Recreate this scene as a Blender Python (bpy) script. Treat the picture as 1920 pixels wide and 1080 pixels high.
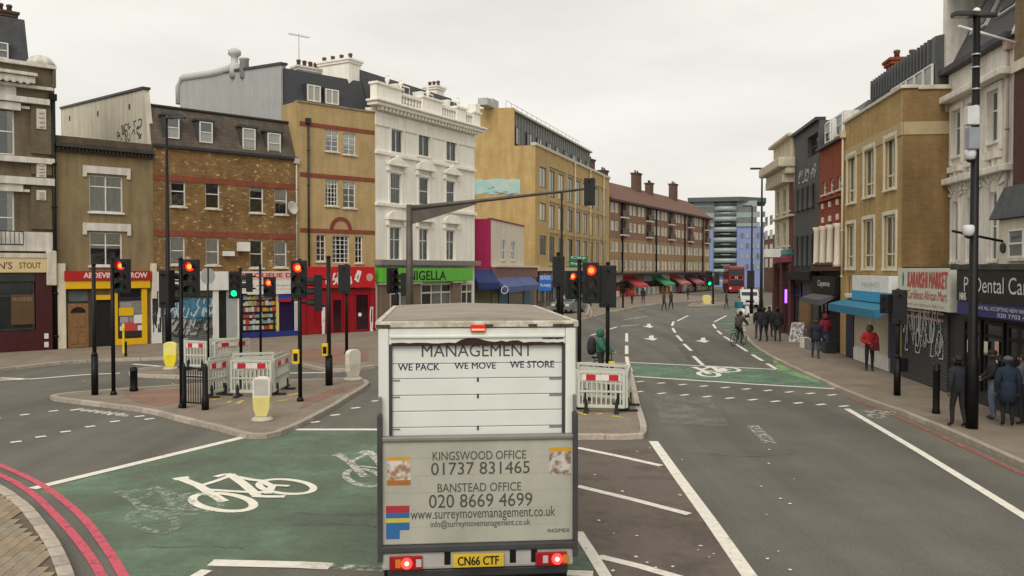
import bpy, bmesh, math, random
from mathutils import Vector, Matrix
random.seed(7)
for o in list(bpy.data.objects): bpy.data.objects.remove(o, do_unlink=True)
S = bpy.context.scene
COL = S.collection
# ------------------------------------------------------------------ camera
CAM_H, FPX, PITCH = 3.85, 1600.0, math.atan(35/1600.0)
cam = bpy.data.cameras.new('camera'); camo = bpy.data.objects.new('camera', cam); COL.objects.link(camo)
cam.sensor_width = 36; cam.lens = 36*FPX/1920; cam.clip_end = 3000; cam.clip_start = .1
camo.location = (0, 0, CAM_H); camo.rotation_euler = (math.radians(90)-PITCH, 0, 0)
S.camera = camo
# ------------------------------------------------------------------ sky (high thin overcast)
W = bpy.data.worlds.new('World'); S.world = W; W.use_nodes = True
SUN_EL, SUN_AZ = math.radians(42), math.radians(193)     # azimuth clockwise from +Y: behind and to the left
nt = W.node_tree; nt.nodes.clear()
def wn(t, **k):
    n = nt.nodes.new(t)
    for a, b in k.items(): setattr(n, a, b)
    return n
sky = wn('ShaderNodeTexSky', sky_type='NISHITA', sun_disc=False, sun_elevation=SUN_EL, sun_rotation=SUN_AZ)
tc = wn('ShaderNodeTexCoord'); mp = wn('ShaderNodeMapping'); mp.inputs['Scale'].default_value = (1, 1, 3.6)
nz = wn('ShaderNodeTexNoise'); nz.inputs['Scale'].default_value = 2.6; nz.inputs['Detail'].default_value = 5; nz.inputs['Roughness'].default_value = .5
rp = wn('ShaderNodeValToRGB')
rp.color_ramp.elements[0].position = .34; rp.color_ramp.elements[0].color = (6.45, 6.22, 5.68, 1)
rp.color_ramp.elements[1].position = .66; rp.color_ramp.elements[1].color = (7.75, 7.5, 6.85, 1)
mx = wn('ShaderNodeMix', data_type='RGBA'); mx.inputs['Factor'].default_value = .94     # cloud cover over the clear sky
bg = wn('ShaderNodeBackground'); bg.inputs['Strength'].default_value = .10
out = wn('ShaderNodeOutputWorld')
L = nt.links.new
L(tc.outputs['Generated'], mp.inputs['Vector']); L(mp.outputs['Vector'], nz.inputs['Vector']); L(nz.outputs['Fac'], rp.inputs['Fac'])
L(sky.outputs['Color'], mx.inputs['A']); L(rp.outputs['Color'], mx.inputs['B']); L(mx.outputs['Result'], bg.inputs['Color']); L(bg.outputs['Background'], out.inputs['Surface'])
# ------------------------------------------------------------------ sun behind the cloud
sl = bpy.data.lights.new('sun', 'SUN'); sl.energy = 1.5; sl.angle = math.radians(38); sl.color = (1, .945, .85)
so = bpy.data.objects.new('sun', sl); COL.objects.link(so)
sd = Vector((math.sin(SUN_AZ)*math.cos(SUN_EL), math.cos(SUN_AZ)*math.cos(SUN_EL), math.sin(SUN_EL)))
so.rotation_euler = sd.to_track_quat('Z', 'Y').to_euler(); so.location = (0, -20, 40)
S.view_settings.view_transform = 'Standard'; S.view_settings.look = 'None'; S.view_settings.exposure = 0.36; S.view_settings.gamma = 1
S.view_settings.use_curve_mapping = False
S.render.engine = 'CYCLES'; S.render.resolution_x = 1024; S.render.resolution_y = 576
# ------------------------------------------------------------------ pixel -> place
def ray(x, y):
    a = (x-960)/FPX; b = (540-y)/FPX
    return Vector((a, math.cos(PITCH)+b*math.sin(PITCH), -math.sin(PITCH)+b*math.cos(PITCH)))
def G(x, y, z=0.0):                         # point on the horizontal plane at height z
    d = ray(x, y); t = (z-CAM_H)/d.z
    return Vector((d.x*t, d.y*t, z))
def atY(x, y, Y):                           # point at depth Y
    d = ray(x, y); t = Y/d.y
    return Vector((d.x*t, Y, CAM_H+d.z*t))
def VX(x, Y): return Vector(((x-960)/FPX*Y*1.0003, Y, 0))
def on_line(x, A, B):                       # where the sight line of column x meets the vertical plane A-B
    d = ray(x, 505); n = Vector((-(B-A).y, (B-A).x)); t = n.dot(A.xy)/n.dot(d.xy)
    return Vector((d.x*t, d.y*t, 0))
# ------------------------------------------------------------------ materials
MATS = {}
def M(name, col=(.5, .5, .5), rough=.7, metal=0, var=.12, scale=3.0, bump=0, bscale=40, emit=0, spec=.4, streak=0, col2=None, thr=None, coat=0):
    if name in MATS: return MATS[name]
    m = bpy.data.materials.new(name); m.use_nodes = True; MATS[name] = m
    t = m.node_tree; b = t.nodes['Principled BSDF']; N = t.nodes.new; K = t.links.new
    b.inputs['Roughness'].default_value = rough; b.inputs['Metallic'].default_value = metal
    b.inputs['Specular IOR Level'].default_value = spec; b.inputs['Coat Weight'].default_value = coat
    b.inputs['Base Color'].default_value = (*col, 1)
    if emit:
        b.inputs['Emission Color'].default_value = (*col, 1); b.inputs['Emission Strength'].default_value = emit
        return m
    co = N('ShaderNodeTexCoord'); n1 = N('ShaderNodeTexNoise'); n1.inputs['Scale'].default_value = scale; n1.inputs['Detail'].default_value = 7
    n1.inputs['Roughness'].default_value = .62
    K(co.outputs['Object'], n1.inputs['Vector'])
    r = N('ShaderNodeValToRGB'); K(n1.outputs['Fac'], r.inputs['Fac'])
    c2 = col2 or tuple(min(1, c*(1+var)) for c in col); c1 = col if col2 else tuple(c*(1-var) for c in col)
    p0, p1 = thr or (.3, .7)
    r.color_ramp.elements[0].position = p0; r.color_ramp.elements[0].color = (*c1, 1)
    r.color_ramp.elements[1].position = p1; r.color_ramp.elements[1].color = (*c2, 1)
    last = r.outputs['Color']
    if streak:
        mp = N('ShaderNodeMapping'); mp.inputs['Scale'].default_value = (2.2, 2.2, .22); K(co.outputs['Object'], mp.inputs['Vector'])
        n2 = N('ShaderNodeTexNoise'); n2.inputs['Scale'].default_value = 1.6; n2.inputs['Detail'].default_value = 6; K(mp.outputs['Vector'], n2.inputs['Vector'])
        r2 = N('ShaderNodeValToRGB'); K(n2.outputs['Fac'], r2.inputs['Fac'])
        r2.color_ramp.elements[0].position = .35; r2.color_ramp.elements[0].color = (1-streak, 1-streak*1.05, 1-streak*1.15, 1)
        r2.color_ramp.elements[1].position = .6; r2.color_ramp.elements[1].color = (1, 1, 1, 1)
        mm = N('ShaderNodeMix'); mm.data_type = 'RGBA'; mm.blend_type = 'MULTIPLY'; mm.inputs['Factor'].default_value = 1
        K(last, mm.inputs['A']); K(r2.outputs['Color'], mm.inputs['B']); last = mm.outputs['Result']
    K(last, b.inputs['Base Color'])
    if bump:
        n3 = N('ShaderNodeTexNoise'); n3.inputs['Scale'].default_value = bscale; n3.inputs['Detail'].default_value = 4; K(co.outputs['Object'], n3.inputs['Vector'])
        bp = N('ShaderNodeBump'); bp.inputs['Strength'].default_value = bump; bp.inputs['Distance'].default_value = .02
        K(n3.outputs['Fac'], bp.inputs['Height']); K(bp.outputs['Normal'], b.inputs['Normal'])
    return m
def MB_brick(name, c1, c2, mortar, bw=.225, bh=.075, var=.25, patch=None, patch_thr=(.6, .66), streak=.25, rough=.88):
    if name in MATS: return MATS[name]
    m = M(name+'_base', c1); del MATS[name+'_base']; m.name = name; MATS[name] = m
    t = m.node_tree; N = t.nodes.new; K = t.links.new
    for n in list(t.nodes):
        if n.type not in ('BSDF_PRINCIPLED', 'OUTPUT_MATERIAL'): t.nodes.remove(n)
    b = t.nodes['Principled BSDF']; b.inputs['Roughness'].default_value = rough; b.inputs['Specular IOR Level'].default_value = .25
    co = N('ShaderNodeTexCoord'); sp = N('ShaderNodeSeparateXYZ'); K(co.outputs['Object'], sp.inputs[0])
    ad = N('ShaderNodeMath'); ad.operation = 'ADD'; K(sp.outputs['X'], ad.inputs[0]); K(sp.outputs['Y'], ad.inputs[1])
    cb = N('ShaderNodeCombineXYZ'); K(ad.outputs[0], cb.inputs['X']); K(sp.outputs['Z'], cb.inputs['Y'])
    br = N('ShaderNodeTexBrick'); K(cb.outputs[0], br.inputs['Vector'])
    br.inputs['Scale'].default_value = 1; br.inputs['Brick Width'].default_value = bw; br.inputs['Row Height'].default_value = bh
    br.inputs['Mortar Size'].default_value = .006; br.inputs['Mortar Smooth'].default_value = .3; br.inputs['Bias'].default_value = -.1
    br.inputs['Color1'].default_value = (*c1, 1); br.inputs['Color2'].default_value = (*c2, 1); br.inputs['Mortar'].default_value = (*mortar, 1)
    last = br.outputs['Color']
    n1 = N('ShaderNodeTexNoise'); n1.inputs['Scale'].default_value = .9; n1.inputs['Detail'].default_value = 8; n1.inputs['Roughness'].default_value = .65; K(co.outputs['Object'], n1.inputs['Vector'])
    r = N('ShaderNodeValToRGB'); K(n1.outputs['Fac'], r.inputs['Fac'])
    r.color_ramp.elements[0].position = .32; r.color_ramp.elements[0].color = (1-var, 1-var, 1-var, 1)
    r.color_ramp.elements[1].position = .68; r.color_ramp.elements[1].color = (1+var*.4, 1+var*.4, 1+var*.4, 1)
    def mul(a, bb):
        mm = N('ShaderNodeMix'); mm.data_type = 'RGBA'; mm.blend_type = 'MULTIPLY'; mm.inputs['Factor'].default_value = 1
        K(a, mm.inputs['A']); K(bb, mm.inputs['B']); return mm.outputs['Result']
    last = mul(last, r.outputs['Color'])
    if streak:
        mp = N('ShaderNodeMapping'); mp.inputs['Scale'].default_value = (1.6, 1.6, .25); K(co.outputs['Object'], mp.inputs['Vector'])
        n2 = N('ShaderNodeTexNoise'); n2.inputs['Scale'].default_value = 1.3; n2.inputs['Detail'].default_value = 5; K(mp.outputs['Vector'], n2.inputs['Vector'])
        r2 = N('ShaderNodeValToRGB'); K(n2.outputs['Fac'], r2.inputs['Fac'])
        r2.color_ramp.elements[0].position = .35; r2.color_ramp.elements[0].color = (1-streak,)*3+(1,)
        r2.color_ramp.elements[1].position = .62; r2.color_ramp.elements[1].color = (1, 1, 1, 1)
        last = mul(last, r2.outputs['Color'])
    if patch:
        mp = N('ShaderNodeMapping'); mp.inputs['Scale'].default_value = (1, 1, 2.2); K(co.outputs['Object'], mp.inputs['Vector'])
        n4 = N('ShaderNodeTexNoise'); n4.inputs['Scale'].default_value = 2.6; n4.inputs['Detail'].default_value = 6; n4.inputs['Roughness'].default_value = .7; K(mp.outputs['Vector'], n4.inputs['Vector'])
        r4 = N('ShaderNodeValToRGB'); K(n4.outputs['Fac'], r4.inputs['Fac'])
        r4.color_ramp.elements[0].position = patch_thr[0]; r4.color_ramp.elements[1].position = patch_thr[1]
        mm = N('ShaderNodeMix'); mm.data_type = 'RGBA'; K(r4.outputs['Color'], mm.inputs['Factor']); K(last, mm.inputs['A']); mm.inputs['B'].default_value = (*patch, 1)
        last = mm.outputs['Result']
    K(last, b.inputs['Base Color'])
    bp = N('ShaderNodeBump'); bp.inputs['Strength'].default_value = .35; bp.inputs['Distance'].default_value = .01
    K(br.outputs['Fac'], bp.inputs['Height']); bp.invert = True; K(bp.outputs['Normal'], b.inputs['Normal'])
    return m
def M_paint(name, col, wear=.45, wscale=5.0, soft=.12, fine=True):
    """road paint, worn through to what lies below"""
    if name in MATS: return MATS[name]
    m = M(name, col, .75, var=.1, scale=6); t = m.node_tree; N = t.nodes.new; K = t.links.new
    b = t.nodes['Principled BSDF']; o = t.nodes['Material Output']
    co = N('ShaderNodeTexCoord'); n1 = N('ShaderNodeTexNoise'); n1.inputs['Scale'].default_value = wscale; n1.inputs['Detail'].default_value = 9; n1.inputs['Roughness'].default_value = .75 if fine else .6
    K(co.outputs['Object'], n1.inputs['Vector'])
    r = N('ShaderNodeValToRGB'); K(n1.outputs['Fac'], r.inputs['Fac']); r.color_ramp.elements[0].position = max(0, wear-soft); r.color_ramp.elements[1].position = min(1, wear+soft)
    tr = N('ShaderNodeBsdfTransparent'); mx = N('ShaderNodeMixShader'); K(r.outputs['Color'], mx.inputs[0]); K(tr.outputs[0], mx.inputs[1]); K(b.outputs[0], mx.inputs[2]); K(mx.outputs[0], o.inputs['Surface'])
    return m
def M_pane(name, col, rough=.08, folds=0):
    if name in MATS: return MATS[name]
    m = M(name, col, rough, var=.3, scale=1.2, spec=.55)
    if folds:
        t = m.node_tree; N = t.nodes.new; K = t.links.new; b = t.nodes['Principled BSDF']
        co = N('ShaderNodeTexCoord'); w = N('ShaderNodeTexWave'); w.inputs['Scale'].default_value = 5; w.inputs['Distortion'].default_value = 2.5; w.inputs['Detail'].default_value = 2
        K(co.outputs['Object'], w.inputs['Vector'])
        r = N('ShaderNodeValToRGB'); K(w.outputs['Fac'], r.inputs['Fac'])
        r.color_ramp.elements[0].color = (*[c*(1-folds) for c in col], 1); r.color_ramp.elements[1].color = (*[min(1, c*(1+folds*.4)) for c in col], 1)
        K(r.outputs['Color'], b.inputs['Base Color'])
    return m
def M_glass(name):
    m = M(name, (.5, .5, .5), .05); t = m.node_tree; N = t.nodes.new; K = t.links.new; o = t.nodes['Material Output']
    tr = N('ShaderNodeBsdfTransparent'); tr.inputs[0].default_value = (.96, .97, .96, 1); gl = N('ShaderNodeBsdfGlossy'); gl.inputs['Roughness'].default_value = .03; gl.inputs['Color'].default_value = (.9, .92, .93, 1)
    fr = N('ShaderNodeFresnel'); fr.inputs['IOR'].default_value = 1.75
    co = N('ShaderNodeTexCoord'); nz_ = N('ShaderNodeTexNoise'); nz_.inputs['Scale'].default_value = 1.1; K(co.outputs['Object'], nz_.inputs['Vector']); bp = N('ShaderNodeBump'); bp.inputs['Strength'].default_value = .06; bp.inputs['Distance'].default_value = .3; K(nz_.outputs['Fac'], bp.inputs['Height']); K(bp.outputs['Normal'], gl.inputs['Normal'])
    mx = N('ShaderNodeMixShader'); K(fr.outputs[0], mx.inputs[0]); K(tr.outputs[0], mx.inputs[1]); K(gl.outputs[0], mx.inputs[2]); K(mx.outputs[0], o.inputs['Surface']); return m
# ------------------------------------------------------------------ mesh builder
class MB:
    def __init__(s): s.v = []; s.f = []; s.mi = []; s.sm = []; s.cur = 0
    def face(s, pts, smooth=False):
        i = len(s.v); s.v += [tuple(p) for p in pts]; s.f.append(tuple(range(i, i+len(pts)))); s.mi.append(s.cur); s.sm.append(smooth)
    def box(s, x0, x1, y0, y1, z0, z1):
        i = len(s.v); s.v += [(x, y, z) for z in (z0, z1) for y in (y0, y1) for x in (x0, x1)]
        for q in ((0, 2, 3, 1), (4, 5, 7, 6), (0, 1, 5, 4), (2, 6, 7, 3), (0, 4, 6, 2), (1, 3, 7, 5)):
            s.f.append(tuple(i+k for k in q)); s.mi.append(s.cur); s.sm.append(False)
        return s
    def prism(s, poly, z0, z1, axis='z', smooth=False):
        """poly in the plane perpendicular to axis: z -> (x,y), y -> (x,z), x -> (y,z)"""
        n = len(poly); i = len(s.v)
        mk = {'z': lambda a, b, c: (a, b, c), 'y': lambda a, b, c: (a, c, b), 'x': lambda a, b, c: (c, a, b)}[axis]
        s.v += [mk(a, b, z0) for a, b in poly]+[mk(a, b, z1) for a, b in poly]
        s.f.append(tuple(range(i+n-1, i-1, -1))); s.f.append(tuple(range(i+n, i+2*n))); s.mi += [s.cur]*2; s.sm += [False]*2
        for k in range(n):
            j = (k+1) % n; s.f.append((i+k, i+j, i+n+j, i+n+k)); s.mi.append(s.cur); s.sm.append(smooth)
        return s
    def tube(s, pts, r, seg=8, caps=True):
        pts = [Vector(p) for p in pts]; rs = r if isinstance(r, (list, tuple)) else [r]*len(pts); rings = []
        prev = None
        for k, p in enumerate(pts):
            d = (pts[min(k+1, len(pts)-1)]-pts[max(k-1, 0)]).normalized()
            a = prev if prev and abs(prev.dot(d)) < .95 else (Vector((0, 0, 1)) if abs(d.z) < .9 else Vector((1, 0, 0)))
            u = (a-d*a.dot(d)).normalized(); w = d.cross(u); prev = u; i = len(s.v); rings.append(i)
            s.v += [tuple(p+(u*math.cos(t)+w*math.sin(t))*rs[k]) for t in [2*math.pi*q/seg for q in range(seg)]]
        for a, b in zip(rings, rings[1:]):
            for k in range(seg):
                j = (k+1) % seg; s.f.append((a+k, a+j, b+j, b+k)); s.mi.append(s.cur); s.sm.append(seg > 5)
        if caps:
            s.f.append(tuple(rings[0]+k for k in reversed(range(seg)))); s.f.append(tuple(rings[-1]+k for k in range(seg))); s.mi += [s.cur]*2; s.sm += [False]*2
        return s
    def lathe(s, prof, c=(0, 0, 0), seg=12, sx=1, sy=1):
        i = len(s.v); n = len(prof)
        for r, z in prof:
            s.v += [(c[0]+r*sx*math.cos(2*math.pi*q/seg), c[1]+r*sy*math.sin(2*math.pi*q/seg), c[2]+z) for q in range(seg)]
        for a in range(n-1):
            for k in range(seg):
                j = (k+1) % seg; s.f.append((i+a*seg+k, i+a*seg+j, i+(a+1)*seg+j, i+(a+1)*seg+k)); s.mi.append(s.cur); s.sm.append(True)
        s.f.append(tuple(i+k for k in reversed(range(seg)))); s.f.append(tuple(i+(n-1)*seg+k for k in range(seg))); s.mi += [s.cur]*2; s.sm += [False]*2
        return s
    def mesh(s, name, mats, bevel=0):
        me = bpy.data.meshes.new(name); me.from_pydata(s.v, [], s.f)
        for m in (mats if isinstance(mats, (list, tuple)) else [mats]): me.materials.append(m)
        for p, a, b in zip(me.polygons, s.mi, s.sm): p.material_index = a; p.use_smooth = b
        if bevel:
            bm = bmesh.new(); bm.from_mesh(me); bmesh.ops.remove_doubles(bm, verts=bm.verts, dist=1e-5)
            es = [e for e in bm.edges if len(e.link_faces) == 2 and e.calc_face_angle(0) > .6]
            bmesh.ops.bevel(bm, geom=es, offset=bevel, segments=2, affect='EDGES', profile=.6, clamp_overlap=True); bm.to_mesh(me); bm.free()
        me.update(); return me
    def build(s, name, mats, parent=None, loc=(0, 0, 0), bevel=0, rz=0):
        return put(name, s.mesh(name, mats, bevel), parent, loc, rz)
def put(name, me, parent=None, loc=(0, 0, 0), rz=0):
    o = bpy.data.objects.new(name, me); COL.objects.link(o); o.parent = parent; o.location = loc; o.rotation_euler[2] = rz
    return o
def thing(name, label, cat, loc=(0, 0, 0), rz=0, group=None, kind=None):
    return tag(put(name, None, None, loc, rz), label, cat, group, kind)
def tag(o, label=None, cat=None, group=None, kind=None):
    if label: o['label'] = label
    if cat: o['category'] = cat
    if group: o['group'] = group
    if kind: o['kind'] = kind
    return o
def text(body, w, h, mat, parent, loc, name='lettering', bold=0, rz=0, spacing=1.0, rx=0, z_flat=False):
    """flat lettering fitted to w x h metres, in the local xz plane facing -y, lower left at loc"""
    cu = bpy.data.curves.new('t', 'FONT'); cu.body = body; cu.size = 1; cu.resolution_u = 3; cu.space_character = spacing
    ob = bpy.data.objects.new('t', cu); COL.objects.link(ob)
    me = bpy.data.meshes.new_from_object(ob.evaluated_get(bpy.context.evaluated_depsgraph_get())); bpy.data.objects.remove(ob)
    xs = [v.co.x for v in me.vertices]; ys = [v.co.y for v in me.vertices]
    if not xs: return None
    x0, x1, y0, y1 = min(xs), max(xs), min(ys), max(ys)
    for v in me.vertices:
        a = (v.co.x-x0)/(x1-x0)*w; b = (v.co.y-y0)/(y1-y0)*(h or (y1-y0)/(x1-x0)*w)
        v.co = (a, 0, b)
    if bold:
        bm = bmesh.new(); bm.from_mesh(me); hh = h or w*.2; base = bm.faces[:]
        for k, (dx, dz) in enumerate(((bold*1.6, 0), (-bold*1.6, 0), (0, bold), (0, -bold))):
            g = bmesh.ops.duplicate(bm, geom=base)['geom']; bmesh.ops.translate(bm, verts=[e for e in g if isinstance(e, bmesh.types.BMVert)], vec=(dx*hh, .0003*(k+1), dz*hh))
        bm.to_mesh(me); bm.free()
    me.materials.clear(); me.materials.append(mat); me.name = name
    o = put(name, me, parent, loc, rz); return o
def catmull(P, n=6):
    P = [Vector(p) for p in P]; out = []
    for i in range(len(P)-1):
        a, b, c, d = P[max(i-1, 0)], P[i], P[i+1], P[min(i+2, len(P)-1)]
        for k in range(n):
            t = k/n; out.append(.5*((2*b)+(c-a)*t+(2*a-5*b+4*c-d)*t*t+(3*b-a-3*c+d)*t**3))
    out.append(P[-1]); return out
def offset_line(pts, d):
    """polyline shifted sideways (to its left) by d in the ground plane"""
    out = []
    for k, p in enumerate(pts):
        t = (pts[min(k+1, len(pts)-1)]-pts[max(k-1, 0)]); t.z = 0; t.normalize(); out.append(p+Vector((-t.y, t.x, 0))*d)
    return out
# ------------------------------------------------------------------ shared materials
BLACK = M('black_paint', (.006, .006, .0065), .5, var=.3, spec=.25); DARK = M('dark_metal', (.03, .03, .032), .5, var=.3)
WHITE = M('white_upvc', (.72, .71, .67), .45, var=.07, streak=.12); CREAM = M('cream_paint', (.66, .6, .48), .7, var=.08, streak=.15)
STONE = M('painted_stone', (.62, .57, .47), .8, var=.12, streak=.25); LEAD = M('lead_slate', (.055, .058, .065), .7, var=.25, scale=5, streak=.2)
PANE_D = M_pane('pane_dark', (.016, .018, .02)); PANE_M = M_pane('pane_sky', (.13, .14, .14)); PANE_N = M_pane('pane_net_curtain', (.36, .36, .32), .25, folds=.35)
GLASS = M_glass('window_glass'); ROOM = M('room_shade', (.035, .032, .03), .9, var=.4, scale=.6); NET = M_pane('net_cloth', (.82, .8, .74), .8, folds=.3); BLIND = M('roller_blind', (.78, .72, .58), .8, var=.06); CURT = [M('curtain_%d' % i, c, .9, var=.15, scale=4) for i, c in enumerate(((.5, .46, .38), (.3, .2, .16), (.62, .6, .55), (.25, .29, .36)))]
GREYP = M('grey_paint', (.2, .2, .2), .6, var=.15); YELLOW = M('yellow_paint', (.75, .52, .01), .5, var=.1)
RED = M('red_paint', (.42, .012, .015), .45, var=.12, streak=.15)
# ================================================================== GROUND
ASPH = M('asphalt', (.128, .120, .100), .88, var=.14, scale=.55, bump=.35, bscale=90, streak=0)
def asphalt_detail():
    m = ASPH; t = m.node_tree; N = t.nodes.new; K = t.links.new; b = t.nodes['Principled BSDF']
    src = b.inputs['Base Color'].links[0].from_socket; co = N('ShaderNodeTexCoord')
    n = N('ShaderNodeTexNoise'); n.inputs['Scale'].default_value = 26; n.inputs['Detail'].default_value = 6; n.inputs['Roughness'].default_value = .8; K(co.outputs['Object'], n.inputs['Vector'])
    r = N('ShaderNodeValToRGB'); K(n.outputs['Fac'], r.inputs['Fac']); r.color_ramp.elements[0].position = .3; r.color_ramp.elements[0].color = (.62, .62, .62, 1); r.color_ramp.elements[1].position = .72; r.color_ramp.elements[1].color = (1.38, 1.38, 1.38, 1)
    mm = N('ShaderNodeMix'); mm.data_type = 'RGBA'; mm.blend_type = 'MULTIPLY'; mm.inputs['Factor'].default_value = 1; K(src, mm.inputs['A']); K(r.outputs['Color'], mm.inputs['B'])
    # wheel tracks: long dark streaks along the carriageway
    mp = N('ShaderNodeMapping'); mp.inputs['Scale'].default_value = (.9, .045, 1); mp.inputs['Rotation'].default_value = (0, 0, .06); K(co.outputs['Object'], mp.inputs['Vector'])
    n2 = N('ShaderNodeTexNoise'); n2.inputs['Scale'].default_value = 1; n2.inputs['Detail'].default_value = 5; K(mp.outputs['Vector'], n2.inputs['Vector'])
    r2 = N('ShaderNodeValToRGB'); K(n2.outputs['Fac'], r2.inputs['Fac']); r2.color_ramp.elements[0].position = .36; r2.color_ramp.elements[0].color = (.8, .8, .82, 1); r2.color_ramp.elements[1].position = .62; r2.color_ramp.elements[1].color = (1.08, 1.08, 1.06, 1)
    m2 = N('ShaderNodeMix'); m2.data_type = 'RGBA'; m2.blend_type = 'MULTIPLY'; m2.inputs['Factor'].default_value = 1; K(mm.outputs['Result'], m2.inputs['A']); K(r2.outputs['Color'], m2.inputs['B'])
    K(m2.outputs['Result'], b.inputs['Base Color'])
asphalt_detail()
mb = MB(); n = 40
for i in range(n):
    for j in range(n):
        x0, x1 = -400+800*i/n, -400+800*(i+1)/n; y0, y1 = -60+900*j/n, -60+900*(j+1)/n
        mb.face([(x0, y0, 0), (x1, y0, 0), (x1, y1, 0), (x0, y1, 0)])
road = tag(mb.build('road', ASPH), kind='structure', label='warm grey asphalt carriageway of the junction')
def sheet(name, px, mat, z, parent=None, label=None, world=None):
    pts = world or [G(x, y, 0) for x, y in px]; m = MB(); m.face([(p.x, p.y, z) for p in pts])
    me = m.mesh(name, mat)
    bm = bmesh.new(); bm.from_mesh(me)
    bmesh.ops.triangulate(bm, faces=bm.faces[:]); bm.normal_update()
    for f in bm.faces:
        if f.normal.z < 0: f.normal_flip()
    bm.to_mesh(me); bm.free()
    return tag(put(name, me, parent or road), label)
LINE_N = [0]
def ribbon(name, px, w, mat, z=.010, smooth=0, world=None, closed=False, w2=None):
    pts = world or [G(x, y) for x, y in px]
    if smooth: pts = catmull(pts, smooth)
    m = MB(); k = len(pts)
    if closed:
        ext = [pts[-1]]+pts+[pts[0]]; L_ = []
        for i in range(1, k+1):
            t = (ext[i+1]-ext[i-1]); t.z = 0; t.normalize(); nn = Vector((-t.y, t.x, 0))*(w/2); L_.append((pts[i-1]+nn, pts[i-1]-nn))
        L_.append(L_[0])
    else:
        ws = [w+(w2-w)*i/(k-1) if w2 is not None else w for i in range(k)]
        L_ = []
        for i in range(k):
            t = (pts[min(i+1, k-1)]-pts[max(i-1, 0)]); t.z = 0; t.normalize(); nn = Vector((-t.y, t.x, 0))*(ws[i]/2); L_.append((pts[i]+nn, pts[i]-nn))
    i0 = 0
    for a, b in L_: m.v += [(a.x, a.y, z), (b.x, b.y, z)]
    for i in range(len(L_)-1): m.f.append((2*i+1, 2*i+3, 2*i+2, 2*i)); m.mi.append(0); m.sm.append(False)
    return put(name, m.mesh(name, mat), road)
LINE = M_paint('white_line_paint', (.74, .70, .62), wear=.33, wscale=7); LINEW = M_paint('worn_line_paint', (.66, .63, .56), wear=.50, wscale=9, soft=.1)
GHOST = M_paint('ghost_line_paint', (.6, .58, .5), wear=.56, wscale=6, soft=.1)
REDL = M_paint('red_route_paint', (.54, .09, .13), wear=.37, wscale=5); REDF = M_paint('faded_red_route_paint', (.36, .12, .1), wear=.46, wscale=4)
GREENS = M_paint('green_cycle_surfacing', (.15, .225, .15), wear=.48, wscale=.55, soft=.2, fine=True)
GREENP = M_paint('pale_green_surfacing', (.22, .36, .17), wear=.42, wscale=1.2, soft=.15)
GREENB = M_paint('bright_green_surfacing', (.145, .25, .165), wear=.43, wscale=.9, soft=.22)
sheet('green_cycle_box', [(70, 921), (462, 818), (548, 809), (1045, 809), (1080, 1000), (1125, 1068), (395, 1064), (368, 1092), (238, 1105), (200, 1040), (150, 975), (98, 930)], GREENS, .004, label='worn green surfacing of the nearer cycle box')
sheet('green_cycle_box', [(1184, 682), (1455, 694), (1588, 731), (1188, 706)], GREENB, .004, label='green surfacing of the far cycle box')
sheet('green_cycle_lane', [(1448, 674), (1480, 684), (1540, 707), (1598, 731), (1580, 731), (1458, 695)], GREENP, .005, label='pale green strip beside the right kerb')
sheet('green_cycle_lane', [(1342, 607), (1362, 594), (1398, 592), (1393, 615), (1405, 641), (1442, 667), (1455, 690), (1400, 656)], GREENS, .005)
BRPATCH = M_paint('brown_asphalt_patch', (.128, .102, .083), wear=.3, wscale=.6, soft=.2)
sheet('brown_surfacing', [(1080, 822), (1222, 830), (1400, 1095), (1140, 1095), (1085, 1000), (1040, 822)], BRPATCH, .0045)
0 and sheet('asphalt_patch', [(20, 800), (300, 772), (450, 815), (62, 912)], M_paint('dark_asphalt_patch', (.125, .108, .095), wear=.46, wscale=.5, soft=.2), .0035)
for p, w in (([(60, 917), (462, 819)], .22), ([(546, 806), (712, 806)], .22), ([(1225, 828), (1270, 892), (1330, 974), (1410, 1088)], .2), ([(1588, 767), (1720, 845), (1850, 925), (1990, 1012)], .17),
             ([(1187, 706), (1400, 720), (1590, 731)], .2), ([(1181, 680), (1330, 687), (1455, 693)], .2), ([(1083, 998), (1110, 1040), (1142, 1092)], .16), ([(712, 806), (1000, 806)], .2)):
    ribbon('lane_line', p, w, LINE)
for p in ([(1082, 840), (1160, 856), (1240, 874)], [(1082, 912), (1185, 937), (1292, 965)], [(1122, 1044), (1200, 1063), (1290, 1089)]):
    ribbon('hatch_line', p, .16, LINE, .0105)
ribbon('lane_line', [(395, 1056), (560, 1060), (620, 1063)], .24, LINE); ribbon('lane_line', [(560, 1060.5), (720, 1068)], .2, GHOST, .012); ribbon('lane_line', [(1035, 1074), (1112, 1077)], .2, LINE)
ribbon('lane_line', [(388, 1070), (350, 1092)], .16, LINE)
ribbon('red_route_line', [(-120, 835), (-60, 852), (0, 873), (80, 911), (150, 966), (200, 1029), (236, 1088)], .125, REDL, .012, 5)
ribbon('red_route_line', [(-120, 852), (-60, 869), (0, 891), (60, 926), (120, 984), (165, 1039), (195, 1088)], .125, REDL, .012, 5)
ribbon('red_route_line', [(1600, 742), (1680, 771), (1760, 803), (1840, 838), (1990, 905)], .16, REDF, .012, 3); ribbon('red_route_line', [(1585, 744), (1670, 777), (1750, 812), (1830, 849), (1980, 918)], .14, REDF, .012, 3)
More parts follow.
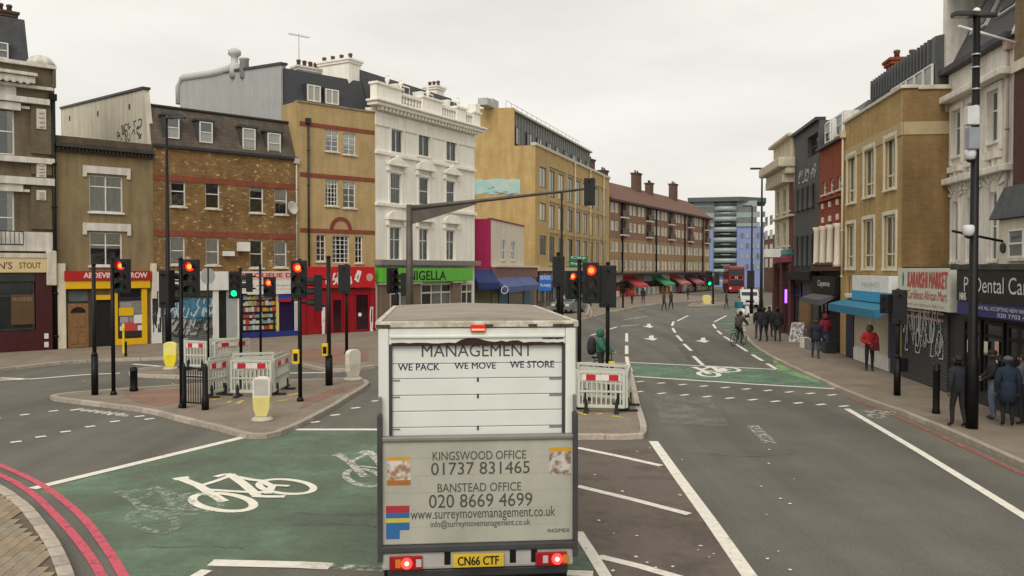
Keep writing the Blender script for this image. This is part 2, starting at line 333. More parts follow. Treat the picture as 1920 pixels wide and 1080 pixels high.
# dashed lane lines beyond
for a in ([(1175, 625), (1175, 641)], [(1175, 648), (1175, 664)], [(1175, 669), (1177, 682), (1183, 697)], [(1318, 685), (1300, 668)], [(1296, 658), (1282, 645)], [(1279, 640), (1269, 629)], [(1266, 624), (1261, 615)],
          [(1260, 611), (1263, 603)], [(1270, 602), (1290, 592)], [(1455, 692), (1438, 682)], [(1430, 677), (1410, 665)], [(1401, 659), (1379, 645)], [(1373, 641), (1358, 631)], [(1353, 627), (1345, 620)], [(1342, 616), (1337, 608)], [(1339, 604), (1362, 592)],
          [(1108, 629), (1125, 624)], [(1135, 620), (1157, 613)], [(1165, 612), (1197, 609)], [(1170, 600), (1200, 594)], [(1185, 583), (1207, 580)], [(1245, 589), (1285, 588)], [(1285, 581), (1330, 578)], [(1310, 591), (1345, 591)], [(1190, 598), (1212, 593)], [(1060, 615), (1085, 607)]):
    ribbon('lane_dash', a, .16, LINE if a[0][1] > 600 else LINEW)
ribbon('lane_line', [(1100, 679), (1181, 681)], .14, LINEW)
for p in ([(-80, 716), (60, 711), (160, 703), (225, 700)], [(250, 683), (335, 690)], [(540, 700), (620, 699)], [(0, 709), (55, 711)]): ribbon('lane_line', p, .2, LINE)
# crossing studs
for a, b, c in ([(1200, 716), (1560, 741), 10], [(1198, 735), (1582, 762), 10], [(30, 829), (262, 781), 6], [(-62, 792), (100, 771), 4], [(590, 792), (705, 752), 4], [(140, 769), (280, 786), 3]):
    for i in range(c):
        t = i/(c-1); x = a[0]+(b[0]-a[0])*t; y = a[1]+(b[1]-a[1])*t; s = 8*(y-505)/250
        ribbon('crossing_stud', [(x-s, y+s*.12), (x+s, y-s*.12)], .15, LINE)
for k in range(7): ribbon('worn_road_lettering', [(150+k*13, 766+k*1.6), (158+k*13, 772+k*1.6)], .14, LINEW); ribbon('worn_road_lettering', [(152+k*13, 771+k*1.6), (162+k*13, 768+k*1.6)], .1, LINEW, .0115)
# bicycle symbols, traced on the road
def bike_mark(T, w, mat, z=.011, name='bicycle_marking'):
    root = None
    pts_groups = []
    def ell(cx, cy, rx, ry, rot, a0=0, a1=360, n=28):
        c, s = math.cos(rot), math.sin(rot); n_ = int(n*(a1-a0)/360)
        return [(cx+rx*math.cos(math.radians(a))*c-ry*math.sin(math.radians(a))*s, cy+rx*math.cos(math.radians(a))*s+ry*math.sin(math.radians(a))*c) for a in [a0+(a1-a0)*k/n_ for k in range(n_+1)]]
    m = MB(); cnt = [0]
    def strip(px, ww):
        pts = [G(*T(x, y)) for x, y in px]; base = len(m.v); k = len(pts); zz = z+cnt[0]*.0006; cnt[0] += 1
        for i in range(k):
            t = pts[min(i+1, k-1)]-pts[max(i-1, 0)]; t.z = 0; t.normalize(); nn = Vector((-t.y, t.x, 0))*(ww/2); a = pts[i]+nn; b = pts[i]-nn; m.v += [(a.x, a.y, zz), (b.x, b.y, zz)]
        for i in range(k-1): m.f.append((base+2*i+1, base+2*i+3, base+2*i+2, base+2*i)); m.mi.append(0); m.sm.append(False)
    strip(ell(497, 585, 208, 58, .10), w*1.15); strip(ell(925, 480, 185, 48, .075), w)
    for pl, ww in (([(165, 432), (215, 424), (268, 418)], w*1.5), ([(215, 428), (330, 472), (420, 530), (505, 582)], w*1.35), ([(345, 475), (450, 443), (560, 402)], w), ([(445, 415), (500, 400), (555, 396)], w*1.1),
                   ([(545, 398), (640, 465), (725, 540)], w*1.35), ([(370, 500), (540, 512), (700, 520)], w*.9), ([(700, 545), (800, 549), (915, 549)], w*1.1), ([(570, 412), (690, 435), (780, 445)], w), ([(750, 440), (830, 480), (800, 530)], w*1.1), ([(790, 470), (945, 478)], w*.8), ([(715, 525), (840, 512)], w*1.2)):
        strip(pl, ww)
    return put(name, m.mesh(name, mat), road)
k_ = 460/1656.0
bike_mark(lambda x, y: (280+x*k_, 780+y*k_), .13, M_paint('fresh_symbol_paint', (.76, .72, .62), wear=.27, wscale=8))
bike_mark(lambda x, y: (1298+(x-165)/965*90, 687+(y-395)/255*20), .16, LINE)
bike_mark(lambda x, y: (1622+(x-165)/965*60, 770+(y-395)/255*15), .12, GHOST, .016)
FADE = M_paint('faded_symbol_paint', (.42, .46, .38), wear=.57, wscale=8, soft=.12)
def arc(cx, cy, rx, ry, a0, a1): return [(cx+rx*math.cos(math.radians(a)), cy+ry*math.sin(math.radians(a))) for a in range(a0, a1, 12)]
bike_mark(lambda x, y: (240+(x-270)/855*178, 914+(y-395)/255*86), .12, FADE, .0125, 'faded_bicycle_marking'); bike_mark(lambda x, y: (645+(x-270)/450*76, 846+(y-395)/255*68), .12, LINEW, .0125, 'faded_bicycle_marking')
for p, w in (([(242, 925), (262, 920)], .2),):
    ribbon('faded_bicycle_marking', p, w, LINEW if p[0][0] > 600 else FADE, .0125)
def arrow(px, tail, head, z=.011):
    ribbon('direction_arrow', [px, tail], .2, LINE); 
    ribbon('direction_arrow', [tail, head], 1.0, LINE, .0125, w2=.05)
for cx, cy, s in ((1222, 634, 1.0), (1217, 611, .8), (1319, 638, 1.0)):
    sheet('direction_arrow', [(cx-16*s, cy+1), (cx-5*s, cy+.5), (cx-5*s, cy-4*s), (cx+3*s, cy-5*s), (cx+4*s, cy+.5), (cx+11*s, cy+1.5), (cx+3*s, cy+5*s)], LINE, .011)
ribbon('direction_arrow', [(1410, 798), (1445, 832)], .3, GHOST, .011)
# ------------------------------------------------------------------ pavements, islands with kerb stones
KERB = M('granite_kerb', (.33, .285, .235), .85, var=.25, scale=9, bump=.25); KERBL = M('pale_kerb', (.42, .36, .30), .85, var=.2, scale=9, bump=.25)
PAVE = MB_brick('paving_slabs', (.25, .205, .158), (.22, .18, .14), (.15, .125, .1), bw=.6, bh=.6, var=.2, streak=0)
def slab_xy(m):
    t = m.node_tree; K = t.links.new
    br = [n for n in t.nodes if n.type == 'TEX_BRICK'][0]; co = [n for n in t.nodes if n.type == 'TEX_COORD'][0]; K(co.outputs['Object'], br.inputs['Vector']); br.offset = .5; return m
slab_xy(PAVE)
TACT = slab_xy(MB_brick('red_tactile_paving', (.26, .155, .115), (.235, .14, .105), (.16, .105, .085), bw=.4, bh=.4, var=.2, streak=0))
def pavement(name, label, px, kerb_px, mat, h=.12, world_extra=None, kmat=KERB, stone=.9, smooth=4, near_only=70, kw=.16, drop=.004, gap=.006):
    """kerb_px: kerb line (top outer edge), in the order that keeps the pavement on its left; world_extra closes the polygon"""
    K_ = catmull([G(x, y, h) for x, y in kerb_px], smooth); inner = offset_line(K_, kw+.004)
    poly = [(p.x, p.y) for p in inner]+[(p.x, p.y) for p in (world_extra or [])]
    m = MB(); m.prism(poly, -.05, h-drop)
    me = m.mesh(name, mat); bm = bmesh.new(); bm.from_mesh(me); bmesh.ops.triangulate(bm, faces=[f for f in bm.faces if len(f.verts) > 4]); bmesh.ops.recalc_face_normals(bm, faces=bm.faces[:]); bm.to_mesh(me); bm.free()
    root = tag(put(name, me), label, kind='structure')
    # stones along the line
    L_ = [0]
    for a, b in zip(K_, K_[1:]): L_.append(L_[-1]+(b-a).length)
    def at(s):
        for i in range(len(K_)-1):
            if L_[i+1] >= s: t = (s-L_[i])/max(1e-6, L_[i+1]-L_[i]); return K_[i].lerp(K_[i+1], t)
        return K_[-1]
    n = max(1, round(L_[-1]/stone)); st = L_[-1]/n
    for i in range(n):
        a, b = at(i*st+gap), at((i+1)*st-gap); mid = (a+b)/2
        d = (b-a); ln = d.length; 
        if ln < .05: continue
        c = at((i+.5)*st); bow = c-mid; u = d.normalized(); nl = Vector((-u.y, u.x, 0)); j = random.uniform(-.006, .006)
        mk = MB(); bo = bow.dot(nl)
        mk.prism([(-ln/2, 0), (0, bo), (ln/2, 0), (ln/2, kw), (0, bo+kw), (-ln/2, kw)], -.05, h+j)
        put('kerb_stone', mk.mesh('kerb_stone', kmat if random.random() < .7 else (KERB if kmat is KERBL else KERBL), bevel=.012), root, (mid.x, mid.y, 0), math.atan2(u.y, u.x))
    return root
near_left = [(-260, 850), (-120, 866), (-40, 890), (10, 912), (62, 950), (104, 1003), (128, 1046), (143, 1085), (158, 1140), (170, 1260)]
gl = G(-260, 850); gr = G(170, 1260)
corner = pavement('pavement', 'block paved corner pavement with pale kerb at lower left', None, list(reversed(near_left)), MB_brick('paver_bed', (.15, .115, .08), (.14, .11, .08), (.1, .08, .06), bw=.2, bh=.1, streak=0), kmat=KERBL, stone=.42, world_extra=[Vector((-24, gl.y+1, 0)), Vector((-24, gr.y-.6, 0)), Vector((gr.x-.6, gr.y-.6, 0))], kw=.18, drop=.028, gap=.013)
# the blocks of that corner, laid in courses
PAVER = [M('paver_%s' % k, c, .85, var=.18, scale=8, bump=.2) for k, c in (('tan', (.285, .22, .145)), ('brown', (.24, .185, .12)), ('grey', (.255, .21, .155)))]
pmesh = []
for m_ in PAVER:
    q = MB(); q.box(-.217, .217, -.072, .072, 0, .03); pmesh.append(q.mesh('paver', m_, bevel=.006))
kin = [p for p in offset_line(catmull([G(x, y, .12) for x, y in reversed(near_left)], 6), .19)]
def inside(px_, py_):
    # left of the kerb line
    best = 1e9; side = 0
    for a, b in zip(kin, kin[1:]):
        ab = b-a; t = max(0, min(1, ((px_-a.x)*ab.x+(py_-a.y)*ab.y)/(ab.x**2+ab.y**2))); q = a+ab*t; d = (px_-q.x)**2+(py_-q.y)**2
        if d < best: best = d; side = ab.x*(py_-a.y)-ab.y*(px_-a.x)
    return side > 0 and best > .003
cnt = 0; ang = math.radians(99)
for i in range(-60, 80):
    for j in range(-60, 60):
        u = i*.44+(.22 if j % 2 else .03*(j % 3)); v = j*.15; X = -6.2+u*math.cos(ang)-v*math.sin(ang); Y = 12.6+u*math.sin(ang)+v*math.cos(ang)
        if X/Y < -.635 or Y < 10.0 or not inside(X, Y) or cnt >= 300: continue
        put('paver', pmesh[random.choice((0, 0, 1, 2))], corner, (X, Y, .1165+random.uniform(-.0025, .0015)-.03), ang); cnt += 1
# far pavement in front of the left terrace
far_k = [(1345, 560), (1247, 567), (1170, 579), (1093, 598), (1000, 625), (900, 650), (800, 671), (708, 684), (640, 692), (600, 690), (535, 676), (430, 668), (310, 670), (141, 676), (0, 691), (-150, 703), (-420, 720)]
e0 = G(1345, 560); e1 = G(-420, 720)
pavement('pavement', 'far pavement along the left terrace of shops', None, list(reversed([(x, y) for x, y in far_k])), PAVE, world_extra=None if False else [Vector((e0.x-2, e0.y+60, 0)), Vector((-60, 150, 0)), Vector((e1.x-6, e1.y+40, 0))], stone=1.0)
right_k = [(2300, 1040), (2080, 938), (1920, 868), (1800, 815), (1700, 774), (1600, 738), (1500, 694), (1440, 665), (1405, 640), (1393, 617), (1398, 597), (1425, 580), (1470, 565)]
f0 = G(1470, 565); f1 = G(2300, 1040)
pavement('pavement', 'right hand pavement with pedestrians in front of the shops', None, list(reversed(right_k)), PAVE, world_extra=[Vector((30, f1.y-1, 0)), Vector((60, 40, 0)), Vector((90, f0.y+20, 0))], stone=1.0)
def island(label, px, mat, stone=.9, name='traffic_island', kmat=KERB, h=.12):
    """closed outline, counter-clockwise on the ground"""
    P_ = [G(x, y, h) for x, y in px]; n = len(P_); area = sum(P_[i].x*P_[(i+1) % n].y-P_[(i+1) % n].x*P_[i].y for i in range(n))
    if area < 0: px = list(reversed(px))
    return pavement(name, label, None, px+[px[0]], mat, stone=stone, kmat=kmat, smooth=4, h=h)
main_island = island('large left traffic island with railing, barriers and signal poles', [(92, 742), (140, 734), (250, 726), (400, 717), (560, 711), (665, 708), (692, 717), (655, 742), (612, 768), (550, 799), (508, 812), (462, 813), (400, 797), (335, 782), (270, 766), (150, 751)], PAVE)
small_island = island('small island behind with yellow bollard', [(244, 700), (262, 690), (340, 685), (430, 684), (480, 690), (470, 698), (420, 704), (330, 704)], PAVE)
right_island = island('traffic island right of the van with fenced off work', [(985, 814), (1090, 815), (1195, 814), (1213, 803), (1200, 755), (1184, 693), (1165, 681), (1080, 679), (1000, 684)], PAVE, kmat=KERBL)
far_island = island('distant island with yellow bollard and green signal', [(1290, 572), (1330, 571), (1365, 569), (1350, 566), (1305, 567)], PAVE, stone=2)
for px in ([(230, 738), (335, 728), (345, 752), (300, 762), (250, 752)], [(560, 768), (640, 735), (685, 718), (640, 724), (575, 746)], [(540, 655), (640, 652), (690, 660), (690, 676), (620, 685), (560, 672)]):
    pts = [G(x, y, .12) for x, y in px]; sheet('tactile_paving', None, TACT, .122, main_island if px[0][1] > 700 else road, world=pts)
# drain and manhole covers
for (x, y, w, h_) in ((1378, 620, .5, .5),):
    p = G(x, y); q = MB(); q.box(-w/2, w/2, -h_/2, h_/2, 0, .006)
    for k in range(6): q.box(-w/2+.05, w/2-.05, -h_/2+.03+k*h_/6, -h_/2+.05+k*h_/6, .006, .012)
    put('drain_cover', q.mesh('drain_cover', DARK), road, (p.x, p.y, .006))
# reinstatement trenches, tar seams and cracks
TAR = M_paint('tar_seam', (.075, .07, .063), wear=.5, wscale=3, soft=.12); TRENCH = M_paint('trench_patch', (.14, .126, .112), wear=.47, wscale=1.4, soft=.2); PALEP = M_paint('pale_patch', (.215, .195, .17), wear=.46, wscale=1.0, soft=.2)
for px in ([(880, 690), (1000, 690), (1000, 720), (860, 722)], [(1270, 650), (1300, 650), (1350, 690), (1300, 690)]): sheet('trench_patch', px, TRENCH, .0062)
for px in ([(1220, 740), (1330, 745), (1370, 800), (1240, 795)],): sheet('pale_patch', px, PALEP, .0058)
random.seed(31)
for px in ([(1195, 640), (1240, 660), (1290, 700)], [(560, 962), (640, 966), (710, 964)], [(540, 985), (640, 984), (705, 988)], [(250, 1027), (390, 1026), (460, 1030)], [(1300, 850), (1400, 856), (1500, 850)]):
    pts = catmull([G(x, y) for x, y in px], 8); pts = [p+Vector((random.uniform(-.05, .05), random.uniform(-.05, .05), 0)) for p in pts]; ribbon('tar_seam', None, .028, TAR, .0072, world=pts)
# scraps of litter on the carriageway
LIT = M('paper_scrap', (.6, .57, .5), .8)
for k in range(46):
    x, y = random.uniform(1090, 1500), random.uniform(830, 1078)
    if random.random() < .4: x, y = random.uniform(0, 700), random.uniform(700, 760)
    p = G(x, y); q = MB(); s = random.uniform(.012, .035); q.lathe([(s, 0), (s*.8, s*.25), (s*.2, s*.3)], seg=6, sx=random.uniform(.7, 1.6)); put('litter_scrap', q.mesh('litter_scrap', LIT), road, (p.x, p.y, .013), random.random()*3)
# ================================================================== BUILDING KIT
class Bld:
    """local frame: x along the facade (left to right as seen), -y out into the street, z up"""
    def __init__(s, name, label, A, B, cat='building', group=None):
        s.A = A; s.B = B; d = B-A; s.W = d.length; s.ang = math.atan2(d.y, d.x)
        s.ux = Vector((math.cos(s.ang), math.sin(s.ang), 0)); s.uy = Vector((-math.sin(s.ang), math.cos(s.ang), 0))
        s.root = thing(name, label, cat, (A.x, A.y, 0), s.ang, group)
    def uz(s, x, y, off=0):
        d = ray(x, y); P0 = s.A+s.uy*off; o = Vector((0, 0, CAM_H)); t = (P0-o).dot(s.uy)/d.dot(s.uy); p = o+d*t-s.A
        return p.dot(s.ux), p.z
    def yz(s, x, y, u):
        """on the side plane local x = u: (local y, z)"""
        d = ray(x, y); P0 = s.A+s.ux*u; o = Vector((0, 0, CAM_H)); t = (P0-o).dot(s.ux)/d.dot(s.ux); p = o+d*t-s.A
        return p.dot(s.uy), p.z
    def rect(s, x0, x1, y0, y1, off=0):
        """pixel box -> local (x0,x1,z0,z1), heights taken at its middle"""
        xm, ym = (x0+x1)/2, (y0+y1)/2
        return (s.uz(x0, ym, off)[0], s.uz(x1, ym, off)[0], s.uz(xm, y1, off)[1], s.uz(xm, y0, off)[1])
    def box(s, name, x0, x1, y0, y1, z0, z1, mat, bevel=.01, parent=None):
        m = MB(); m.box(0, x1-x0, 0, y1-y0, 0, z1-z0)
        px = parent.location if parent else (0, 0, 0)
        return m.build(name, mat, parent or s.root, (x0-px[0], y0-px[1], z0-px[2]), bevel)
    def pbox(s, name, px, out, mat, bevel=.01, inn=.05):
        a, b, c, d = s.rect(*px); return s.box(name, a, b, -out, inn, c, d, mat, bevel)
    def wall(s, z0, z1, openings, mat, D=8, name='wall', x0=0, x1=None, y=0, reveal=.16, side_mat=None, back=True, top=None):
        x1 = s.W if x1 is None else x1; ops = [(max(a, x0), min(b, x1), max(c, z0), min(d, z1)) for a, b, c, d in openings]; m = MB()
        xs = sorted({x0, x1, *[o[0] for o in ops], *[o[1] for o in ops]}); zs = sorted({z0, z1, *[o[2] for o in ops], *[o[3] for o in ops]})
        for a, b in zip(xs, xs[1:]):
            for c, d in zip(zs, zs[1:]):
                cx, cz = (a+b)/2, (c+d)/2
                if b-a < 1e-4 or d-c < 1e-4 or any(o[0] < cx < o[1] and o[2] < cz < o[3] for o in ops): continue
                m.face([(a, y, c), (b, y, c), (b, y, d), (a, y, d)])
        for a, b, c, d in ops:
            r = y+reveal
            m.face([(a, y, c), (a, y, d), (a, r, d), (a, r, c)]); m.face([(b, y, c), (b, r, c), (b, r, d), (b, y, d)])
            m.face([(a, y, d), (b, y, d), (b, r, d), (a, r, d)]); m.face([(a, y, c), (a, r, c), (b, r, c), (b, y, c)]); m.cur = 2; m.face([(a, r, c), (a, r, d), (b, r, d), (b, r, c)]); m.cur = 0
        m.cur = 1 if side_mat else 0
        m.face([(x0, y, z0), (x0, y, z1), (x0, D, z1), (x0, D, z0)]); m.face([(x1, y, z0), (x1, D, z0), (x1, D, z1), (x1, y, z1)])
        if back: m.face([(x0, D, z0), (x0, D, z1), (x1, D, z1), (x1, D, z0)])
        m.face([(x0, y, z1), (x1, y, z1), (x1, D, z1), (x0, D, z1)])
        return m.build(name, [mat, side_mat or mat, ROOM], s.root)
    def window(s, r, style='sash', pane=None, frame=None, sill=True, y=.07, fw=.055, sillmat=None, lintel=None):
        a, b, c, d = r; w, h = b-a, d-c; frame = frame or WHITE
        root = put('window', frame_mesh(w, h, style, frame, fw), s.root, (a, y, c))
        for (p0, p1, q0, q1) in cells(w, h, style, fw):
            pm = pane[random.randrange(len(pane))] if isinstance(pane, (list, tuple)) else (pane or PANE_M)
            put('pane', pane_mesh(p1-p0, q1-q0, GLASS if y == .07 else pm), root, (p0, .035, q0))
        if y == .07: dress(root, w, h, pm, fw)
        if sill:
            m = MB(); m.box(-.07, w+.07, -y-.1, .0, -.09, -.003); put('sill', m.mesh('sill', sillmat or STONE, bevel=.012), root)
        if lintel:
            m = MB(); m.box(-.15, w+.15, -y-.03, .0, h+.003, h+.28); put('lintel', m.mesh('lintel', lintel, bevel=.012), root)
        return root
_fm = {}
def dress(root, w, h, pm, fw):
    """what hangs behind the glass: nets, blinds, drawn or half drawn curtains"""
    def hang(nm, x0, x1, z0, z1, mat, waves=0, yy=.056):
        m = MB(); n = max(2, waves*4) if waves else 1
        for k in range(n):
            a, b = x0+(x1-x0)*k/n, x0+(x1-x0)*(k+1)/n; ya = yy+(.012*math.sin(k*math.pi/2) if waves else 0); yb = yy+(.012*math.sin((k+1)*math.pi/2) if waves else 0); m.face([(a, ya, z0), (b, yb, z0), (b, yb, z1), (a, ya, z1)])
        put(nm, m.mesh(nm, mat), root)
    r = random.random(); c = random.choice(CURT)
    if pm is PANE_N: hang('net_curtain', fw, w-fw, fw, h-fw, NET, 4)
    elif pm is PANE_W_[0]: hang('blind', fw, w-fw, h*random.uniform(.05, .4), h-fw, BLIND)
    elif pm is PANE_M:
        if r < .45: hang('blind', fw, w-fw, h*random.uniform(.35, .7), h-fw, BLIND)
        else: f = random.uniform(.18, .34); hang('curtain', fw, w*f, fw, h-fw, c, 2); hang('curtain', w*(1-f), w-fw, fw, h-fw, c, 2)
    elif r < .5: hang('curtain', fw, w*.2, fw, h-fw, c, 2); hang('curtain', w*.82, w-fw, fw, h-fw, c, 2)
    elif r < .65: hang('blind', fw, w-fw, h*.75, h-fw, BLIND)
PANE_W_ = [None]
def splits(w, h, style):
    """vertical bar positions, horizontal bar positions (fractions)"""
    return {'sash': ([], [.5]), 'sash_low': ([], [.42]), 'case2': ([.5], []), 'tee': ([.5], [.62]), 'tee_hi': ([.5], [.70]), 'plain': ([], []), 'cross': ([.5], [.5]), 'case3': ([.333, .667], []), 'tall': ([.5], [.27]), 'sash2': ([.5], [.5]),
            'geo': ([.25, .5, .75], [.17, .34, .5, .67, .83]), 'geo2': ([.5], [.25, .5, .75]), 'shop3': ([.333, .667], [.72]), 'shop2': ([.5], [.72]), 'door': ([], [.8])}[style]
def cells(w, h, style, fw):
    if style in ('geo', 'geo2'): return [(fw, w-fw, fw, h-fw)]
    vx, hz = splits(w, h, style); X = [fw]+[w*f for f in vx]+[w-fw]; Z = [fw]+[h*f for f in hz]+[h-fw]; g = fw*.45
    return [(X[i]+(g if i else 0), X[i+1]-(g if i+1 < len(X)-1 else 0), Z[j]+(g if j else 0), Z[j+1]-(g if j+1 < len(Z)-1 else 0)) for i in range(len(X)-1) for j in range(len(Z)-1)]
def frame_mesh(w, h, style, mat, fw):
    k = ('f', round(w, 2), round(h, 2), style, mat.name, fw)
    if k in _fm: return _fm[k]
    m = MB(); m.box(0, fw, 0, .07, 0, h); m.box(w-fw, w, 0, .07, 0, h); m.box(fw, w-fw, 0, .07, 0, fw); m.box(fw, w-fw, 0, .07, h-fw, h)
    vx, hz = splits(w, h, style); g = fw*.45 if style not in ('geo', 'geo2') else .016
    for f in vx: m.box(w*f-g, w*f+g, .005, .065, fw, h-fw)
    for f in hz: m.box(fw, w-fw, .002 if style[:4] == 'sash' else .008, .062, h*f-g, h*f+g)
    _fm[k] = m.mesh('window', mat); return _fm[k]
def pane_mesh(w, h, mat):
    k = ('p', round(w, 2), round(h, 2), mat.name)
    if k not in _fm: m = MB(); m.box(0, w, 0, .012, 0, h); _fm[k] = m.mesh('pane', mat)
    return _fm[k]
def scribble(root, name, area, mat, n=14, w=.03, seed=1, plane='y', off=-.012, loops=3):
    """graffiti strokes in the wall plane"""
    rnd = random.Random(seed); x0, x1, z0, z1 = area; m = MB()
    for k in range(n):
        cx = rnd.uniform(x0, x1); cz = rnd.uniform(z0, z1); rx = (x1-x0)/n*rnd.uniform(.6, 1.8); rz = (z1-z0)*rnd.uniform(.15, .45)
        a0 = rnd.uniform(0, 6); sw = rnd.uniform(1.5, 5.5); P_ = []
        for q in range(15):
            a = a0+sw*q/14; P_.append(Vector((min(x1, max(x0, cx+rx*math.cos(a)*(1+.4*math.sin(2*a)))), 0, min(z1, max(z0, cz+rz*math.sin(a))))))
        for i in range(14):
            t = P_[i+1]-P_[i]
            if t.length < .01: continue
            t.normalize(); nn = Vector((-t.z, 0, t.x))*w*rnd.uniform(.35, .6); o = off-.0005*k-.00002*i
            q4 = [P_[i]+nn, P_[i]-nn, P_[i+1]-nn, P_[i+1]+nn]
            m.face([(p.x, o, p.z) if plane == 'y' else (o, p.x, p.z) for p in q4])
    return tag(m.build(name, mat, root), kind='stuff')
def chimney(b, x0, x1, y0, y1, z0, z1, mat, pots=3, potmat=None, cap=True):
    m = MB(); m.box(0, x1-x0, 0, y1-y0, 0, z1-z0)
    if cap: m.box(-.08, x1-x0+.08, -.08, y1-y0+.08, z1-z0-.25, z1-z0-.1); m.box(-.14, x1-x0+.14, -.14, y1-y0+.14, z1-z0-.1, z1-z0+.02)
    c = m.build('chimney', mat, b.root, (x0, y0, z0))
    for k in range(pots):
        q = MB(); q.lathe([(.13, 0), (.11, .3), (.14, .32), (.14, .42), (.1, .44)], seg=10)
        if x1-x0 > y1-y0: lp = ((x1-x0)*(k+.5)/pots, (y1-y0)/2, z1-z0)
        else: lp = ((x1-x0)/2, (y1-y0)*(k+.5)/pots, z1-z0)
        put('chimney_pot', q.mesh('chimney_pot', potmat or POT), c, lp)
    return c
POT = M('clay_pot', (.14, .06, .04), .8, var=.4)
def downpipe(b, x, z0, z1, mat=None, r=.06, out=.1, hopper=True):
    m = MB(); m.tube([(0, 0, 0), (0, 0, z1-z0)], r, 8)
    for k in range(int((z1-z0)/2)): m.lathe([(r*1.4, 0), (r*1.4, .08)], (0, 0, k*2+.6), 8)
    if hopper: m.box(-.14, .14, -.1, .1, z1-z0-.3, z1-z0)
    return m.build('downpipe', mat or BLACK, b.root, (x, -out, z0))
def sl_wall(root, name, poly_yz, x, t, mat):
    m = MB(); m.prism(poly_yz, x, x+t, 'x'); return m.build(name, mat, root)
# ================================================================== LEFT TERRACE
LA, LB = VX(110, 40.0), VX(705, 52.0)
lp = lambda x: on_line(x, LA, LB)
# ---------------------------------------------------------------- pub at the far left
BRN = MB_brick('brown_stock_brick', (.19, .15, .092), (.16, .125, .078), (.16, .13, .095), streak=.3)
YST = MB_brick('yellow_stock_panel', (.2, .155, .08), (.17, .13, .07), (.16, .13, .08), streak=.3)
pub = Bld('corner_pub', 'ornate brown brick pub with cream fascia at far left', lp(-150), lp(106))
WH = M('white_stucco', (.66, .63, .57), .8, var=.08, streak=.25)
w_up = pub.rect(-42, 27, 200, 288); w_lo = pub.rect(-42, 27, 357, 457); zt = pub.uz(60, 118)[1]; zf1 = pub.uz(40, 484)[1]; zf0 = pub.uz(40, 511)[1]
wl2 = [(a-2.35, b-2.35, c, d) for a, b, c, d in (w_up, w_lo)]
pub.wall(zf1, zt, [w_up, w_lo]+wl2, BRN, D=9)
for r in (w_up, w_lo, *wl2): pub.window(r, 'sash2', [PANE_D, PANE_M], sill=False)
for (x0, x1, y0, y1, o) in ((-150, 98, 150, 156, .22), (-150, 90, 174, 185, .3), (-150, 37, 183, 198, .2), (30, 55, 199, 204, .1), (-150, 100, 289, 300, .25), (-150, 100, 328, 342, .25), (-150, 42, 340, 355, .15), (30, 55, 355, 360, .1), (-150, 104, 106, 113, .18), (-150, 65, 126, 132, .5), (-150, 62, 133, 145, .38)):
    pub.pbox('cornice', (x0, x1, y0, y1), o, WH)
pub.pbox('stucco_panel', (-150, 30, 148, 172), .04, WH); pub.pbox('stucco_band', (-150, 104, 433, 466), .1, WH); pub.pbox('string_course', (-150, 95, 466, 470), .25, WH); pub.pbox('sign_board_cap', (-150, 92, 474, 483), .35, STONE)
for (y0, y1) in ((300, 328), (345, 430), (185, 289)): pub.pbox('pilaster', (57, 97, y0, y1), .12, YST if y0 == 300 else BRN)
for (y0, y1) in ((205, 243), (305, 333), (357, 376)):
    pub.pbox('carved_panel', (67, 85, y0, y1), .17, WH, .02)
    x0_, x1_, z0_, z1_ = pub.rect(69, 83, y0+2, y1-2)
    for k in range(4): pub.box('carved_knot', x0_+.05, x1_-.05, -.22, -.16, z0_+(z1_-z0_)*(k+.15)/4, z0_+(z1_-z0_)*(k+.8)/4, STONE, .03)
# dentils under the small pediment
a, b, c, d = pub.rect(-150, 60, 140, 146)
for k in range(int((b-a)/.28)): pub.box('dentil', a+k*.28, a+k*.28+.13, -.5, -.36, c-.05, d-.02, WH, .01)
# mansard, chimney and ball finial
zr = zt; ax = pub.uz(54, 60)[0]
m = MB(); m.prism([(1.2, zr), (2.0, pub.uz(50, 38, 2.0)[1]), (7.6, pub.uz(50, 38, 2.0)[1]), (8.2, zr)], -1.0, ax+.3, 'x'); m.build('mansard_roof', LEAD, pub.root)
wr = pub.rect(-30, 15, 78, 108, 1.2); pub.window((wr[0], wr[1], wr[2], wr[3]), 'sash', PANE_M, y=1.12, sill=False); pub.box('dormer', wr[0]-.1, wr[1]+.1, 1.2, 2.6, wr[2]-.05, wr[3]+.1, LEAD)
chimney(pub, pub.uz(-20, 30, 3)[0], pub.uz(30, 30, 3)[0], 3, 3.9, zr, pub.uz(20, 22, 3)[1], MB_brick('chimney_brick', (.12, .07, .05), (.1, .06, .045), (.09, .07, .06)), 3)
cx, cz = pub.uz(76, 108, .6); m = MB(); m.lathe([(.62, 0), (.58, .22), (.42, .42), (.2, .52), (.02, .55)], seg=14); m.build('dome_cap', WH, pub.root, (cx, .6, zt))
# parapet end
pub.box('parapet_pier', pub.uz(97, 150)[0]+.02, pub.W+.05, -.14, .4, pub.uz(100, 165)[1], zt+.06, BRN, .05)
downpipe(pub, pub.W-.1, .1, pub.uz(103, 178)[1], r=.09, out=.16); 
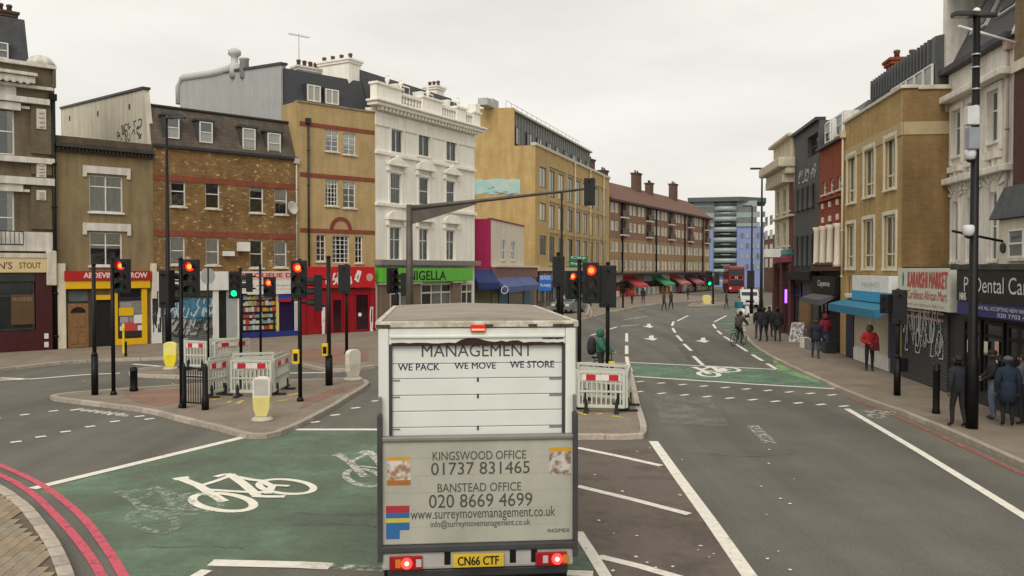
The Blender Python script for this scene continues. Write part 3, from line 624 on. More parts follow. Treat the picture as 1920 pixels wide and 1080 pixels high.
# fascia and shopfront
pub.box('shop_wall', 0, pub.W, 0, 9, 0, zf1, BRN)
fx = pub.uz(84, 498)[0]
pub.box('fascia', 0, fx, -.32, -.02, zf0, zf1, M('cream_fascia', (.62, .5, .27), .6, var=.06), .015)
GOLDT = M('brown_lettering', (.13, .06, .03), .6)
l0 = pub.uz(-64, 497, -.32)[0]; text("MARTIN'S", pub.uz(23, 497, -.32)[0]-l0, .32, GOLDT, pub.root, (l0, -.326, zf0+.16), bold=.01)
l0 = pub.uz(36, 497, -.32)[0]; text('STOUT', pub.uz(77, 497, -.32)[0]-l0, .27, GOLDT, pub.root, (l0, -.326, zf0+.19), bold=.01)
MAROON = M('maroon_gloss', (.055, .012, .014), .3, var=.25); GREEND = M('dark_green_gloss', (.03, .034, .03), .35, var=.2)
pub.box('corbel', fx, fx+.42, -.36, -.02, zf0-.6, zf1+.35, STONE, .05)
zsb = pub.uz(40, 620)[1]; zst = zf0
pub.box('stall_riser', 0, pub.W-.5, -.2, -.02, 0.12, zsb, MAROON, .02); pub.box('shop_pilaster', pub.W-.95, pub.W-.25, -.24, -.02, 0.12, zst-.01, MAROON, .03)
pub.box('blind_box', 0, pub.W-.97, -.26, -.02, zst-.42, zst-.02, GREEND)
r = (.3, pub.W-1.0, zsb+.03, zst-.45); pub.box('shop_recess', r[0]-.3, r[1], -.14, -.02, r[2]-.02, r[3], GREEND); pub.window(r, 'shop2', PANE_D, GREEND, sill=False, y=-.22, fw=.09)
x0, x1, z0, z1 = pub.rect(18, 62, 552, 608); pub.box('window_display', x0, x1, -.236, -.226, z0, z1, M('brown_poster', (.1, .055, .025), .5), .004)
text('ROZZI', (x1-x0)*.8, .14, M('gold_paint', (.3, .24, .12), .5), pub.root, (x0+(x1-x0)*.1, -.24, z1-.28))
for yy in (630, 646): 
    x0, x1, z0, z1 = pub.rect(83, 91, yy-5, yy+5, -.24); pub.box('sticker', x0, x1, -.248, -.241, z0, z1, WHITE, .002)
# iron balcony
x0, x1, z0, z1 = pub.rect(-50, 44, 432, 459, -.4); m = MB(); m.box(0, x1-x0, 0, .04, 0, .05); m.box(0, x1-x0, 0, .04, z1-z0-.04, z1-z0)
for k in range(12): m.box((x1-x0)*k/11-.012, (x1-x0)*k/11+.012, .005, .03, .05, z1-z0-.04)
m.box(x1-x0-.03, x1-x0, .04, .42, 0, .05); m.box(x1-x0-.03, x1-x0, .04, .42, z1-z0-.04, z1-z0); m.build('iron_balcony', BLACK, pub.root, (x0, -.42, z0))
# ---------------------------------------------------------------- render fronted shop with red and yellow fascia
ren = Bld('rendered_house', 'olive rendered house over the red and yellow shop', lp(106.6), lp(288.6))
OLV = M('olive_render', (.24, .182, .095), .9, var=.14, scale=1.4, streak=.22, bump=.1)
zc1, zc0 = ren.uz(200, 276)[1], ren.uz(200, 292)[1]; zs1 = ren.uz(200, 508)[1]
w1 = ren.rect(167, 230, 330, 398); w2 = ren.rect(168, 229, 436, 498)
ren.wall(zs1, zc0+.05, [w1, w2], OLV, D=9.5)
for r in (w1, w2): ren.window(r, 'tee_hi' if r is w1 else 'tee', [PANE_N, PANE_M], sillmat=WHITE)
for (x0, x1, y0, y1) in ((155, 244, 313, 334), (155, 245, 419, 441)):
    a, b, c, d = ren.rect(x0, x1, y0, y1); m = MB(); L_ = b-a; h_ = d-c
    m.prism([(0, 0), (.17, 0), (.17, h_*.35), (L_-.17, h_*.35), (L_-.17, 0), (L_, 0), (L_, h_), (0, h_)], 0, .09, 'y'); m.build('window_head', WH, ren.root, (a, -.08, c), .01)
ren.box('cornice', -.02, ren.W-.02, -.35, .1, zc0+.22, zc1, M('sooty_cornice', (.05, .042, .036), .9, var=.3)); ren.box('frieze', 0, ren.W-.02, -.12, .1, zc0, zc0+.22, M('sooty_render', (.09, .07, .045), .9, var=.3))
for k in range(26): ren.box('dentil', .06+k*ren.W/26, .06+k*ren.W/26+.07, -.28, -.12, zc0+.08, zc0+.2, MATS['sooty_cornice'], .01)
ren.box('parapet', 0, ren.W-.02, -.02, .3, zc1, zc1+.35, MATS['sooty_render']); ren.box('flat_roof', 0.02, ren.W-.03, .3, 9.4, zc1-.1, zc1+.1, LEAD)
# shopfront
SR = M('shop_red', (.38, .012, .012), .45, var=.08); SY = M('shop_yellow', (.72, .42, .006), .45, var=.08)
ren.box('shop_wall', 0, ren.W, .02, 9.5, 0, zs1, OLV)
a, b, c, d = ren.rect(122, 284, 508, 526, -.35); ren.box('fascia', a, b, -.35, -.02, c, d, SR); a, b, c, d = ren.rect(124, 282, 526, 541, -.3); ren.box('sub_fascia', a, b, -.3, -.02, c, d-.005, SY); zfb = c
a, b, c, d = ren.rect(157, 276, 511, 521, -.35); text('ABDEVIN & ECROW', b-a, d-c, WHITE, ren.root, (a, -.356, c), bold=.02)
a, b, c, d = ren.rect(107, 124, 494, 655, -.2); ren.box('shop_pier', a+.02, b, -.2, 0.0, .12, d, CREAM, .02)
a, b, c, d = ren.rect(284, 297, 494, 560, -.2); ren.box('corbel', a, b-.1, -.3, 0, c, d, CREAM, .03)
a, b, c, d = ren.rect(127, 166, 569, 655, -.1); WOOD = M('oak_door', (.22, .115, .045), .5, var=.25, scale=6)
door = ren.box('door', a, b, -.12, .0, .14, d, WOOD, .01)
for (u0, u1, v0, v1) in ((.14, .45, .08, .4), (.55, .86, .08, .4), (.14, .45, .46, .74), (.55, .86, .46, .74)):
    q = MB(); w_, h_ = b-a, d-.14; q.box(w_*u0, w_*u1, -.02, 0, h_*v0, h_*v1); put('door_panel', q.mesh('door_panel', WOOD, bevel=.012), door)
q = MB(); w_, h_ = b-a, d-.14; q.prism([(w_*.5+w_*.36*math.cos(t), h_*.79+w_*.3*math.sin(t)) for t in [math.pi*k/10 for k in range(11)]], -.015, 0, 'y'); put('fanlight', q.mesh('fanlight', PANE_D), door)
a, b, c, d = ren.rect(126, 168, 543, 567, -.1); ren.window((a, b, c, d), 'plain', PANE_M, DARK, sill=False, y=-.08)
a, b, c, d = ren.rect(178, 214, 556, 655, -.02); ren.box('shop_doorway', a, b, -.05, .0, .14, d, M('dark_interior', (.008, .007, .008), .8), .005)
a, b, c, d = ren.rect(177, 216, 553, 562, -.1); ren.box('door_header', a, b, -.16, 0, c, d, SY)
a, b, c, d = ren.rect(166, 176, 541, 655, -.1); ren.box('door_post', a, b, -.14, 0, .13, d, M('dark_brown_post', (.05, .035, .025), .6))
a, b, c, d = ren.rect(214, 221, 541, 655, -.15); ren.box('door_post', a, b, -.17, 0, .13, d, SY)
a, b, c, d = ren.rect(222, 268, 562, 634, -.15); zsr = c
ren.window((a, b, c, d), 'plain', M_pane('shop_posters', (.3, .29, .27), .2), DARK, sill=False, y=-.16)
for (x0, x1, y0, y1, mt) in ((223, 250, 577, 592, SY), (251, 268, 590, 606, WHITE), (225, 240, 594, 605, M('lilac_poster', (.35, .3, .4), .5)), (224, 268, 620, 632, M('dark_poster', (.03, .02, .02), .5)), (248, 267, 564, 588, GREYP), (234, 256, 604, 626, M('red_poster', (.5, .06, .05), .5)), (225, 233, 612, 620, WHITE), (258, 267, 610, 620, WHITE)):
    p0, p1, p2, p3 = ren.rect(x0, x1, y0, y1, -.18); e = .004*(y0 % 3)+.002*(x0 % 2); ren.box('poster', p0, p1, -.19-e, -.17, p2, p3, mt, .002)
ren.box('stall_riser', a-.05, b+.05, -.2, 0, .13, zsr-.01, SY, .01); a, b, c, d = ren.rect(266, 276, 541, 658, -.2); ren.box('shop_pilaster', a, b, -.22, 0, .13, d, SY, .01)
a, b, c, d = ren.rect(222, 268, 541, 560, -.15); ren.window((a, b, c, d), 'plain', PANE_D, DARK, sill=False, y=-.16)
# ---------------------------------------------------------------- mottled brick house with mansard
bri = Bld('mottled_brick_house', 'mottled brown brick house with slate mansard and four bays', lp(289), lp(559))
MOT = MB_brick('mottled_brick', (.29, .165, .062), (.20, .108, .04), (.22, .155, .08), var=.35, patch=(.58, .48, .31), patch_thr=(.58, .63), streak=.2)
REDB = MB_brick('red_band_brick', (.28, .075, .04), (.24, .06, .035), (.2, .1, .07), var=.2, streak=.15)
zm0 = bri.uz(430, 285)[1]; zs1 = bri.uz(430, 508)[1]
u_op = [bri.rect(*r) for r in ((320, 348, 330, 387), (385, 412, 337, 391), (468, 494, 345, 399), (515, 539, 351, 402))]
l_op = [bri.rect(*r) for r in ((319, 347, 444, 496), (386, 411, 447, 497), (468, 493, 450, 502), (514, 538, 453, 501))]
bri.wall(zs1, zm0, u_op+l_op, MOT, D=17)
for i, r in enumerate(u_op+l_op): bri.window(r, 'sash', [PANE_D, PANE_D, PANE_D, PANE_M, PANE_N, PANE_N, PANE_D, PANE_N][i])
for (ya, yb) in ((318, 332), (432, 445)):
    z0 = bri.uz(430, ya+18 if ya < 400 else ya+3)[1]; bri.box('red_brick_band', .02, bri.W-.02, -.02, .05, z0-.32, z0, REDB, .004)
zt = bri.uz(285, 199, 1.0)[1]; 
SLT = MB_brick('brown_slate', (.135, .108, .082), (.105, .086, .068), (.05, .042, .035), bw=.3, bh=.2, var=.25, streak=.25)
m = MB(); m.prism([(0.02, zm0), (.95, zt), (1.1, zt), (1.1, zm0)], 0.02, bri.W+.0, 'x'); m.build('mansard_roof', SLT, bri.root)
bri.box('gutter', 0, bri.W, -.16, .02, zm0-.1, zm0+.06, DARK, .02); bri.box('ridge_coping', .0, bri.W, .85, 1.25, zt, zt+.1, DARK, .01)
bri.box('flat_roof', 0.3, bri.W-.02, 1.25, 16.9, zt-.3, zt-.1, LEAD)
for (x0, x1, y0, y1) in ((305, 338, 218, 262), (368, 400, 228, 270), (449, 480, 240, 283), (496, 527, 249, 290)):
    a, b, c, d = bri.rect(x0, x1, y0, y1, .3); w_ = b-a
    m = MB(); m.box(0, w_, 0, 1.0, 0, d-c); m.box(-.08, w_+.08, -.1, 1.05, d-c, d-c+.12); m.build('dormer', LEAD, bri.root, (a, .22, c))
    bri.window((a+.12, b-.1, c+.05, d-.04), 'sash', [PANE_M, PANE_N], y=.14, sill=False)
# rendered gable wall over the lower neighbour
z_near = zt+.25; yA, zA = bri.yz(118, 205, 0)
GAB = M('beige_gable_render', (.56, .52, .42), .9, var=.08, scale=1.2, streak=.18)
sl_wall(bri.root, 'gable_wall', [(.1, zm0-.6), (.95, bri.yz(268, 170, 0)[1]), (yA, zA), (yA, zm0-1.5)], -.12, .3, GAB)
p0 = bri.yz(262, 166, 0); sl_wall(bri.root, 'gable_coping', [(.85, bri.yz(268, 170, 0)[1]), (yA, zA), (yA, zA+.12), (.85, bri.yz(268, 170, 0)[1]+.12)], -.2, .42, DARK)
y0_, z0_ = bri.yz(220, 272, -.12); y1_, z1_ = bri.yz(268, 222, -.12)
scribble(bri.root, 'graffiti', (min(y0_, y1_), max(y0_, y1_), min(z0_, z1_), max(z0_, z1_)), M('black_spray', (.03, .03, .03), .7), 22, .07, 5, plane='x', off=-.125)
for (x, y) in ((131, 222), (184, 213), (243, 200)):
    yy, zz = bri.yz(x, y, -.12); bri.box('vent_hole', -.16, -.1, yy-.08, yy+.08, zz-.14, zz+.14, DARK, .01)
# satellite dish, air conditioners
sx, sz = bri.uz(549, 390, -.4); q = MB(); q.lathe([(.02, 0), (.2, .02), (.34, .08), (.38, .13), (.36, .13), (.2, .05), (.02, .03)], seg=16); ob = q.build('satellite_dish', M('dish_grey', (.5, .49, .45), .5), bri.root, (sx, -.25, sz)); ob.rotation_euler = (math.radians(80), 0, math.radians(18))
for r in ((421, 440, 471, 480), (448, 469, 454, 471)):
    a, b, c, d = bri.rect(*r, -.3); m = MB(); m.box(0, b-a, 0, .28, 0, d-c); m.cur = 1; m.lathe([(min(b-a, d-c)*.38, 0), (min(b-a, d-c)*.38, .01)], seg=12); m.build('air_conditioner', [WHITE, DARK], bri.root, (a, -.32, c), .01)
downpipe(bri, bri.W-.12, zs1, zm0, M('grey_pipe', (.45, .42, .38), .6), r=.05)
# ground floor: shuttered shop, grey door, convenience shop
bri.box('shop_wall', 0, bri.W, .02, 17, 0, zs1, MOT)
a, b, c, d = bri.rect(298, 430, 509, 545, -.3); bri.box('blank_fascia', a-.3, b, -.28, -.02, c, d, WHITE, .01)
a, b, c, d = bri.rect(285, 304, 560, 660, -.2); bri.box('painted_pier', a, b, -.2, 0, .12, zs1-.3, WHITE, .02); scribble(bri.root, 'graffiti', (a+.05, b-.03, .7, 3.2), MATS['black_spray'], 16, .06, 9, off=-.206)
a, b, c, d = bri.rect(306, 398, 556, 655, -.1); m = MB(); nsl = 26
SHUT = M('roller_shutter', (.16, .17, .17), .5, var=.15, metal=.2)
bri.box('shutter_box', a, b, -.2, 0, d, d+.45, M('shutter_box_paint', (.05, .05, .05), .6)); sh = put('roller_shutter', None, bri.root, (a, -.1, .13))
ms = MB(); ms.prism([(-.0, 0), (-.035, (d-.13)/nsl*.5), (0, (d-.13)/nsl), (.05, (d-.13)/nsl), (.05, 0)], 0, b-a, 'x'); ms = ms.mesh('slat', SHUT)
for k in range(nsl): put('slat', ms, sh, (0, 0, k*(d-.13)/nsl))
BLUEG = M('blue_spray', (.05, .17, .26), .6, var=.4, scale=6); 
p0, p1, p2, p3 = bri.rect(309, 398, 562, 596, -.15)
random.seed(11)
m = MB(); e = []
for k in range(15): e.append((p0+(p1-p0)*k/14, p3+random.uniform(-.08, .12)))
for k in range(14, -1, -1): e.append((p0+(p1-p0)*k/14, p2+random.uniform(-.12, .1)+.18*math.sin(k*.45)))
m.prism(e, -.152, -.148, 'y'); m.build('graffiti', BLUEG, bri.root)
scribble(bri.root, 'graffiti', (p0, p1, p2, p3), M('pale_spray', (.5, .56, .58), .6), 22, .06, 3, off=-.156); scribble(bri.root, 'graffiti', (p0, p1, .5, p2-.1), M('silver_spray', (.38, .38, .36), .5), 20, .13, 14, off=-.15); scribble(bri.root, 'graffiti', (p0, p1, .4, p2), MATS['black_spray'], 16, .05, 15, off=-.166)
a, b, c, d = bri.rect(398, 409, 545, 655, -.1); bri.box('painted_pier', a, b, -.2, 0, .13, d, WHITE)
a, b, c, d = bri.rect(410, 425, 540, 652, -.05); bri.box('side_door', a, b, -.06, .0, .13, d, PANE_D); a, b, c, d = bri.rect(425, 446, 540, 652, -.1); bri.box('grey_door', a, b, -.1, 0, .13, d, M('pale_grey_door', (.36, .37, .35), .5)); 
a, b, c, d = bri.rect(446, 452, 545, 652, -.15); bri.box('painted_pier', a, b, -.2, 0, .13, d, WHITE)
a, b, c, d = bri.rect(430, 558, 509, 552, -.3); bri.box('fascia', a, b, -.3, -.02, c, d, M('white_fascia', (.68, .66, .6), .5), .01)
a, b, c, d = bri.rect(432, 546, 511, 524, -.3); bri.box('fascia_band', a-.02, b+.1, -.306, -.3, c-.02, d+.01, M('pink_band', (.66, .44, .4), .5), .001); text('BEJIN QUEUE D', b-a, (d-c)*.85, M('red_lettering', (.45, .02, .02), .5), bri.root, (a, -.312, c+.03), bold=.025)
a, b, c, d = bri.rect(432, 556, 528, 544, -.3); text('food and wine off licence', (b-a)*.9, .12, GREYP, bri.root, (a+.1, -.306, c+.2)); text('groceries news mobile phone', (b-a)*.9, .1, M('pink_lettering', (.5, .25, .25), .5), bri.root, (a+.1, -.306, c))
a, b, c, d = bri.rect(453, 484, 552, 640, -.1); INT = M('shop_interior', (.05, .045, .04), .7); bri.box('shop_interior', a, bri.uz(520, 600)[0], -.04, 0, .3, d, INT); 
random.seed(21); GOODS = [M('goods_%d' % i, c_, .5) for i, c_ in enumerate(((.5, .5, .47), (.35, .4, .4), (.5, .35, .03), (.4, .05, .04), (.2, .3, .25), (.55, .52, .45)))]
bx = bri.uz(520, 600)[0]
for row in range(9):
    z_ = .55+row*.33; bri.box('shelf', a+.05, bx-.1, -.16, -.04, z_-.03, z_, DARK, .003); x_ = a+.1
    while x_ < bx-.35:
        w_ = random.uniform(.1, .26); bri.box('boxed_goods', x_, x_+w_*.9, -.14, -.05, z_+.002, z_+random.uniform(.14, .27), random.choice(GOODS), .004); x_ += w_
bri.box('shop_sill', a-.1, bri.W-.1, -.28, 0, .13, .42, M('blue_sill', (.02, .03, .2), .5))
a, b, c, d = bri.rect(519, 523, 552, 640, -.2); bri.box('yellow_frame', a, b, -.22, 0, .42, d, M('pale_yellow', (.6, .5, .2), .5)); a, b, c, d = bri.rect(524, 551, 562, 640, -.1); bri.box('purple_door', a, b, -.12, 0, .42, d, M('purple_glass', (.02, .012, .05), .15))
a, b, c, d = bri.rect(522, 546, 553, 566, -.25); bri.box('blue_sign', a, b, -.25, 0, c, d, M('blue_sign', (.02, .05, .4), .4)); bri.box('red_sign_band', a, b, -.256, -.25, c, c+(d-c)*.45, SR, .001)
a, b, c, d = bri.rect(553, 562, 565, 650, -.3); bri.box('hanging_goods', a, b, -.3, -.22, .4, d, M('white_goods', (.6, .62, .65), .5), .01)
for k in range(9): bri.box('packet', a-.02, b+.01, -.33, -.3, .5+k*(d-.6)/9, .5+k*(d-.6)/9+.2, GOODS[k % 2*5], .01)
# ---------------------------------------------------------------- tan house with red shop
tan = Bld('tan_house', 'tan brick house with red bands above the red shop', lp(559.5), lp(704))
TANB = MB_brick('tan_brick', (.50, .355, .17), (.45, .32, .15), (.46, .34, .18), var=.13, streak=.2)
zp = tan.uz(640, 203)[1]; zs1 = tan.uz(640, 500)[1]
ops = [tan.rect(*r) for r in ((610, 635, 244, 284), (643, 667, 250, 290), (610, 634, 337, 386), (643, 667, 341, 390), (593, 611, 440, 490), (623, 655, 442, 493), (666, 680, 443, 493))]
tan.wall(zs1, zp, ops, TANB, D=3.5)
for i, r in enumerate(ops): tan.window(r, 'geo2' if i in (0, 1, 3, 4, 6) else 'geo', [PANE_M, PANE_M, PANE_D, PANE_N, PANE_M, PANE_D, PANE_D][i], sill=i != 5)
for y, o in ((241, .03), (333, .03), (434, .03)):
    z = tan.uz(640, y)[1]; tan.box('red_brick_band', .12, tan.W-.05, -o, .05, z-.12, z+.12, REDB, .004)
ax_, az_ = tan.uz(639, 434); m = MB()
for k in range(13):
    t0, t1 = math.pi*k/13, math.pi*(k+.93)/13; R0, R1 = .52, .74
    m.prism([(R0*math.cos(t0), R0*math.sin(t0)), (R1*math.cos(t0), R1*math.sin(t0)), (R1*math.cos(t1), R1*math.sin(t1)), (R0*math.cos(t1), R0*math.sin(t1))], -.05, .02, 'y')
m.build('arch_bricks', REDB, tan.root, (ax_, 0, az_+.12))
q = MB(); q.prism([(.5*math.cos(math.pi*k/14), .5*math.sin(math.pi*k/14)) for k in range(15)], -.02, .02, 'y'); q.build('arch_panel', M('pink_panel', (.42, .26, .16), .8), tan.root, (ax_, 0, az_+.12))
tan.box('coping', -.02, tan.W, -.06, .35, zp, zp+.1, M('stained_coping', (.25, .2, .13), .9, var=.3))
downpipe(tan, tan.uz(577, 350)[0], zs1, tan.uz(577, 222)[1], M('brown_pipe', (.03, .02, .018), .5), r=.06)
# dark mansard behind the parapet with its grey gable
zmt = tan.uz(600, 140, 1.6)[1]; MAN = M('dark_slate', (.035, .036, .042), .6, var=.2, scale=6)
m = MB(); m.prism([(.5, zp-.2), (1.5, zmt), (15, zmt+.9), (15, zp-.2)], .0, tan.W-.02, 'x'); m.build('mansard_roof', MAN, tan.root)
for (x0, x1, y0, y1) in ((575, 600, 160, 191), (609, 634, 168, 196)):
    a, b, c, d = tan.rect(x0, x1, y0, y1, .7); tan.window((a, b, c, d), 'case2', PANE_N, y=.6, sill=False, fw=.07); tan.box('dormer', a-.05, b+.05, .68, 2.0, c-.05, d+.08, MAN)
yA, zA = tan.yz(340, 150, 0); yB, zB = tan.yz(530, 122, 0)
GRW = M('grey_gable_render', (.39, .395, .385), .9, var=.07, scale=1.0, streak=.08)
sl_wall(tan.root, 'gable_wall', [(yB, zp-1.0), (yB, zB), (yA, zA), (yA, zp-3)], -.1, .3, GRW); sl_wall(tan.root, 'gable_coping', [(yB-.1, zB), (yA, zA), (yA, zA+.14), (yB-.1, zB+.14)], -.18, .45, DARK)
sl_wall(tan.root, 'party_wall', [(0.01, zs1), (0.01, zp), (yB+.2, zp+.02), (yB+.2, zs1)], -.09, .08, TANB)
# flue duct over the gable
def side_pt(px_, py_, u=0): y_, z_ = tan.yz(px_, py_, u); return Vector((u, y_, z_))
m = MB(); P_ = [side_pt(337, 195), side_pt(336, 165), side_pt(345, 146), side_pt(400, 138), side_pt(436, 128)]; m.tube(P_, .27, 12); m.build('flue_duct', M('galvanised_duct', (.5, .5, .47), .7, metal=0, var=.1), tan.root)
p = side_pt(440, 128); m = MB(); m.lathe([(.32, -.6), (.32, .25), (.22, .3), (.22, .7), (.4, .85), (.4, 1.1), (.2, 1.25)], seg=12); m.build('flue_cowl', MATS['galvanised_duct'], tan.root, p); p = side_pt(458, 128); m = MB(); m.lathe([(.28, -.6), (.28, .5), (.32, .52), (.32, .62)], seg=12); m.build('flue_cowl', MATS['galvanised_duct'], tan.root, p)
chimney(tan, 2.0, 3.6, 3.5, 4.2, zmt-.5, tan.uz(590, 128, 3.5)[1], WH, 4)
m = MB(); m.tube([(0, 0, 0), (0, 0, 2.0)], .025, 6); m.tube([(-.7, 0, 1.9), (.7, 0, 1.9)], .018, 6)
for k in range(6): m.tube([(-.6+k*.24, -.3, 1.9), (-.6+k*.24, .3, 1.9)], .012, 5)
m.build('television_aerial', M('aerial_grey', (.35, .35, .36), .5), tan.root, (2.2, 3.8, tan.uz(590, 128, 3.5)[1]))
# red shop
tan.box('shop_wall', 0, tan.W, .02, 3.5, 0, zs1, TANB)
a, b, c, d = tan.rect(560, 704, 500, 540, -.4); tan.box('fascia', a+.05, b-.05, -.4, -.02, c, d, M('bright_red_fascia', (.5, .015, .02), .4, var=.06), .02)
WHL = M('white_lettering', (.75, .74, .72), .5)
for k, (x0, x1, y0, y1) in enumerate(((611, 634, 512, 532), (653, 676, 508, 532))):
    p0, p1, p2, p3 = tan.rect(x0, x1, y0, y1, -.4); scribble(tan.root, 'fascia_ornament', (p0, p1, p2, p3), WHL, 9, .09, 31+k, off=-.408)
p0, p1, p2, p3 = tan.rect(686, 700, 512, 528, -.4); q = MB(); R_ = (p1-p0)*.45; q.prism([(R_*math.cos(2*math.pi*k/12), R_*math.sin(2*math.pi*k/12)) for k in range(12)], -.41, -.4, 'y'); q.build('round_emblem', M('pink_emblem', (.6, .3, .28), .5), tan.root, ((p0+p1)/2, 0, (p2+p3)/2))
SRD = M('shopfront_red', (.30, .008, .016), .4, var=.15)
tan.box('shopfront', .05, tan.W-.1, -.16, -.02, .13, zs1-1.3, SRD, .01)
for (x0, x1, y0, y1) in ((665, 692, 550, 620), (622, 642, 560, 625), (588, 594, 575, 605)):
    p0, p1, p2, p3 = tan.rect(x0, x1, y0, y1, -.16); tan.window((p0, p1, p2, p3), 'plain', M_pane('maroon_glass', (.03, .008, .012)), SRD, sill=False, y=-.2, fw=.08)
for x in (564, 603, 645, 694):
    p0, p1, p2, p3 = tan.rect(x, x+8, 545, 640, -.2); tan.box('shop_pilaster', p0, p1, -.26, -.1, .13, p3, SRD, .015)
for k, x in enumerate((606, 696)): p0, p1, p2, p3 = tan.rect(x-2, x+3, 575, 640, -.27); scribble(tan.root, 'painted_ornament', (p0, p1, p2, p3), WHL, 8, .05, 51+k, off=-.266)
p0, p1, p2, p3 = tan.rect(672, 679, 585, 593, -.2); q = MB(); q.prism([(.12*math.cos(2*math.pi*k/12), .12*math.sin(2*math.pi*k/12)) for k in range(12)], -.215, -.2, 'y'); q.build('window_sticker', WHL, tan.root, (p0+.1, 0, p2+.1))
# ---------------------------------------------------------------- white stucco corner house
whi = Bld('white_stucco_house', 'tall white stucco house with balustrade above the green shop', VX(704.5, 52.0), VX(890, 62.0))
STU = M('bright_stucco', (.86, .83, .75), .75, var=.05, scale=.8, streak=.12)
zc = whi.uz(800, 225)[1]; zs1 = whi.uz(800, 498)[1]
wops = [whi.rect(*r) for r in ((733, 755, 243, 286), (784, 806, 253, 293), (836, 856, 262, 302), (731, 752, 325, 382), (785, 804, 333, 384), (836, 853, 340, 382), (730, 751, 426, 487), (785, 803, 429, 488), (836, 852, 432, 488))]
whi.wall(zs1, zc, wops, STU, D=14)
sty = ['case2']*3+['sash']*3+['tall_']*3
for i, r in enumerate(wops):
    whi.window(r, ['case2', 'sash', 'tee'][i//3], [PANE_M, PANE_M, PANE_M, PANE_N, PANE_D, PANE_M, PANE_D, PANE_D, PANE_D][i], sillmat=STU)
    # architrave
    a, b, c, d = r; m = MB(); m.box(-.18, -.01, -.07, .02, -.1, d-c+.16); m.box(b-a+.01, b-a+.18, -.07, .02, -.1, d-c+.16); m.box(-.01, b-a+.01, -.07, .02, d-c+.01, d-c+.16); m.build('architrave', STU, whi.root, (a, 0, c), .01)
    if i >= 3:
        w_ = b-a; m = MB(); m.box(-.42, w_+.42, -.32, .0, .45, .6); m.box(-.35, -.16, -.2, 0, .1, .45); m.box(w_+.16, w_+.35, -.2, 0, .1, .45)
        if i % 2: m.prism([(-.42, .6), (w_+.42, .6), (w_/2, 1.08)], -.3, 0, 'y'); m.prism([(-.1, .66), (w_+.1, .66), (w_/2, .93)], -.31, -.3, 'y')
        else:
            n_ = 14; m.prism([(w_/2+(w_/2+.42)*math.cos(math.pi*k/n_), .6+.45*math.sin(math.pi*k/n_)) for k in range(n_+1)], -.3, 0, 'y')
        m.build('window_pediment', STU, whi.root, (a, 0, d), .012)
for y, o in ((303, .18), (392, .2)):
    z = whi.uz(800, y)[1]; whi.box('string_course', -.05, whi.W+.05, -o, .05, z-.1, z+.1, STU, .02)
whi.box('frieze', -.03, whi.W+.03, -.08, .05, zc-1.1, zc-.3, STU, .01); whi.box('cornice', -.55, whi.W+.5, -.6, .2, zc, zc+.22, STU, .05); whi.box('cornice_crown', -.68, whi.W+.62, -.75, .2, zc+.22, zc+.36, STU, .05)
for k in range(30): whi.box('modillion', .05+k*whi.W/30, .05+k*whi.W/30+.16, -.5, -.08, zc-.22, zc-.01, STU, .02)
zb = zc+.36; zbt = zb+.95
piers = [0, .30, .36, .62, .66, 1.0]
for (f0, f1) in ((-.02, .20), (.40, .60), (.76, .86), (.95, 1.03)):
    whi.box('balustrade_pier', whi.W*f0, whi.W*f1, -.3, .2, zb, zbt, STU, .03); whi.box('pier_cap', whi.W*f0-.08, whi.W*f1+.08, -.4, .28, zbt, zbt+.16, STU, .03)
bal = MB(); bal.lathe([(.09, 0), (.06, .08), (.11, .25), (.06, .42), (.09, .52)], seg=8); bal = bal.mesh('baluster', STU)
for (f0, f1) in ((.20, .40), (.60, .76), (.86, .95)):
    whi.box('balustrade_rail', whi.W*f0+.01, whi.W*f1-.01, -.22, .12, zbt-.25, zbt-.05, STU, .02); whi.box('balustrade_plinth', whi.W*f0+.01, whi.W*f1-.01, -.22, .12, zb, zb+.2, STU, .02)
    n_ = int(whi.W*(f1-f0)/.3)
    for k in range(n_): put('baluster', bal, whi.root, (whi.W*(f0+(f1-f0)*(k+.5)/n_), -.05, zb+.2))
urn = MB(); urn.lathe([(.1, 0), (.1, .06), (.05, .12), (.15, .28), (.17, .38), (.08, .45), (.06, .55), (.09, .6), (.02, .75)], seg=10); urn = urn.mesh('urn_finial', STU)
for f in (.1, .22, .48, .8): put('urn_finial', urn, whi.root, (whi.W*f, -.05, zbt+.16))
whi.box('end_pedestal', whi.W-.3, whi.W+.3, -.3, .4, zbt+.16, zbt+.75, STU, .05)
m = MB(); m.prism([(1.0, zb), (1.6, zbt+1.2), (8, zbt+1.2), (8, zb)], .5, whi.W-.6, 'x'); m.build('mansard_roof', LEAD, whi.root)
for f in (.28, .52, .80):
    a = whi.W*f; whi.box('dormer', a-.1, a+1.3, .7, 2.2, zb+.3, zbt+.75, STU, .02); whi.window((a, a+1.2, zb+.35, zbt+.68), 'case2', PANE_D, y=.62, sill=False)
chimney(whi, -.5, .6, 1.6, 4.4, zc-1, whi.uz(670, 124, 2.5)[1], STU, 4); chimney(whi, whi.W-1.2, whi.W-.2, 2.5, 3.6, zb, whi.uz(858, 178, 3)[1], STU, 3)
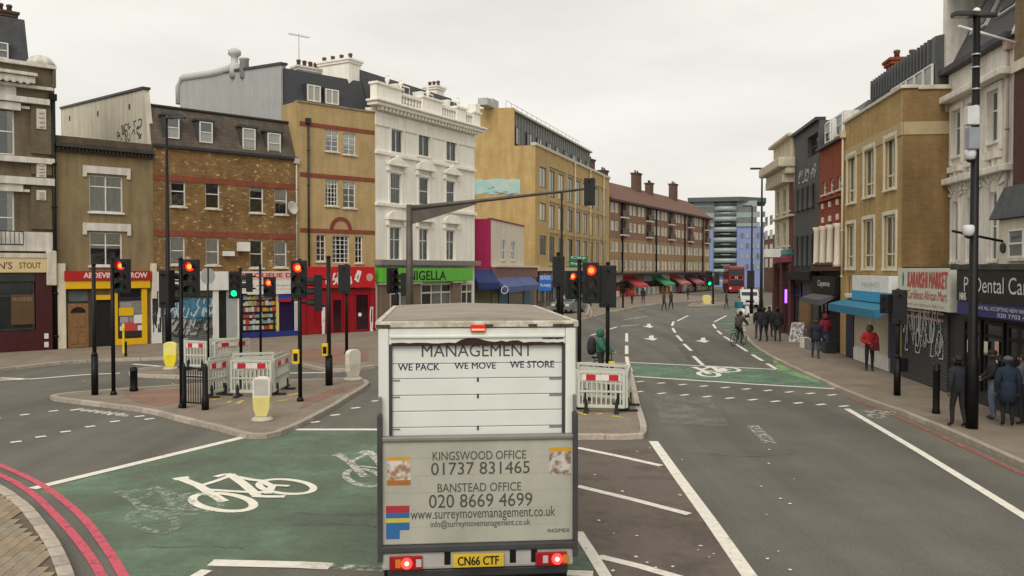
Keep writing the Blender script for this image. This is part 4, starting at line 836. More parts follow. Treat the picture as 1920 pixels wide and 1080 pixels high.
# green shop
GRS = M('shop_green', (.10, .43, .03), .4, var=.08)
whi.box('shop_wall', 0, whi.W, .02, 14, 0, zs1, STU); whi.box('shop_cornice', -.1, whi.W+.1, -.5, 0, zs1, zs1+.35, M('grey_cornice', (.2, .19, .17), .8), .03)
a, b, c, d = whi.rect(716, 887, 503, 528, -.5); whi.box('fascia', a, b, -.5, -.02, c, d, GRS, .02)
a, b, c, d = whi.rect(766, 836, 508, 525, -.5); text('NIGELLA', b-a, d-c, BLACK, whi.root, (a, -.508, c), bold=.02)
BRNP = M('brown_pilaster', (.17, .12, .085), .7)
for x in (714, 772, 848):
    p0, p1, p2, p3 = whi.rect(x, x+16, 530, 640, -.25); whi.box('shop_pilaster', p0, p1, -.28, 0, .13, zs1-1.2, BRNP, .02); whi.box('pilaster_cap', p0-.1, p1+.1, -.42, 0, zs1-1.2, zs1-.6, CREAM, .05)
for (x0, x1, st) in ((731, 769, 'shop2'), (789, 846, 'shop3'), (864, 886, 'shop2')):
    p0, p1, p2, p3 = whi.rect(x0, x1, 531, 610, -.1); whi.window((p0, p1, .7, p3), st, [PANE_D, PANE_M], CREAM, sill=False, y=-.1, fw=.12); whi.box('stall_riser', p0, p1, -.14, 0, .13, .69, CREAM)
# ================================================================== BUILDINGS UP THE ROAD (left side)
# small shop with magenta party wall, cream front and blue awnings
A_, B_ = VX(921, 66), VX(1003, 82)
sma = Bld('cream_corner_shop', 'low cream shop with magenta side wall and blue awnings', A_, B_)
MAG = M('magenta_render', (.40, .018, .10), .8, var=.1, streak=.12)
ztop = sma.uz(950, 418)[1]; zs1 = sma.uz(950, 500)[1]
ops = [sma.rect(*r) for r in ((939, 948, 450, 488), (958, 966, 453, 488))]
sma.wall(zs1, ztop, ops, CREAM, D=6, x1=sma.uz(982, 450)[0])
for r in ops: sma.window(r, 'sash', PANE_N, fw=.1); 
sma.box('parapet_coping', -.05, sma.uz(982, 450)[0]+.05, -.08, .3, ztop, ztop+.12, M('red_tile_coping', (.25, .06, .05), .8))
sma.box('shop_wall', 0, sma.W, .02, 6, 0, zs1, M('brown_render', (.17, .10, .075), .8))
sma.box('fascia', 0, sma.W, -.5, .0, zs1-.05, zs1+.12, CREAM); sma.box('brown_fascia', 0.02, sma.W-.1, -.3, -.02, zs1-.95, zs1-.06, M('brown_fascia', (.2, .095, .075), .7, var=.2))
# magenta wall facing us
mwa = Vector(VX(884, 66)); wloc = mwa-A_; xl = wloc.dot(sma.ux); yl = wloc.dot(sma.uy)
def quad_wall(root, name, b, P0, P1, z0, z1, t, mat):
    q0 = (P0-b.A).dot(b.ux), (P0-b.A).dot(b.uy); q1 = (P1-b.A).dot(b.ux), (P1-b.A).dot(b.uy); d = Vector((q1[0]-q0[0], q1[1]-q0[1])).normalized(); n_ = Vector((-d.y, d.x))*t
    m = MB(); m.prism([q0, q1, (q1[0]+n_.x, q1[1]+n_.y), (q0[0]+n_.x, q0[1]+n_.y)], z0, z1); return m.build(name, mat, b.root)
quad_wall(sma.root, 'side_wall', sma, mwa, A_-Vector((.02, .02, 0)), .1, ztop+.05, 5, MAG)
zz = atY(905, 440, 66).z; xx = VX(897, 65.9)
AWN = M('navy_awning', (.012, .03, .13), .6, var=.15); AWB = M('blue_awning', (.06, .09, .24), .6, var=.15)
def awning(b, x0, x1, ztop_, drop, out, mat, val=.3, y=0, name='awning', stripes=None):
    m = MB(); m.prism([(y, ztop_), (y-out, ztop_-drop), (y-out, ztop_-drop-val), (y-out+.03, ztop_-drop-val), (y-.02, ztop_-.1)], x0, x1, 'x')
    return m.build(name, mat, b.root)
aw1 = Bld('side_shop_awning', 'dark navy shop awning under the magenta wall', VX(886, 64.5), VX(921, 66), 'awning'); awning(aw1, -.3, aw1.W, 3.85, 1.0, .9, AWN, .5); aw1.box('awning_backing', -.3, aw1.W, .02, .6, .13, 3.9, M('olive_shopfront', (.09, .10, .05), .6))
for (x0, x1, mt) in ((922, 959, AWB), (960, 990, AWB)):
    p0, p1, p2, p3 = sma.rect(x0, x1, 512, 546); awning(sma, p0, p1, zs1-.6, 1.0, 1.1, mt, .45)
p0, p1, p2, p3 = sma.rect(930, 956, 519, 527, -1.0)
q = MB()
for k in range(24): 
    t0, t1 = 2*math.pi*k/24, 2*math.pi*(k+1)/24; q.face([(1.2*c_*math.cos(t), -1.125, .32*c_*math.sin(t)) for t, c_ in ((t0, 1), (t1, 1), (t1, .75), (t0, .75))])
q.build('oval_emblem', WHL, sma.root, ((p0+p1)/2, 0, zs1-1.8)); 
for (x0, x1, mt) in ((921, 932, M('green_shop_panel', (.08, .12, .04), .6)), (934, 950, M('teal_panel', (.02, .1, .15), .5)), (952, 978, PANE_D), (980, 995, M('teal_panel', (.02, .1, .15), .5))):
    p0, p1, p2, p3 = sma.rect(x0, x1, 540, 600); sma.box('shop_panel', p0, p1, -.1, 0, .13, zs1-1.5, mt)
# tan modern block
yel = Bld('tan_modern_block', 'tan brick modern block with grey zinc top storey', VX(1004, 83), VX(1142, 114))
TMB = MB_brick('golden_brick', (.52, .365, .155), (.46, .32, .135), (.47, .345, .175), var=.13, streak=.18)
zp = yel.uz(1070, 303)[1]; z1f = yel.uz(1070, 502)[1]
rows = ((306, 1), (398, 1), (478, 1))
def ysc(x, y_at_1002):   # a level line of the block seen at column 1002, carried to column x
    z = yel.uz(1004, y_at_1002)[1]; return z
ops = []; zl = [(yel.uz(1004, 308)[1], yel.uz(1004, 348)[1]), (yel.uz(1004, 377)[1], yel.uz(1004, 412)[1]), (yel.uz(1004, 440)[1], yel.uz(1004, 477)[1])]
cols = [(1012, 1024, 0), (1030, 1040, .5), (1047, 1057, .5), (1064, 1074, .5), (1079, 1088, .5), (1093, 1101, .5), (1105, 1112, .5), (1117, 1123, .5), (1128, 1134, .5)]
for (zt_, zb_) in zl:
    for (x0, x1, ex) in cols:
        a, b = yel.uz(x0, 400)[0], yel.uz(x1, 400)[0]; ops.append((a, b, zb_-(.7 if ex else 0), zt_))
PANE_W = M_pane('pane_warm_blind', (.5, .45, .33), .2, folds=.1); PANE_W_[0] = PANE_W; DKF = M('bronze_frame', (.06, .045, .03), .5); PANE_W = M_pane('pane_warm_blind', (.5, .45, .33), .2, folds=.1)
yel.wall(z1f, zp, ops, TMB, D=13)
random.seed(3)
for i, r in enumerate(ops): yel.window(r, 'case2', [PANE_W, PANE_N, PANE_N, PANE_M] if i < 18 else [PANE_D, PANE_M], DKF, sill=False, fw=.1, y=.06)
for i in range(3):
    for j in range(4):
        x0 = ops[i*9+1+2*j][0]-.5; x1 = ops[i*9+2+2*j][1]+.5; z1 = ops[i*9+1][3]+.3; z0 = ops[i*9+1][2]-.25
        m = MB(); m.box(0, x1-x0, -.1, .02, z1-z0, z1-z0+.14); m.box(0, .14, -.1, .02, 0, z1-z0); m.box(x1-x0-.14, x1-x0, -.1, .02, 0, z1-z0); m.box(0, x1-x0, -.1, .02, -.14, 0); m.build('bay_surround', M('pale_brick_trim', (.42, .33, .18), .8), yel.root, (x0, 0, z0))
yel.box('coping', -.2, yel.W+.1, -.15, .4, zp, zp+.3, M('pale_coping', (.5, .46, .38), .8)); yel.box('terrace', 0, yel.W, .4, 2.5, zp-.2, zp, LEAD)
ZINC = M('zinc_cladding', (.17, .175, .17), .55, var=.1, metal=.2)
zu = yel.uz(963, 207, 2.6)[1]; xs_ = 0.3
yel.box('zinc_storey', .4, yel.W-.2, 2.6, 12, zp, zu-.15, ZINC); 
for k in range(34): yel.box('standing_seam', .5+k*(yel.W-.8)/34, .58+k*(yel.W-.8)/34, 2.52, 2.6, zp, zu-.2, ZINC, .01)
for k in range(9):
    a = 1.2+k*3.6; yel.window((a, a+1.7, zp+.4, zp+2.2), 'case2', [PANE_N, PANE_D], DKF, y=2.4, sill=False, fw=.1)
yel.box('roof_edge', .2, yel.W, 2.3, 12.2, zu-.15, zu+.05, M('pale_coping', (.5, .46, .38), .8))
for f in (.44, .66, .88): downpipe(yel, yel.W*f, z1f, zp, M('pale_pipe', (.5, .42, .28), .6), r=.09, out=.16)
# flank wall rising to the top storey (faces the camera)
fl0 = VX(884, 84); fl1 = VX(1003.5, 82.9)
def loc2(b, P): v = P-b.A; return v.dot(b.ux), v.dot(b.uy)
a2, b2 = loc2(yel, fl0), loc2(yel, fl1); d2 = Vector((b2[0]-a2[0], b2[1]-a2[1])); L2 = d2.length; d2.normalize(); n2 = Vector((-d2.y, d2.x))
xm_ = (VX(964, 83.3)-fl0).length
m = MB(); m.prism([(a2[0], a2[1]), (b2[0], b2[1]), (b2[0]+n2.x*.4, b2[1]+n2.y*.4), (a2[0]+n2.x*.4, a2[1]+n2.y*.4)], .05, zp+.02)
c2 = (a2[0]+d2.x*xm_, a2[1]+d2.y*xm_); m.prism([(a2[0], a2[1]), c2, (c2[0]+n2.x*.4, c2[1]+n2.y*.4), (a2[0]+n2.x*.4, a2[1]+n2.y*.4)], zp+.02, zu); m.build('flank_wall', TMB, yel.root)
# painted mural strip on the flank
def flank_quad(name, x0, x1, y0, y1, mat, off):
    z0, z1 = atY((x0+x1)/2, y1, 83.5).z, atY((x0+x1)/2, y0, 83.5).z; s0 = (VX(x0, 83.5)-VX(884, 83.5)).x; s1 = (VX(x1, 83.5)-VX(884, 83.5)).x
    q = MB(); P_ = [(a2[0]+d2.x*s-n2.x*off, a2[1]+d2.y*s-n2.y*off) for s in (s0, s1)]; e = []
    rnd = random.Random(4); top = []; bot = []
    for k in range(13):
        t = k/12; px_ = (P_[0][0]+(P_[1][0]-P_[0][0])*t, P_[0][1]+(P_[1][1]-P_[0][1])*t); top.append((*px_, z1-rnd.uniform(0, .18))); bot.append((*px_, z0+rnd.uniform(0, .18)))
    for k in range(12): q.face([bot[k], bot[k+1], top[k+1], top[k]])
    return q.build(name, mat, yel.root), (s0, s1, z0, z1)
mu, (s0, s1, z0, z1) = flank_quad('mural', 886, 977, 334, 365, M('cyan_mural', (.28, .48, .48), .8, col2=(.42, .52, .47), scale=.9, thr=(.4, .6)), .03)
mm_ = MB(); rnd = random.Random(8)
for k in range(9):
    s_ = s0+(s1-s0)*(.3+.6*k/9); z_ = rnd.uniform(z0+.3, z1-.3); w_ = rnd.uniform(.1, .25); h_ = rnd.uniform(.3, .8); P_ = [(a2[0]+d2.x*(s_+q*w_)-n2.x*.045, a2[1]+d2.y*(s_+q*w_)-n2.y*.045) for q in (-1, 1)]
    mm_.face([(*P_[0], z_-h_), (*P_[1], z_-h_), (P_[1][0]+.2, P_[1][1], z_+h_), (P_[0][0]+.2, P_[0][1], z_+h_)])
mm_.build('mural_strokes', M('mural_dark', (.06, .16, .2), .7), yel.root)
m = MB(); m.box(0, 1.2, 0, 1, 0, .7); m.box(1.5, 3.2, 0, 1, 0, .9); m.build('roof_plant', M('plant_grey', (.42, .42, .4), .6), yel.root, (-2.6, 4, zu), .05)
m = MB()
for k in range(18): m.tube([(k*1.7, 0, 0), (k*1.7, 0, 1.0)], .03, 6)
m.tube([(0, 0, 1.0), (28.9, 0, 1.0)], .03, 6); m.build('roof_railing', M('thin_rail', (.45, .45, .45), .5), yel.root, (1, 3.4, zu+.03))
yel.box('shop_wall', 0, yel.W, .02, 13, 0, z1f, M('brown_shopfront', (.12, .09, .07), .7)); yel.box('shop_fascia', -.1, yel.W+.1, -.4, 0, z1f-.35, z1f, M('cream_trim', (.5, .42, .3), .8))
random.seed(5)
for k in range(8):
    a = .6+k*4.2; yel.window((a, a+3.4, .6, z1f-1.5), 'shop3', [PANE_D, PANE_M], DARK, sill=False, y=-.05, fw=.12); yel.box('shop_sign', a, a+3.4, -.25, 0, z1f-1.35, z1f-.5, random.choice([M('sign_dull_a', (.1, .05, .05), .6), M('sign_dull_b', (.05, .08, .15), .6), M('sign_dull_c', (.3, .28, .22), .6)]))
# brick council flats with shops
fla = Bld('brick_flats', 'long red-brown brick flats with tiled roof above shop awnings', VX(1142.5, 115), VX(1330, 160))
FLB = MB_brick('flats_brick', (.27, .155, .105), (.235, .135, .092), (.25, .17, .12), var=.14, streak=.1)
FLB2 = MB_brick('flats_lower_brick', (.35, .23, .125), (.31, .205, .11), (.31, .22, .13), var=.12, streak=.1)
zi = lambda y: fla.uz(1143, y)[1]
ze = zi(372); z1f = zi(511); zmid = zi(446)
levels = [(zi(397), zi(378)), (zi(431), zi(413)), (zi(471), zi(452)), (zi(507), zi(487))]
nb = 14; ops_u = []; ops_l = []; bal_ = []
for j in range(nb):
    x0 = fla.W*(j+.12)/nb; wd = fla.W/nb
    for li, (a, b) in enumerate(levels):
        if j % 3 == 1 and li < 2: bal_.append((x0, x0+wd*.62, a-.35, b+.15)); continue
        for q in (0, .44): (ops_u if li < 2 else ops_l).append((x0+wd*q, x0+wd*(q+.33), a, b))
fla.wall(zmid, ze, ops_u+bal_, FLB, D=9, reveal=.2); fla.wall(z1f, zmid-.001, ops_l, FLB2, D=9, name='lower_wall', reveal=.2)
random.seed(9); CRF = M('cream_window_frame', (.6, .56, .46), .6)
for r in ops_u+ops_l: fla.window(r, 'case2', [PANE_W, PANE_N, PANE_N, PANE_M], CRF, sill=False, fw=.14, y=.03)
for r in bal_:
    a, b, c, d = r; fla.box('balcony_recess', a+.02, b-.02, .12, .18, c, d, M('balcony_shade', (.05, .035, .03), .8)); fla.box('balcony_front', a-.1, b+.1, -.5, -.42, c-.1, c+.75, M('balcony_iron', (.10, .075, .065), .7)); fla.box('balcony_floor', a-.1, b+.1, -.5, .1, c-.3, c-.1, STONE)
for f in (.09, .38, .68, .9): downpipe(fla, fla.W*f, z1f, ze, r=.12, out=.15)
TILE = M('clay_tiles', (.15, .07, .05), .8, var=.25, scale=2.5, streak=.15); zr = fla.uz(1143, 335, 3)[1]
m = MB(); m.prism([(-.5, ze), (4.5, ze+3.4), (9.5, ze)], -.2, fla.W+.2, 'x'); m.build('pitched_roof', TILE, fla.root); fla.box('eaves', -.3, fla.W+.3, -.55, -.02, ze-.3, ze-.02, M('dark_eaves', (.06, .04, .035), .8))
FCH = MB_brick('flats_chimney_brick', (.16, .09, .07), (.14, .08, .06), (.14, .1, .08))
for f, w_, y in ((.02, 2.1, 305), (.13, 1.5, 324), (.40, 2.1, 337), (.53, 1.4, 351), (.78, 2.1, 360)):
    chimney(fla, fla.W*f, fla.W*f+w_, 3.4, 4.4, ze+2.0, ze+5.7 if w_ > 2 else ze+4.7, FCH, 2)
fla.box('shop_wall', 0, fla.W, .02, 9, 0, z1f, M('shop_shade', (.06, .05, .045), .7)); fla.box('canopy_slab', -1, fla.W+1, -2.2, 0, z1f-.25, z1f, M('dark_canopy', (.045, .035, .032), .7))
random.seed(12)
sc_ = [('cream', (.5, .48, .42)), ('red', (.42, .05, .06)), ('brown', (.16, .09, .06)), ('grey', (.2, .2, .22)), ('green', (.06, .28, .12)), ('white', (.55, .52, .45)), ('salmon', (.45, .16, .13)), ('cream2', (.42, .4, .34)), ('pink', (.4, .14, .16)), ('slate', (.12, .13, .16)), ('rose', (.45, .2, .2)), ('bone', (.46, .43, .36))]
for k, (nm, c_) in enumerate(sc_):
    x0 = fla.W*k/12; x1 = fla.W*(k+1)/12-.15; mt = M('far_shop_'+nm, c_, .6, var=.15)
    fla.box('shop_sign', x0, x1, -.4, 0, z1f-1.35, z1f-.3, mt); fla.window((x0+.3, x1-.3, .6, z1f-1.5), 'shop3', [PANE_D, PANE_M, PANE_D], DARK, sill=False, y=-.05, fw=.14)
    if nm in ('red', 'green', 'salmon', 'rose', 'pink', 'bone'): awning(fla, x0-.2, x1+.2, z1f-.45, 1.3, 2.6, mt, .35)
    for q in range(3): fla.box('shop_display', x0+.3+q*1.2, x0+1.2+q*1.2, -1.0, -.2, .13, random.uniform(.8, 1.6), random.choice(GOODS), .03)
# blue tower at the end
blu = Bld('blue_glass_block', 'pale blue and green glass block closing the road', VX(1326, 185), VX(1432, 182))
BLUE = M('blue_cladding', (.2, .26, .46), .5, var=.06); BLUG = M('green_grey_glass', (.27, .33, .325), .3, var=.15)
zb_ = blu.uz(1380, 372)[1]
blu.box('core', 0, blu.W, 0, 14, 0, blu.uz(1380, 425)[1], BLUE)
a = blu.uz(1338, 420)[0]; b = blu.uz(1382, 420)[0]; zt_ = blu.uz(1380, 395)[1]
for k in range(7):
    z0 = blu.uz(1360, 514-k*19.5)[1]; z1 = blu.uz(1360, 514-(k+1)*19.5)[1]
    m = MB(); n_ = 10; R_ = (b-a)/2
    arc_ = [(a+R_+R_*math.cos(math.pi+math.pi*q/n_), 1.2*math.sin(math.pi+math.pi*q/n_)) for q in range(n_+1)]
    m.prism(arc_, z0+.1, z0+(z1-z0)*.5, smooth=True); m.build('balcony_front', BLUG, blu.root); m = MB(); m.prism([(x, y*.8) for x, y in arc_], z0+(z1-z0)*.5, z1+.1, smooth=True); m.build('balcony_glazing', PANE_D if k < 5 else PANE_M, blu.root)
blu.box('glass_storeys', blu.uz(1300, 400)[0], blu.W-1.5, -.3, 13, blu.uz(1380, 425)[1], blu.uz(1380, 377)[1], BLUG)
for k in range(2):
    z0 = blu.uz(1380, 418-k*20)[1]; blu.box('window_band', blu.uz(1302, 400)[0], blu.W-1.6, -.36, -.3, z0, z0+1.2, PANE_M)
m = MB(); m.prism([(blu.uz(1290, 375)[0], -1.5), (blu.uz(1388, 375)[0], -1.8), (blu.W+.5, 3), (blu.W+.5, 15), (-3, 15)], blu.uz(1380, 378)[1], blu.uz(1380, 370)[1]); m.build('roof_slab', M('dark_roof_slab', (.08, .1, .105), .6), blu.root)
for k in range(6):
    z0 = blu.uz(1405, 512-k*19.5)[1]
    for q in range(5): blu.window((b+.7+q*1.1, b+1.4+q*1.1, z0+.8, z0+2.0), 'plain', [PANE_M, PANE_N], BLUE, sill=False, y=-.09, fw=.08)
# terrace seen at the far end beside the blue block
end = Bld('far_terrace', 'far narrow red-brown brick terrace at the end of the road', VX(1432, 150), VX(1452, 140))
end.wall(0, end.uz(1440, 442)[1], [], FLB, D=10)
for k in range(4):
    for q in range(2): end.window((end.W*(.12+.45*q), end.W*(.37+.45*q), 4.2+k*2.4, 5.7+k*2.4), 'sash', PANE_M, y=-.05)
# ================================================================== RIGHT TERRACE
def RP(Y, back=0): return Vector((.114*Y+10.3+back, Y, 0))
RA, RB = RP(60), RP(15)
rp_ = lambda x, back=0: on_line(x, RP(60, back), RP(15, back))
# cream classical house
crm = Bld('cream_classical_house', 'tall cream house with deep bracketed cornice on the right', rp_(1452), rp_(1488))
CRS = M('cream_stucco', (.58, .52, .40), .8, var=.1, streak=.25)
zt = crm.uz(1488, 254)[1]; zc = crm.uz(1488, 300)[1]
z = lambda y: crm.uz(1480, y)[1]
ops = []
for (y0, y1) in ((350, 395), (415, 460)):
    for f in (.1, .45, .75): ops.append((crm.W*f, crm.W*(f+.14), z(y1), z(y0)))
crm.wall(z(470), z(320), ops, CRS, D=8)
for r in ops: crm.window(r, 'sash', [PANE_D, PANE_M], CRS)
crm.box('attic', 0, crm.W, -.1, 8, z(300), z(262), CRS); crm.box('attic_cap', -.2, crm.W+.1, -.4, 8.1, z(262), z(256), CRS, .05)
crm.box('cornice', -.6, crm.W+.2, -.9, .2, z(318), z(300), CRS, .1); crm.box('cornice_bed', -.3, crm.W+.1, -.5, .2, z(330), z(318), CRS, .08)
for k in range(9): crm.box('bracket', k*crm.W/9+.1, k*crm.W/9+.35, -.6, 0, z(345), z(330), CRS, .04)
crm.box('string_course', -.1, crm.W+.1, -.25, .1, z(408), z(404), CRS, .03)
crm.box('shop_wall', 0, crm.W, .02, 8, 0, z(470), M('dark_red_shop', (.05, .03, .03), .6)); crm.box('red_brick_flank', crm.W-.9, crm.W-.02, -.08, .05, z(470), z(345), MB_brick('flank_red_brick', (.17, .06, .045), (.15, .05, .04), (.12, .06, .05)))
crm.box('fascia', .1, crm.W-.1, -.35, 0, z(478), z(468), M('sign_teal', (.05, .2, .19), .5)); crm.box('fascia_red', 1.6, crm.W-.1, -.38, -.02, z(492), z(479), M('sign_crimson', (.22, .03, .06), .5)); crm.box('projecting_sign', crm.W-1.9, crm.W-1.8, -1.3, -.2, z(482), z(466), WHITE)
for k in range(3): crm.box('shop_pilaster', .4+k*2.4, .9+k*2.4, -.2, 0, .13, z(494), M('shop_red_dark', (.09, .025, .022), .5))
for k in range(2): crm.window((1.0+k*2.4, 2.7+k*2.4, .6, z(500)), 'shop2', PANE_D, MATS['shop_red_dark'], sill=False, y=-.05)
# black painted house
blk = Bld('black_painted_house', 'narrow black painted house with grouped columns', rp_(1488.5), rp_(1534.5))
BLKP = M('charcoal_render', (.075, .077, .078), .7, var=.18, streak=.2)
z = lambda y: blk.uz(1510, y)[1]
ops = [(blk.W*f, blk.W*(f+.13), z(395), z(350)) for f in (.25, .45, .65)]+[(blk.W*f, blk.W*(f+.13), z(500), z(440)) for f in (.25, .45, .65)]+[(blk.W*.55, blk.W*.95, z(300), z(262))]
blk.wall(z(515), z(244), ops, BLKP, D=9, reveal=.3)
for r in ops: blk.window(r, 'sash', PANE_D, BLKP, sill=False, y=.2)
for f in (.2, .4, .6, .8):
    m = MB(); m.lathe([(.16, 0), (.13, .1), (.12, z(440)-z(500)-.1), (.18, z(440)-z(500))], seg=10); m.build('column', BLKP, blk.root, (blk.W*f, -.12, z(500)))
    m = MB(); m.lathe([(.16, 0), (.13, .1), (.12, z(350)-z(395)-.1), (.18, z(350)-z(395))], seg=10); m.build('column', BLKP, blk.root, (blk.W*f, -.12, z(395)))
blk.box('parapet', -.1, blk.W, -.2, .3, z(244), z(238), DARK); blk.box('attic_box', blk.W*.4, blk.W, 1, 6, z(244), z(233), LEAD)
scribble(blk.root, 'graffiti', (blk.W*.2, blk.W*.9, z(340), z(318)), M('white_spray', (.4, .4, .4), .6), 16, .1, 77, off=-.02)
blk.box('fascia', -.05, blk.W+.05, -.45, 0, z(525), z(508), BLACK, .03); blk.box('shop_wall', 0, blk.W, .02, 9, 0, z(515), BLKP)
blk.window((.3, 2.0, .6, z(530)), 'shop2', PANE_D, BLACK, sill=False, y=-.05); blk.box('timber_hoarding', 2.3, 4.3, -.15, 0, .13, z(560), M('plywood', (.22, .12, .05), .7)); blk.box('purple_neon', .08, .22, -.5, -.4, z(572), z(545), M('purple_neon', (.25, .08, .9), emit=3))
# red brick house
red = Bld('red_brick_house', 'red brick house with white columns and slate mansard', rp_(1535), rp_(1581))
RDB = MB_brick('bright_red_brick', (.29, .07, .035), (.25, .055, .03), (.22, .08, .05), var=.15, streak=.15)
z = lambda y: red.uz(1560, y)[1]
ops = [(red.W*f, red.W*(f+.16), z(360), z(335)) for f in (.15, .45, .75)]+[(red.W*f, red.W*(f+.15), z(495), z(425)) for f in (.12, .42, .72)]
red.wall(z(505), z(270), ops, RDB, D=8)
for i, r in enumerate(ops): red.window(r, 'sash', [PANE_M, PANE_N] if i < 3 else [PANE_W], WHITE)
for f in (.05, .33, .62, .92):
    m = MB(); hh = z(422)-z(500); m.lathe([(.22, 0), (.2, .15), (.17, .2), (.15, hh-.2), (.22, hh)], seg=10); m.build('white_column', CREAM, red.root, (red.W*f, -.14, z(500)))
for f in (.2, .5, .8):
    for y in (388, 415): red.box('keystone', red.W*f-.1, red.W*f+.12, -.1, .02, z(y), z(y-11), CREAM, .03)
red.box('string_course', 0, red.W, -.15, .05, z(374), z(370), RDB, .02)
m = MB(); m.prism([(.05, z(268)), (1.0, z(205)), (6, z(205)), (7.9, z(268))], 0.02, red.W-.02, 'x'); m.build('mansard_roof', M('grey_slate', (.12, .125, .125), .7, var=.2, scale=5), red.root); red.box('gutter', 0, red.W, -.2, .05, z(272), z(267), DARK, .02)
for f in (.15, .62):
    red.box('dormer', red.W*f-.12, red.W*f+1.1, .15, 1.4, z(262), z(218), WHITE); red.window((red.W*f, red.W*f+1.0, z(260), z(222)), 'sash', PANE_M, y=.07, sill=False)
chimney(red, red.W-.9, red.W-.05, 2, 4.6, z(270), red.uz(1640, 148, 2.5)[1], RDB, 4)
red.box('shop_wall', 0, red.W, .02, 8, 0, z(505), BLACK); red.box('fascia', .05, red.W-.05, -.35, 0, z(552), z(518), BLACK, .02); text('Cayenne', red.W*.5, .35, WHL, red.root, (red.W*.3, -.358, z(540))); red.box('planter_box', .3, red.W-.2, -.45, -.05, z(508), z(500), M('planter_brown', (.07, .035, .02), .8))
random.seed(6)
for k in range(26):
    m = MB(); s_ = random.uniform(.07, .14); m.lathe([(s_*.4, 0), (s_, s_*.7), (s_*.7, s_*1.5), (.01, s_*1.8)], seg=5); put('planter_shrub', m.mesh('planter_shrub', M('dead_plant', (.09, .045, .025), .9)), red.root, (.4+k*(red.W-.8)/26, -.25+random.uniform(-.1, .1), z(500)), random.random()*3)
a, b, c, d = red.rect(1536, 1576, 553, 640); awning(red, .3, red.W-.4, z(548), .3, .9, M('charcoal_awning', (.09, .09, .1), .7), .25); red.window((.4, 1.9, .5, z(565)), 'shop2', M_pane('green_dark_glass', (.02, .05, .04)), BLACK, sill=False, y=-.05); red.box('shop_doorway', 2.2, red.W-.3, -.04, 0, .13, z(565), MATS['dark_interior'])
# tan corner house
tnr = Bld('tan_brick_corner_house', 'tan brick corner house with tall narrow windows on the right', rp_(1581.5), rp_(1690))
TRB = MB_brick('ochre_brick', (.47, .315, .13), (.39, .26, .10), (.50, .39, .21), var=.16, streak=.22); TRD = MB_brick('shaded_flank_brick', (.265, .165, .068), (.22, .135, .055), (.29, .2, .11), var=.2, streak=.25)  # flank brick is the ochre brick darkened, its shade put into the colour
z = lambda y, x=1640: tnr.uz(x, y)[1]
ops = [tnr.rect(*r) for r in ((1590, 1605, 292, 380), (1621, 1640, 278, 368), (1660, 1680, 258, 354), (1588, 1603, 420, 503), (1619, 1639, 411, 503), (1658, 1680, 403, 503))]
zp = tnr.uz(1690, 168)[1]; z1f = tnr.uz(1660, 520)[1]
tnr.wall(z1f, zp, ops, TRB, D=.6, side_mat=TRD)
for r in ops:
    tnr.window(r, 'tall', [PANE_D, PANE_M], M('cream_frame', (.6, .54, .38), .6), sillmat=CREAM, fw=.08); a, b, c, d = r; m = MB(); m.box(-.14, 0, -.05, .02, -.1, d-c+.14); m.box(b-a, b-a+.14, -.05, .02, -.1, d-c+.14); m.box(0, b-a, -.05, .02, d-c+.0, d-c+.14); m.build('architrave', CREAM, tnr.root, (a, 0, c), .01)
SAND = M('sandstone_band', (.42, .33, .18), .85, var=.1); zb0, zb1 = tnr.uz(1690, 254)[1], tnr.uz(1690, 230)[1]
tnr.box('stone_band', 0, tnr.W, -.04, .02, zb0, zb1, SAND, .01); tnr.box('coping', -.02, tnr.W+.08, -.1, .5, zp, zp+.12, STONE, .02)
fw_ = 12
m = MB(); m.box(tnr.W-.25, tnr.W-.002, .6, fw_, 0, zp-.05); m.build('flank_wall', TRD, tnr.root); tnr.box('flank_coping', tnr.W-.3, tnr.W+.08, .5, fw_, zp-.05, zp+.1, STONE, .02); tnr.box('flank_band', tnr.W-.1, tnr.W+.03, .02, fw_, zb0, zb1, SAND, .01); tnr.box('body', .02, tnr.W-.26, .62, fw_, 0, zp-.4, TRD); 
downpipe(tnr, .12, 2.9, zp-.3, M('cream_pipe', (.6, .5, .32), .6), r=.05)
# zinc roof extension with clerestory
zz1 = tnr.uz(1775, 62, 3)[1]; zg = M('dark_zinc', (.10, .105, .11), .5, metal=.3, var=.15)
m = MB(); m.prism([(1.2, zp+.1), (1.2, zp+1.9), (3.0, zp+2.3), (11, zp+2.3), (11, zp+.1)], -.3, tnr.W-.4, 'x'); m.build('zinc_roof', zg, tnr.root)
for k in range(20): tnr.box('standing_seam', -.2+k*(tnr.W-.4)/20, -.14+k*(tnr.W-.4)/20, 1.12, 1.2, zp+1.0, zp+1.9, zg, .008)
for k in range(5): tnr.window((tnr.W*.35+k*.9, tnr.W*.35+.82+k*.9, zp+.15, zp+.95), 'plain', PANE_M, WHITE, y=1.1, sill=False)
tnr.box('shop_wall', 0, tnr.W-.003, .02, .6, 0, z1f, TRB)
a, b, c, d = tnr.rect(1600, 1669, 517, 566, -.3); m = tnr.box('lit_shop_sign', a, b, -.35, -.02, c+.55*(d-c)-.25, d, M('white_sign_panel', (.75, .76, .74), .35), .01); tnr.box('sign_blue_band', a, b, -.36, -.02, c, c+.3*(d-c)+.1, M('sky_blue_panel', (.04, .32, .58), .35), .01)
text('PHARMACY', (b-a)*.5, .2, M('pale_grey_lettering', (.45, .47, .5), .5), tnr.root, (a+(b-a)*.28, -.356, c+.55*(d-c)))
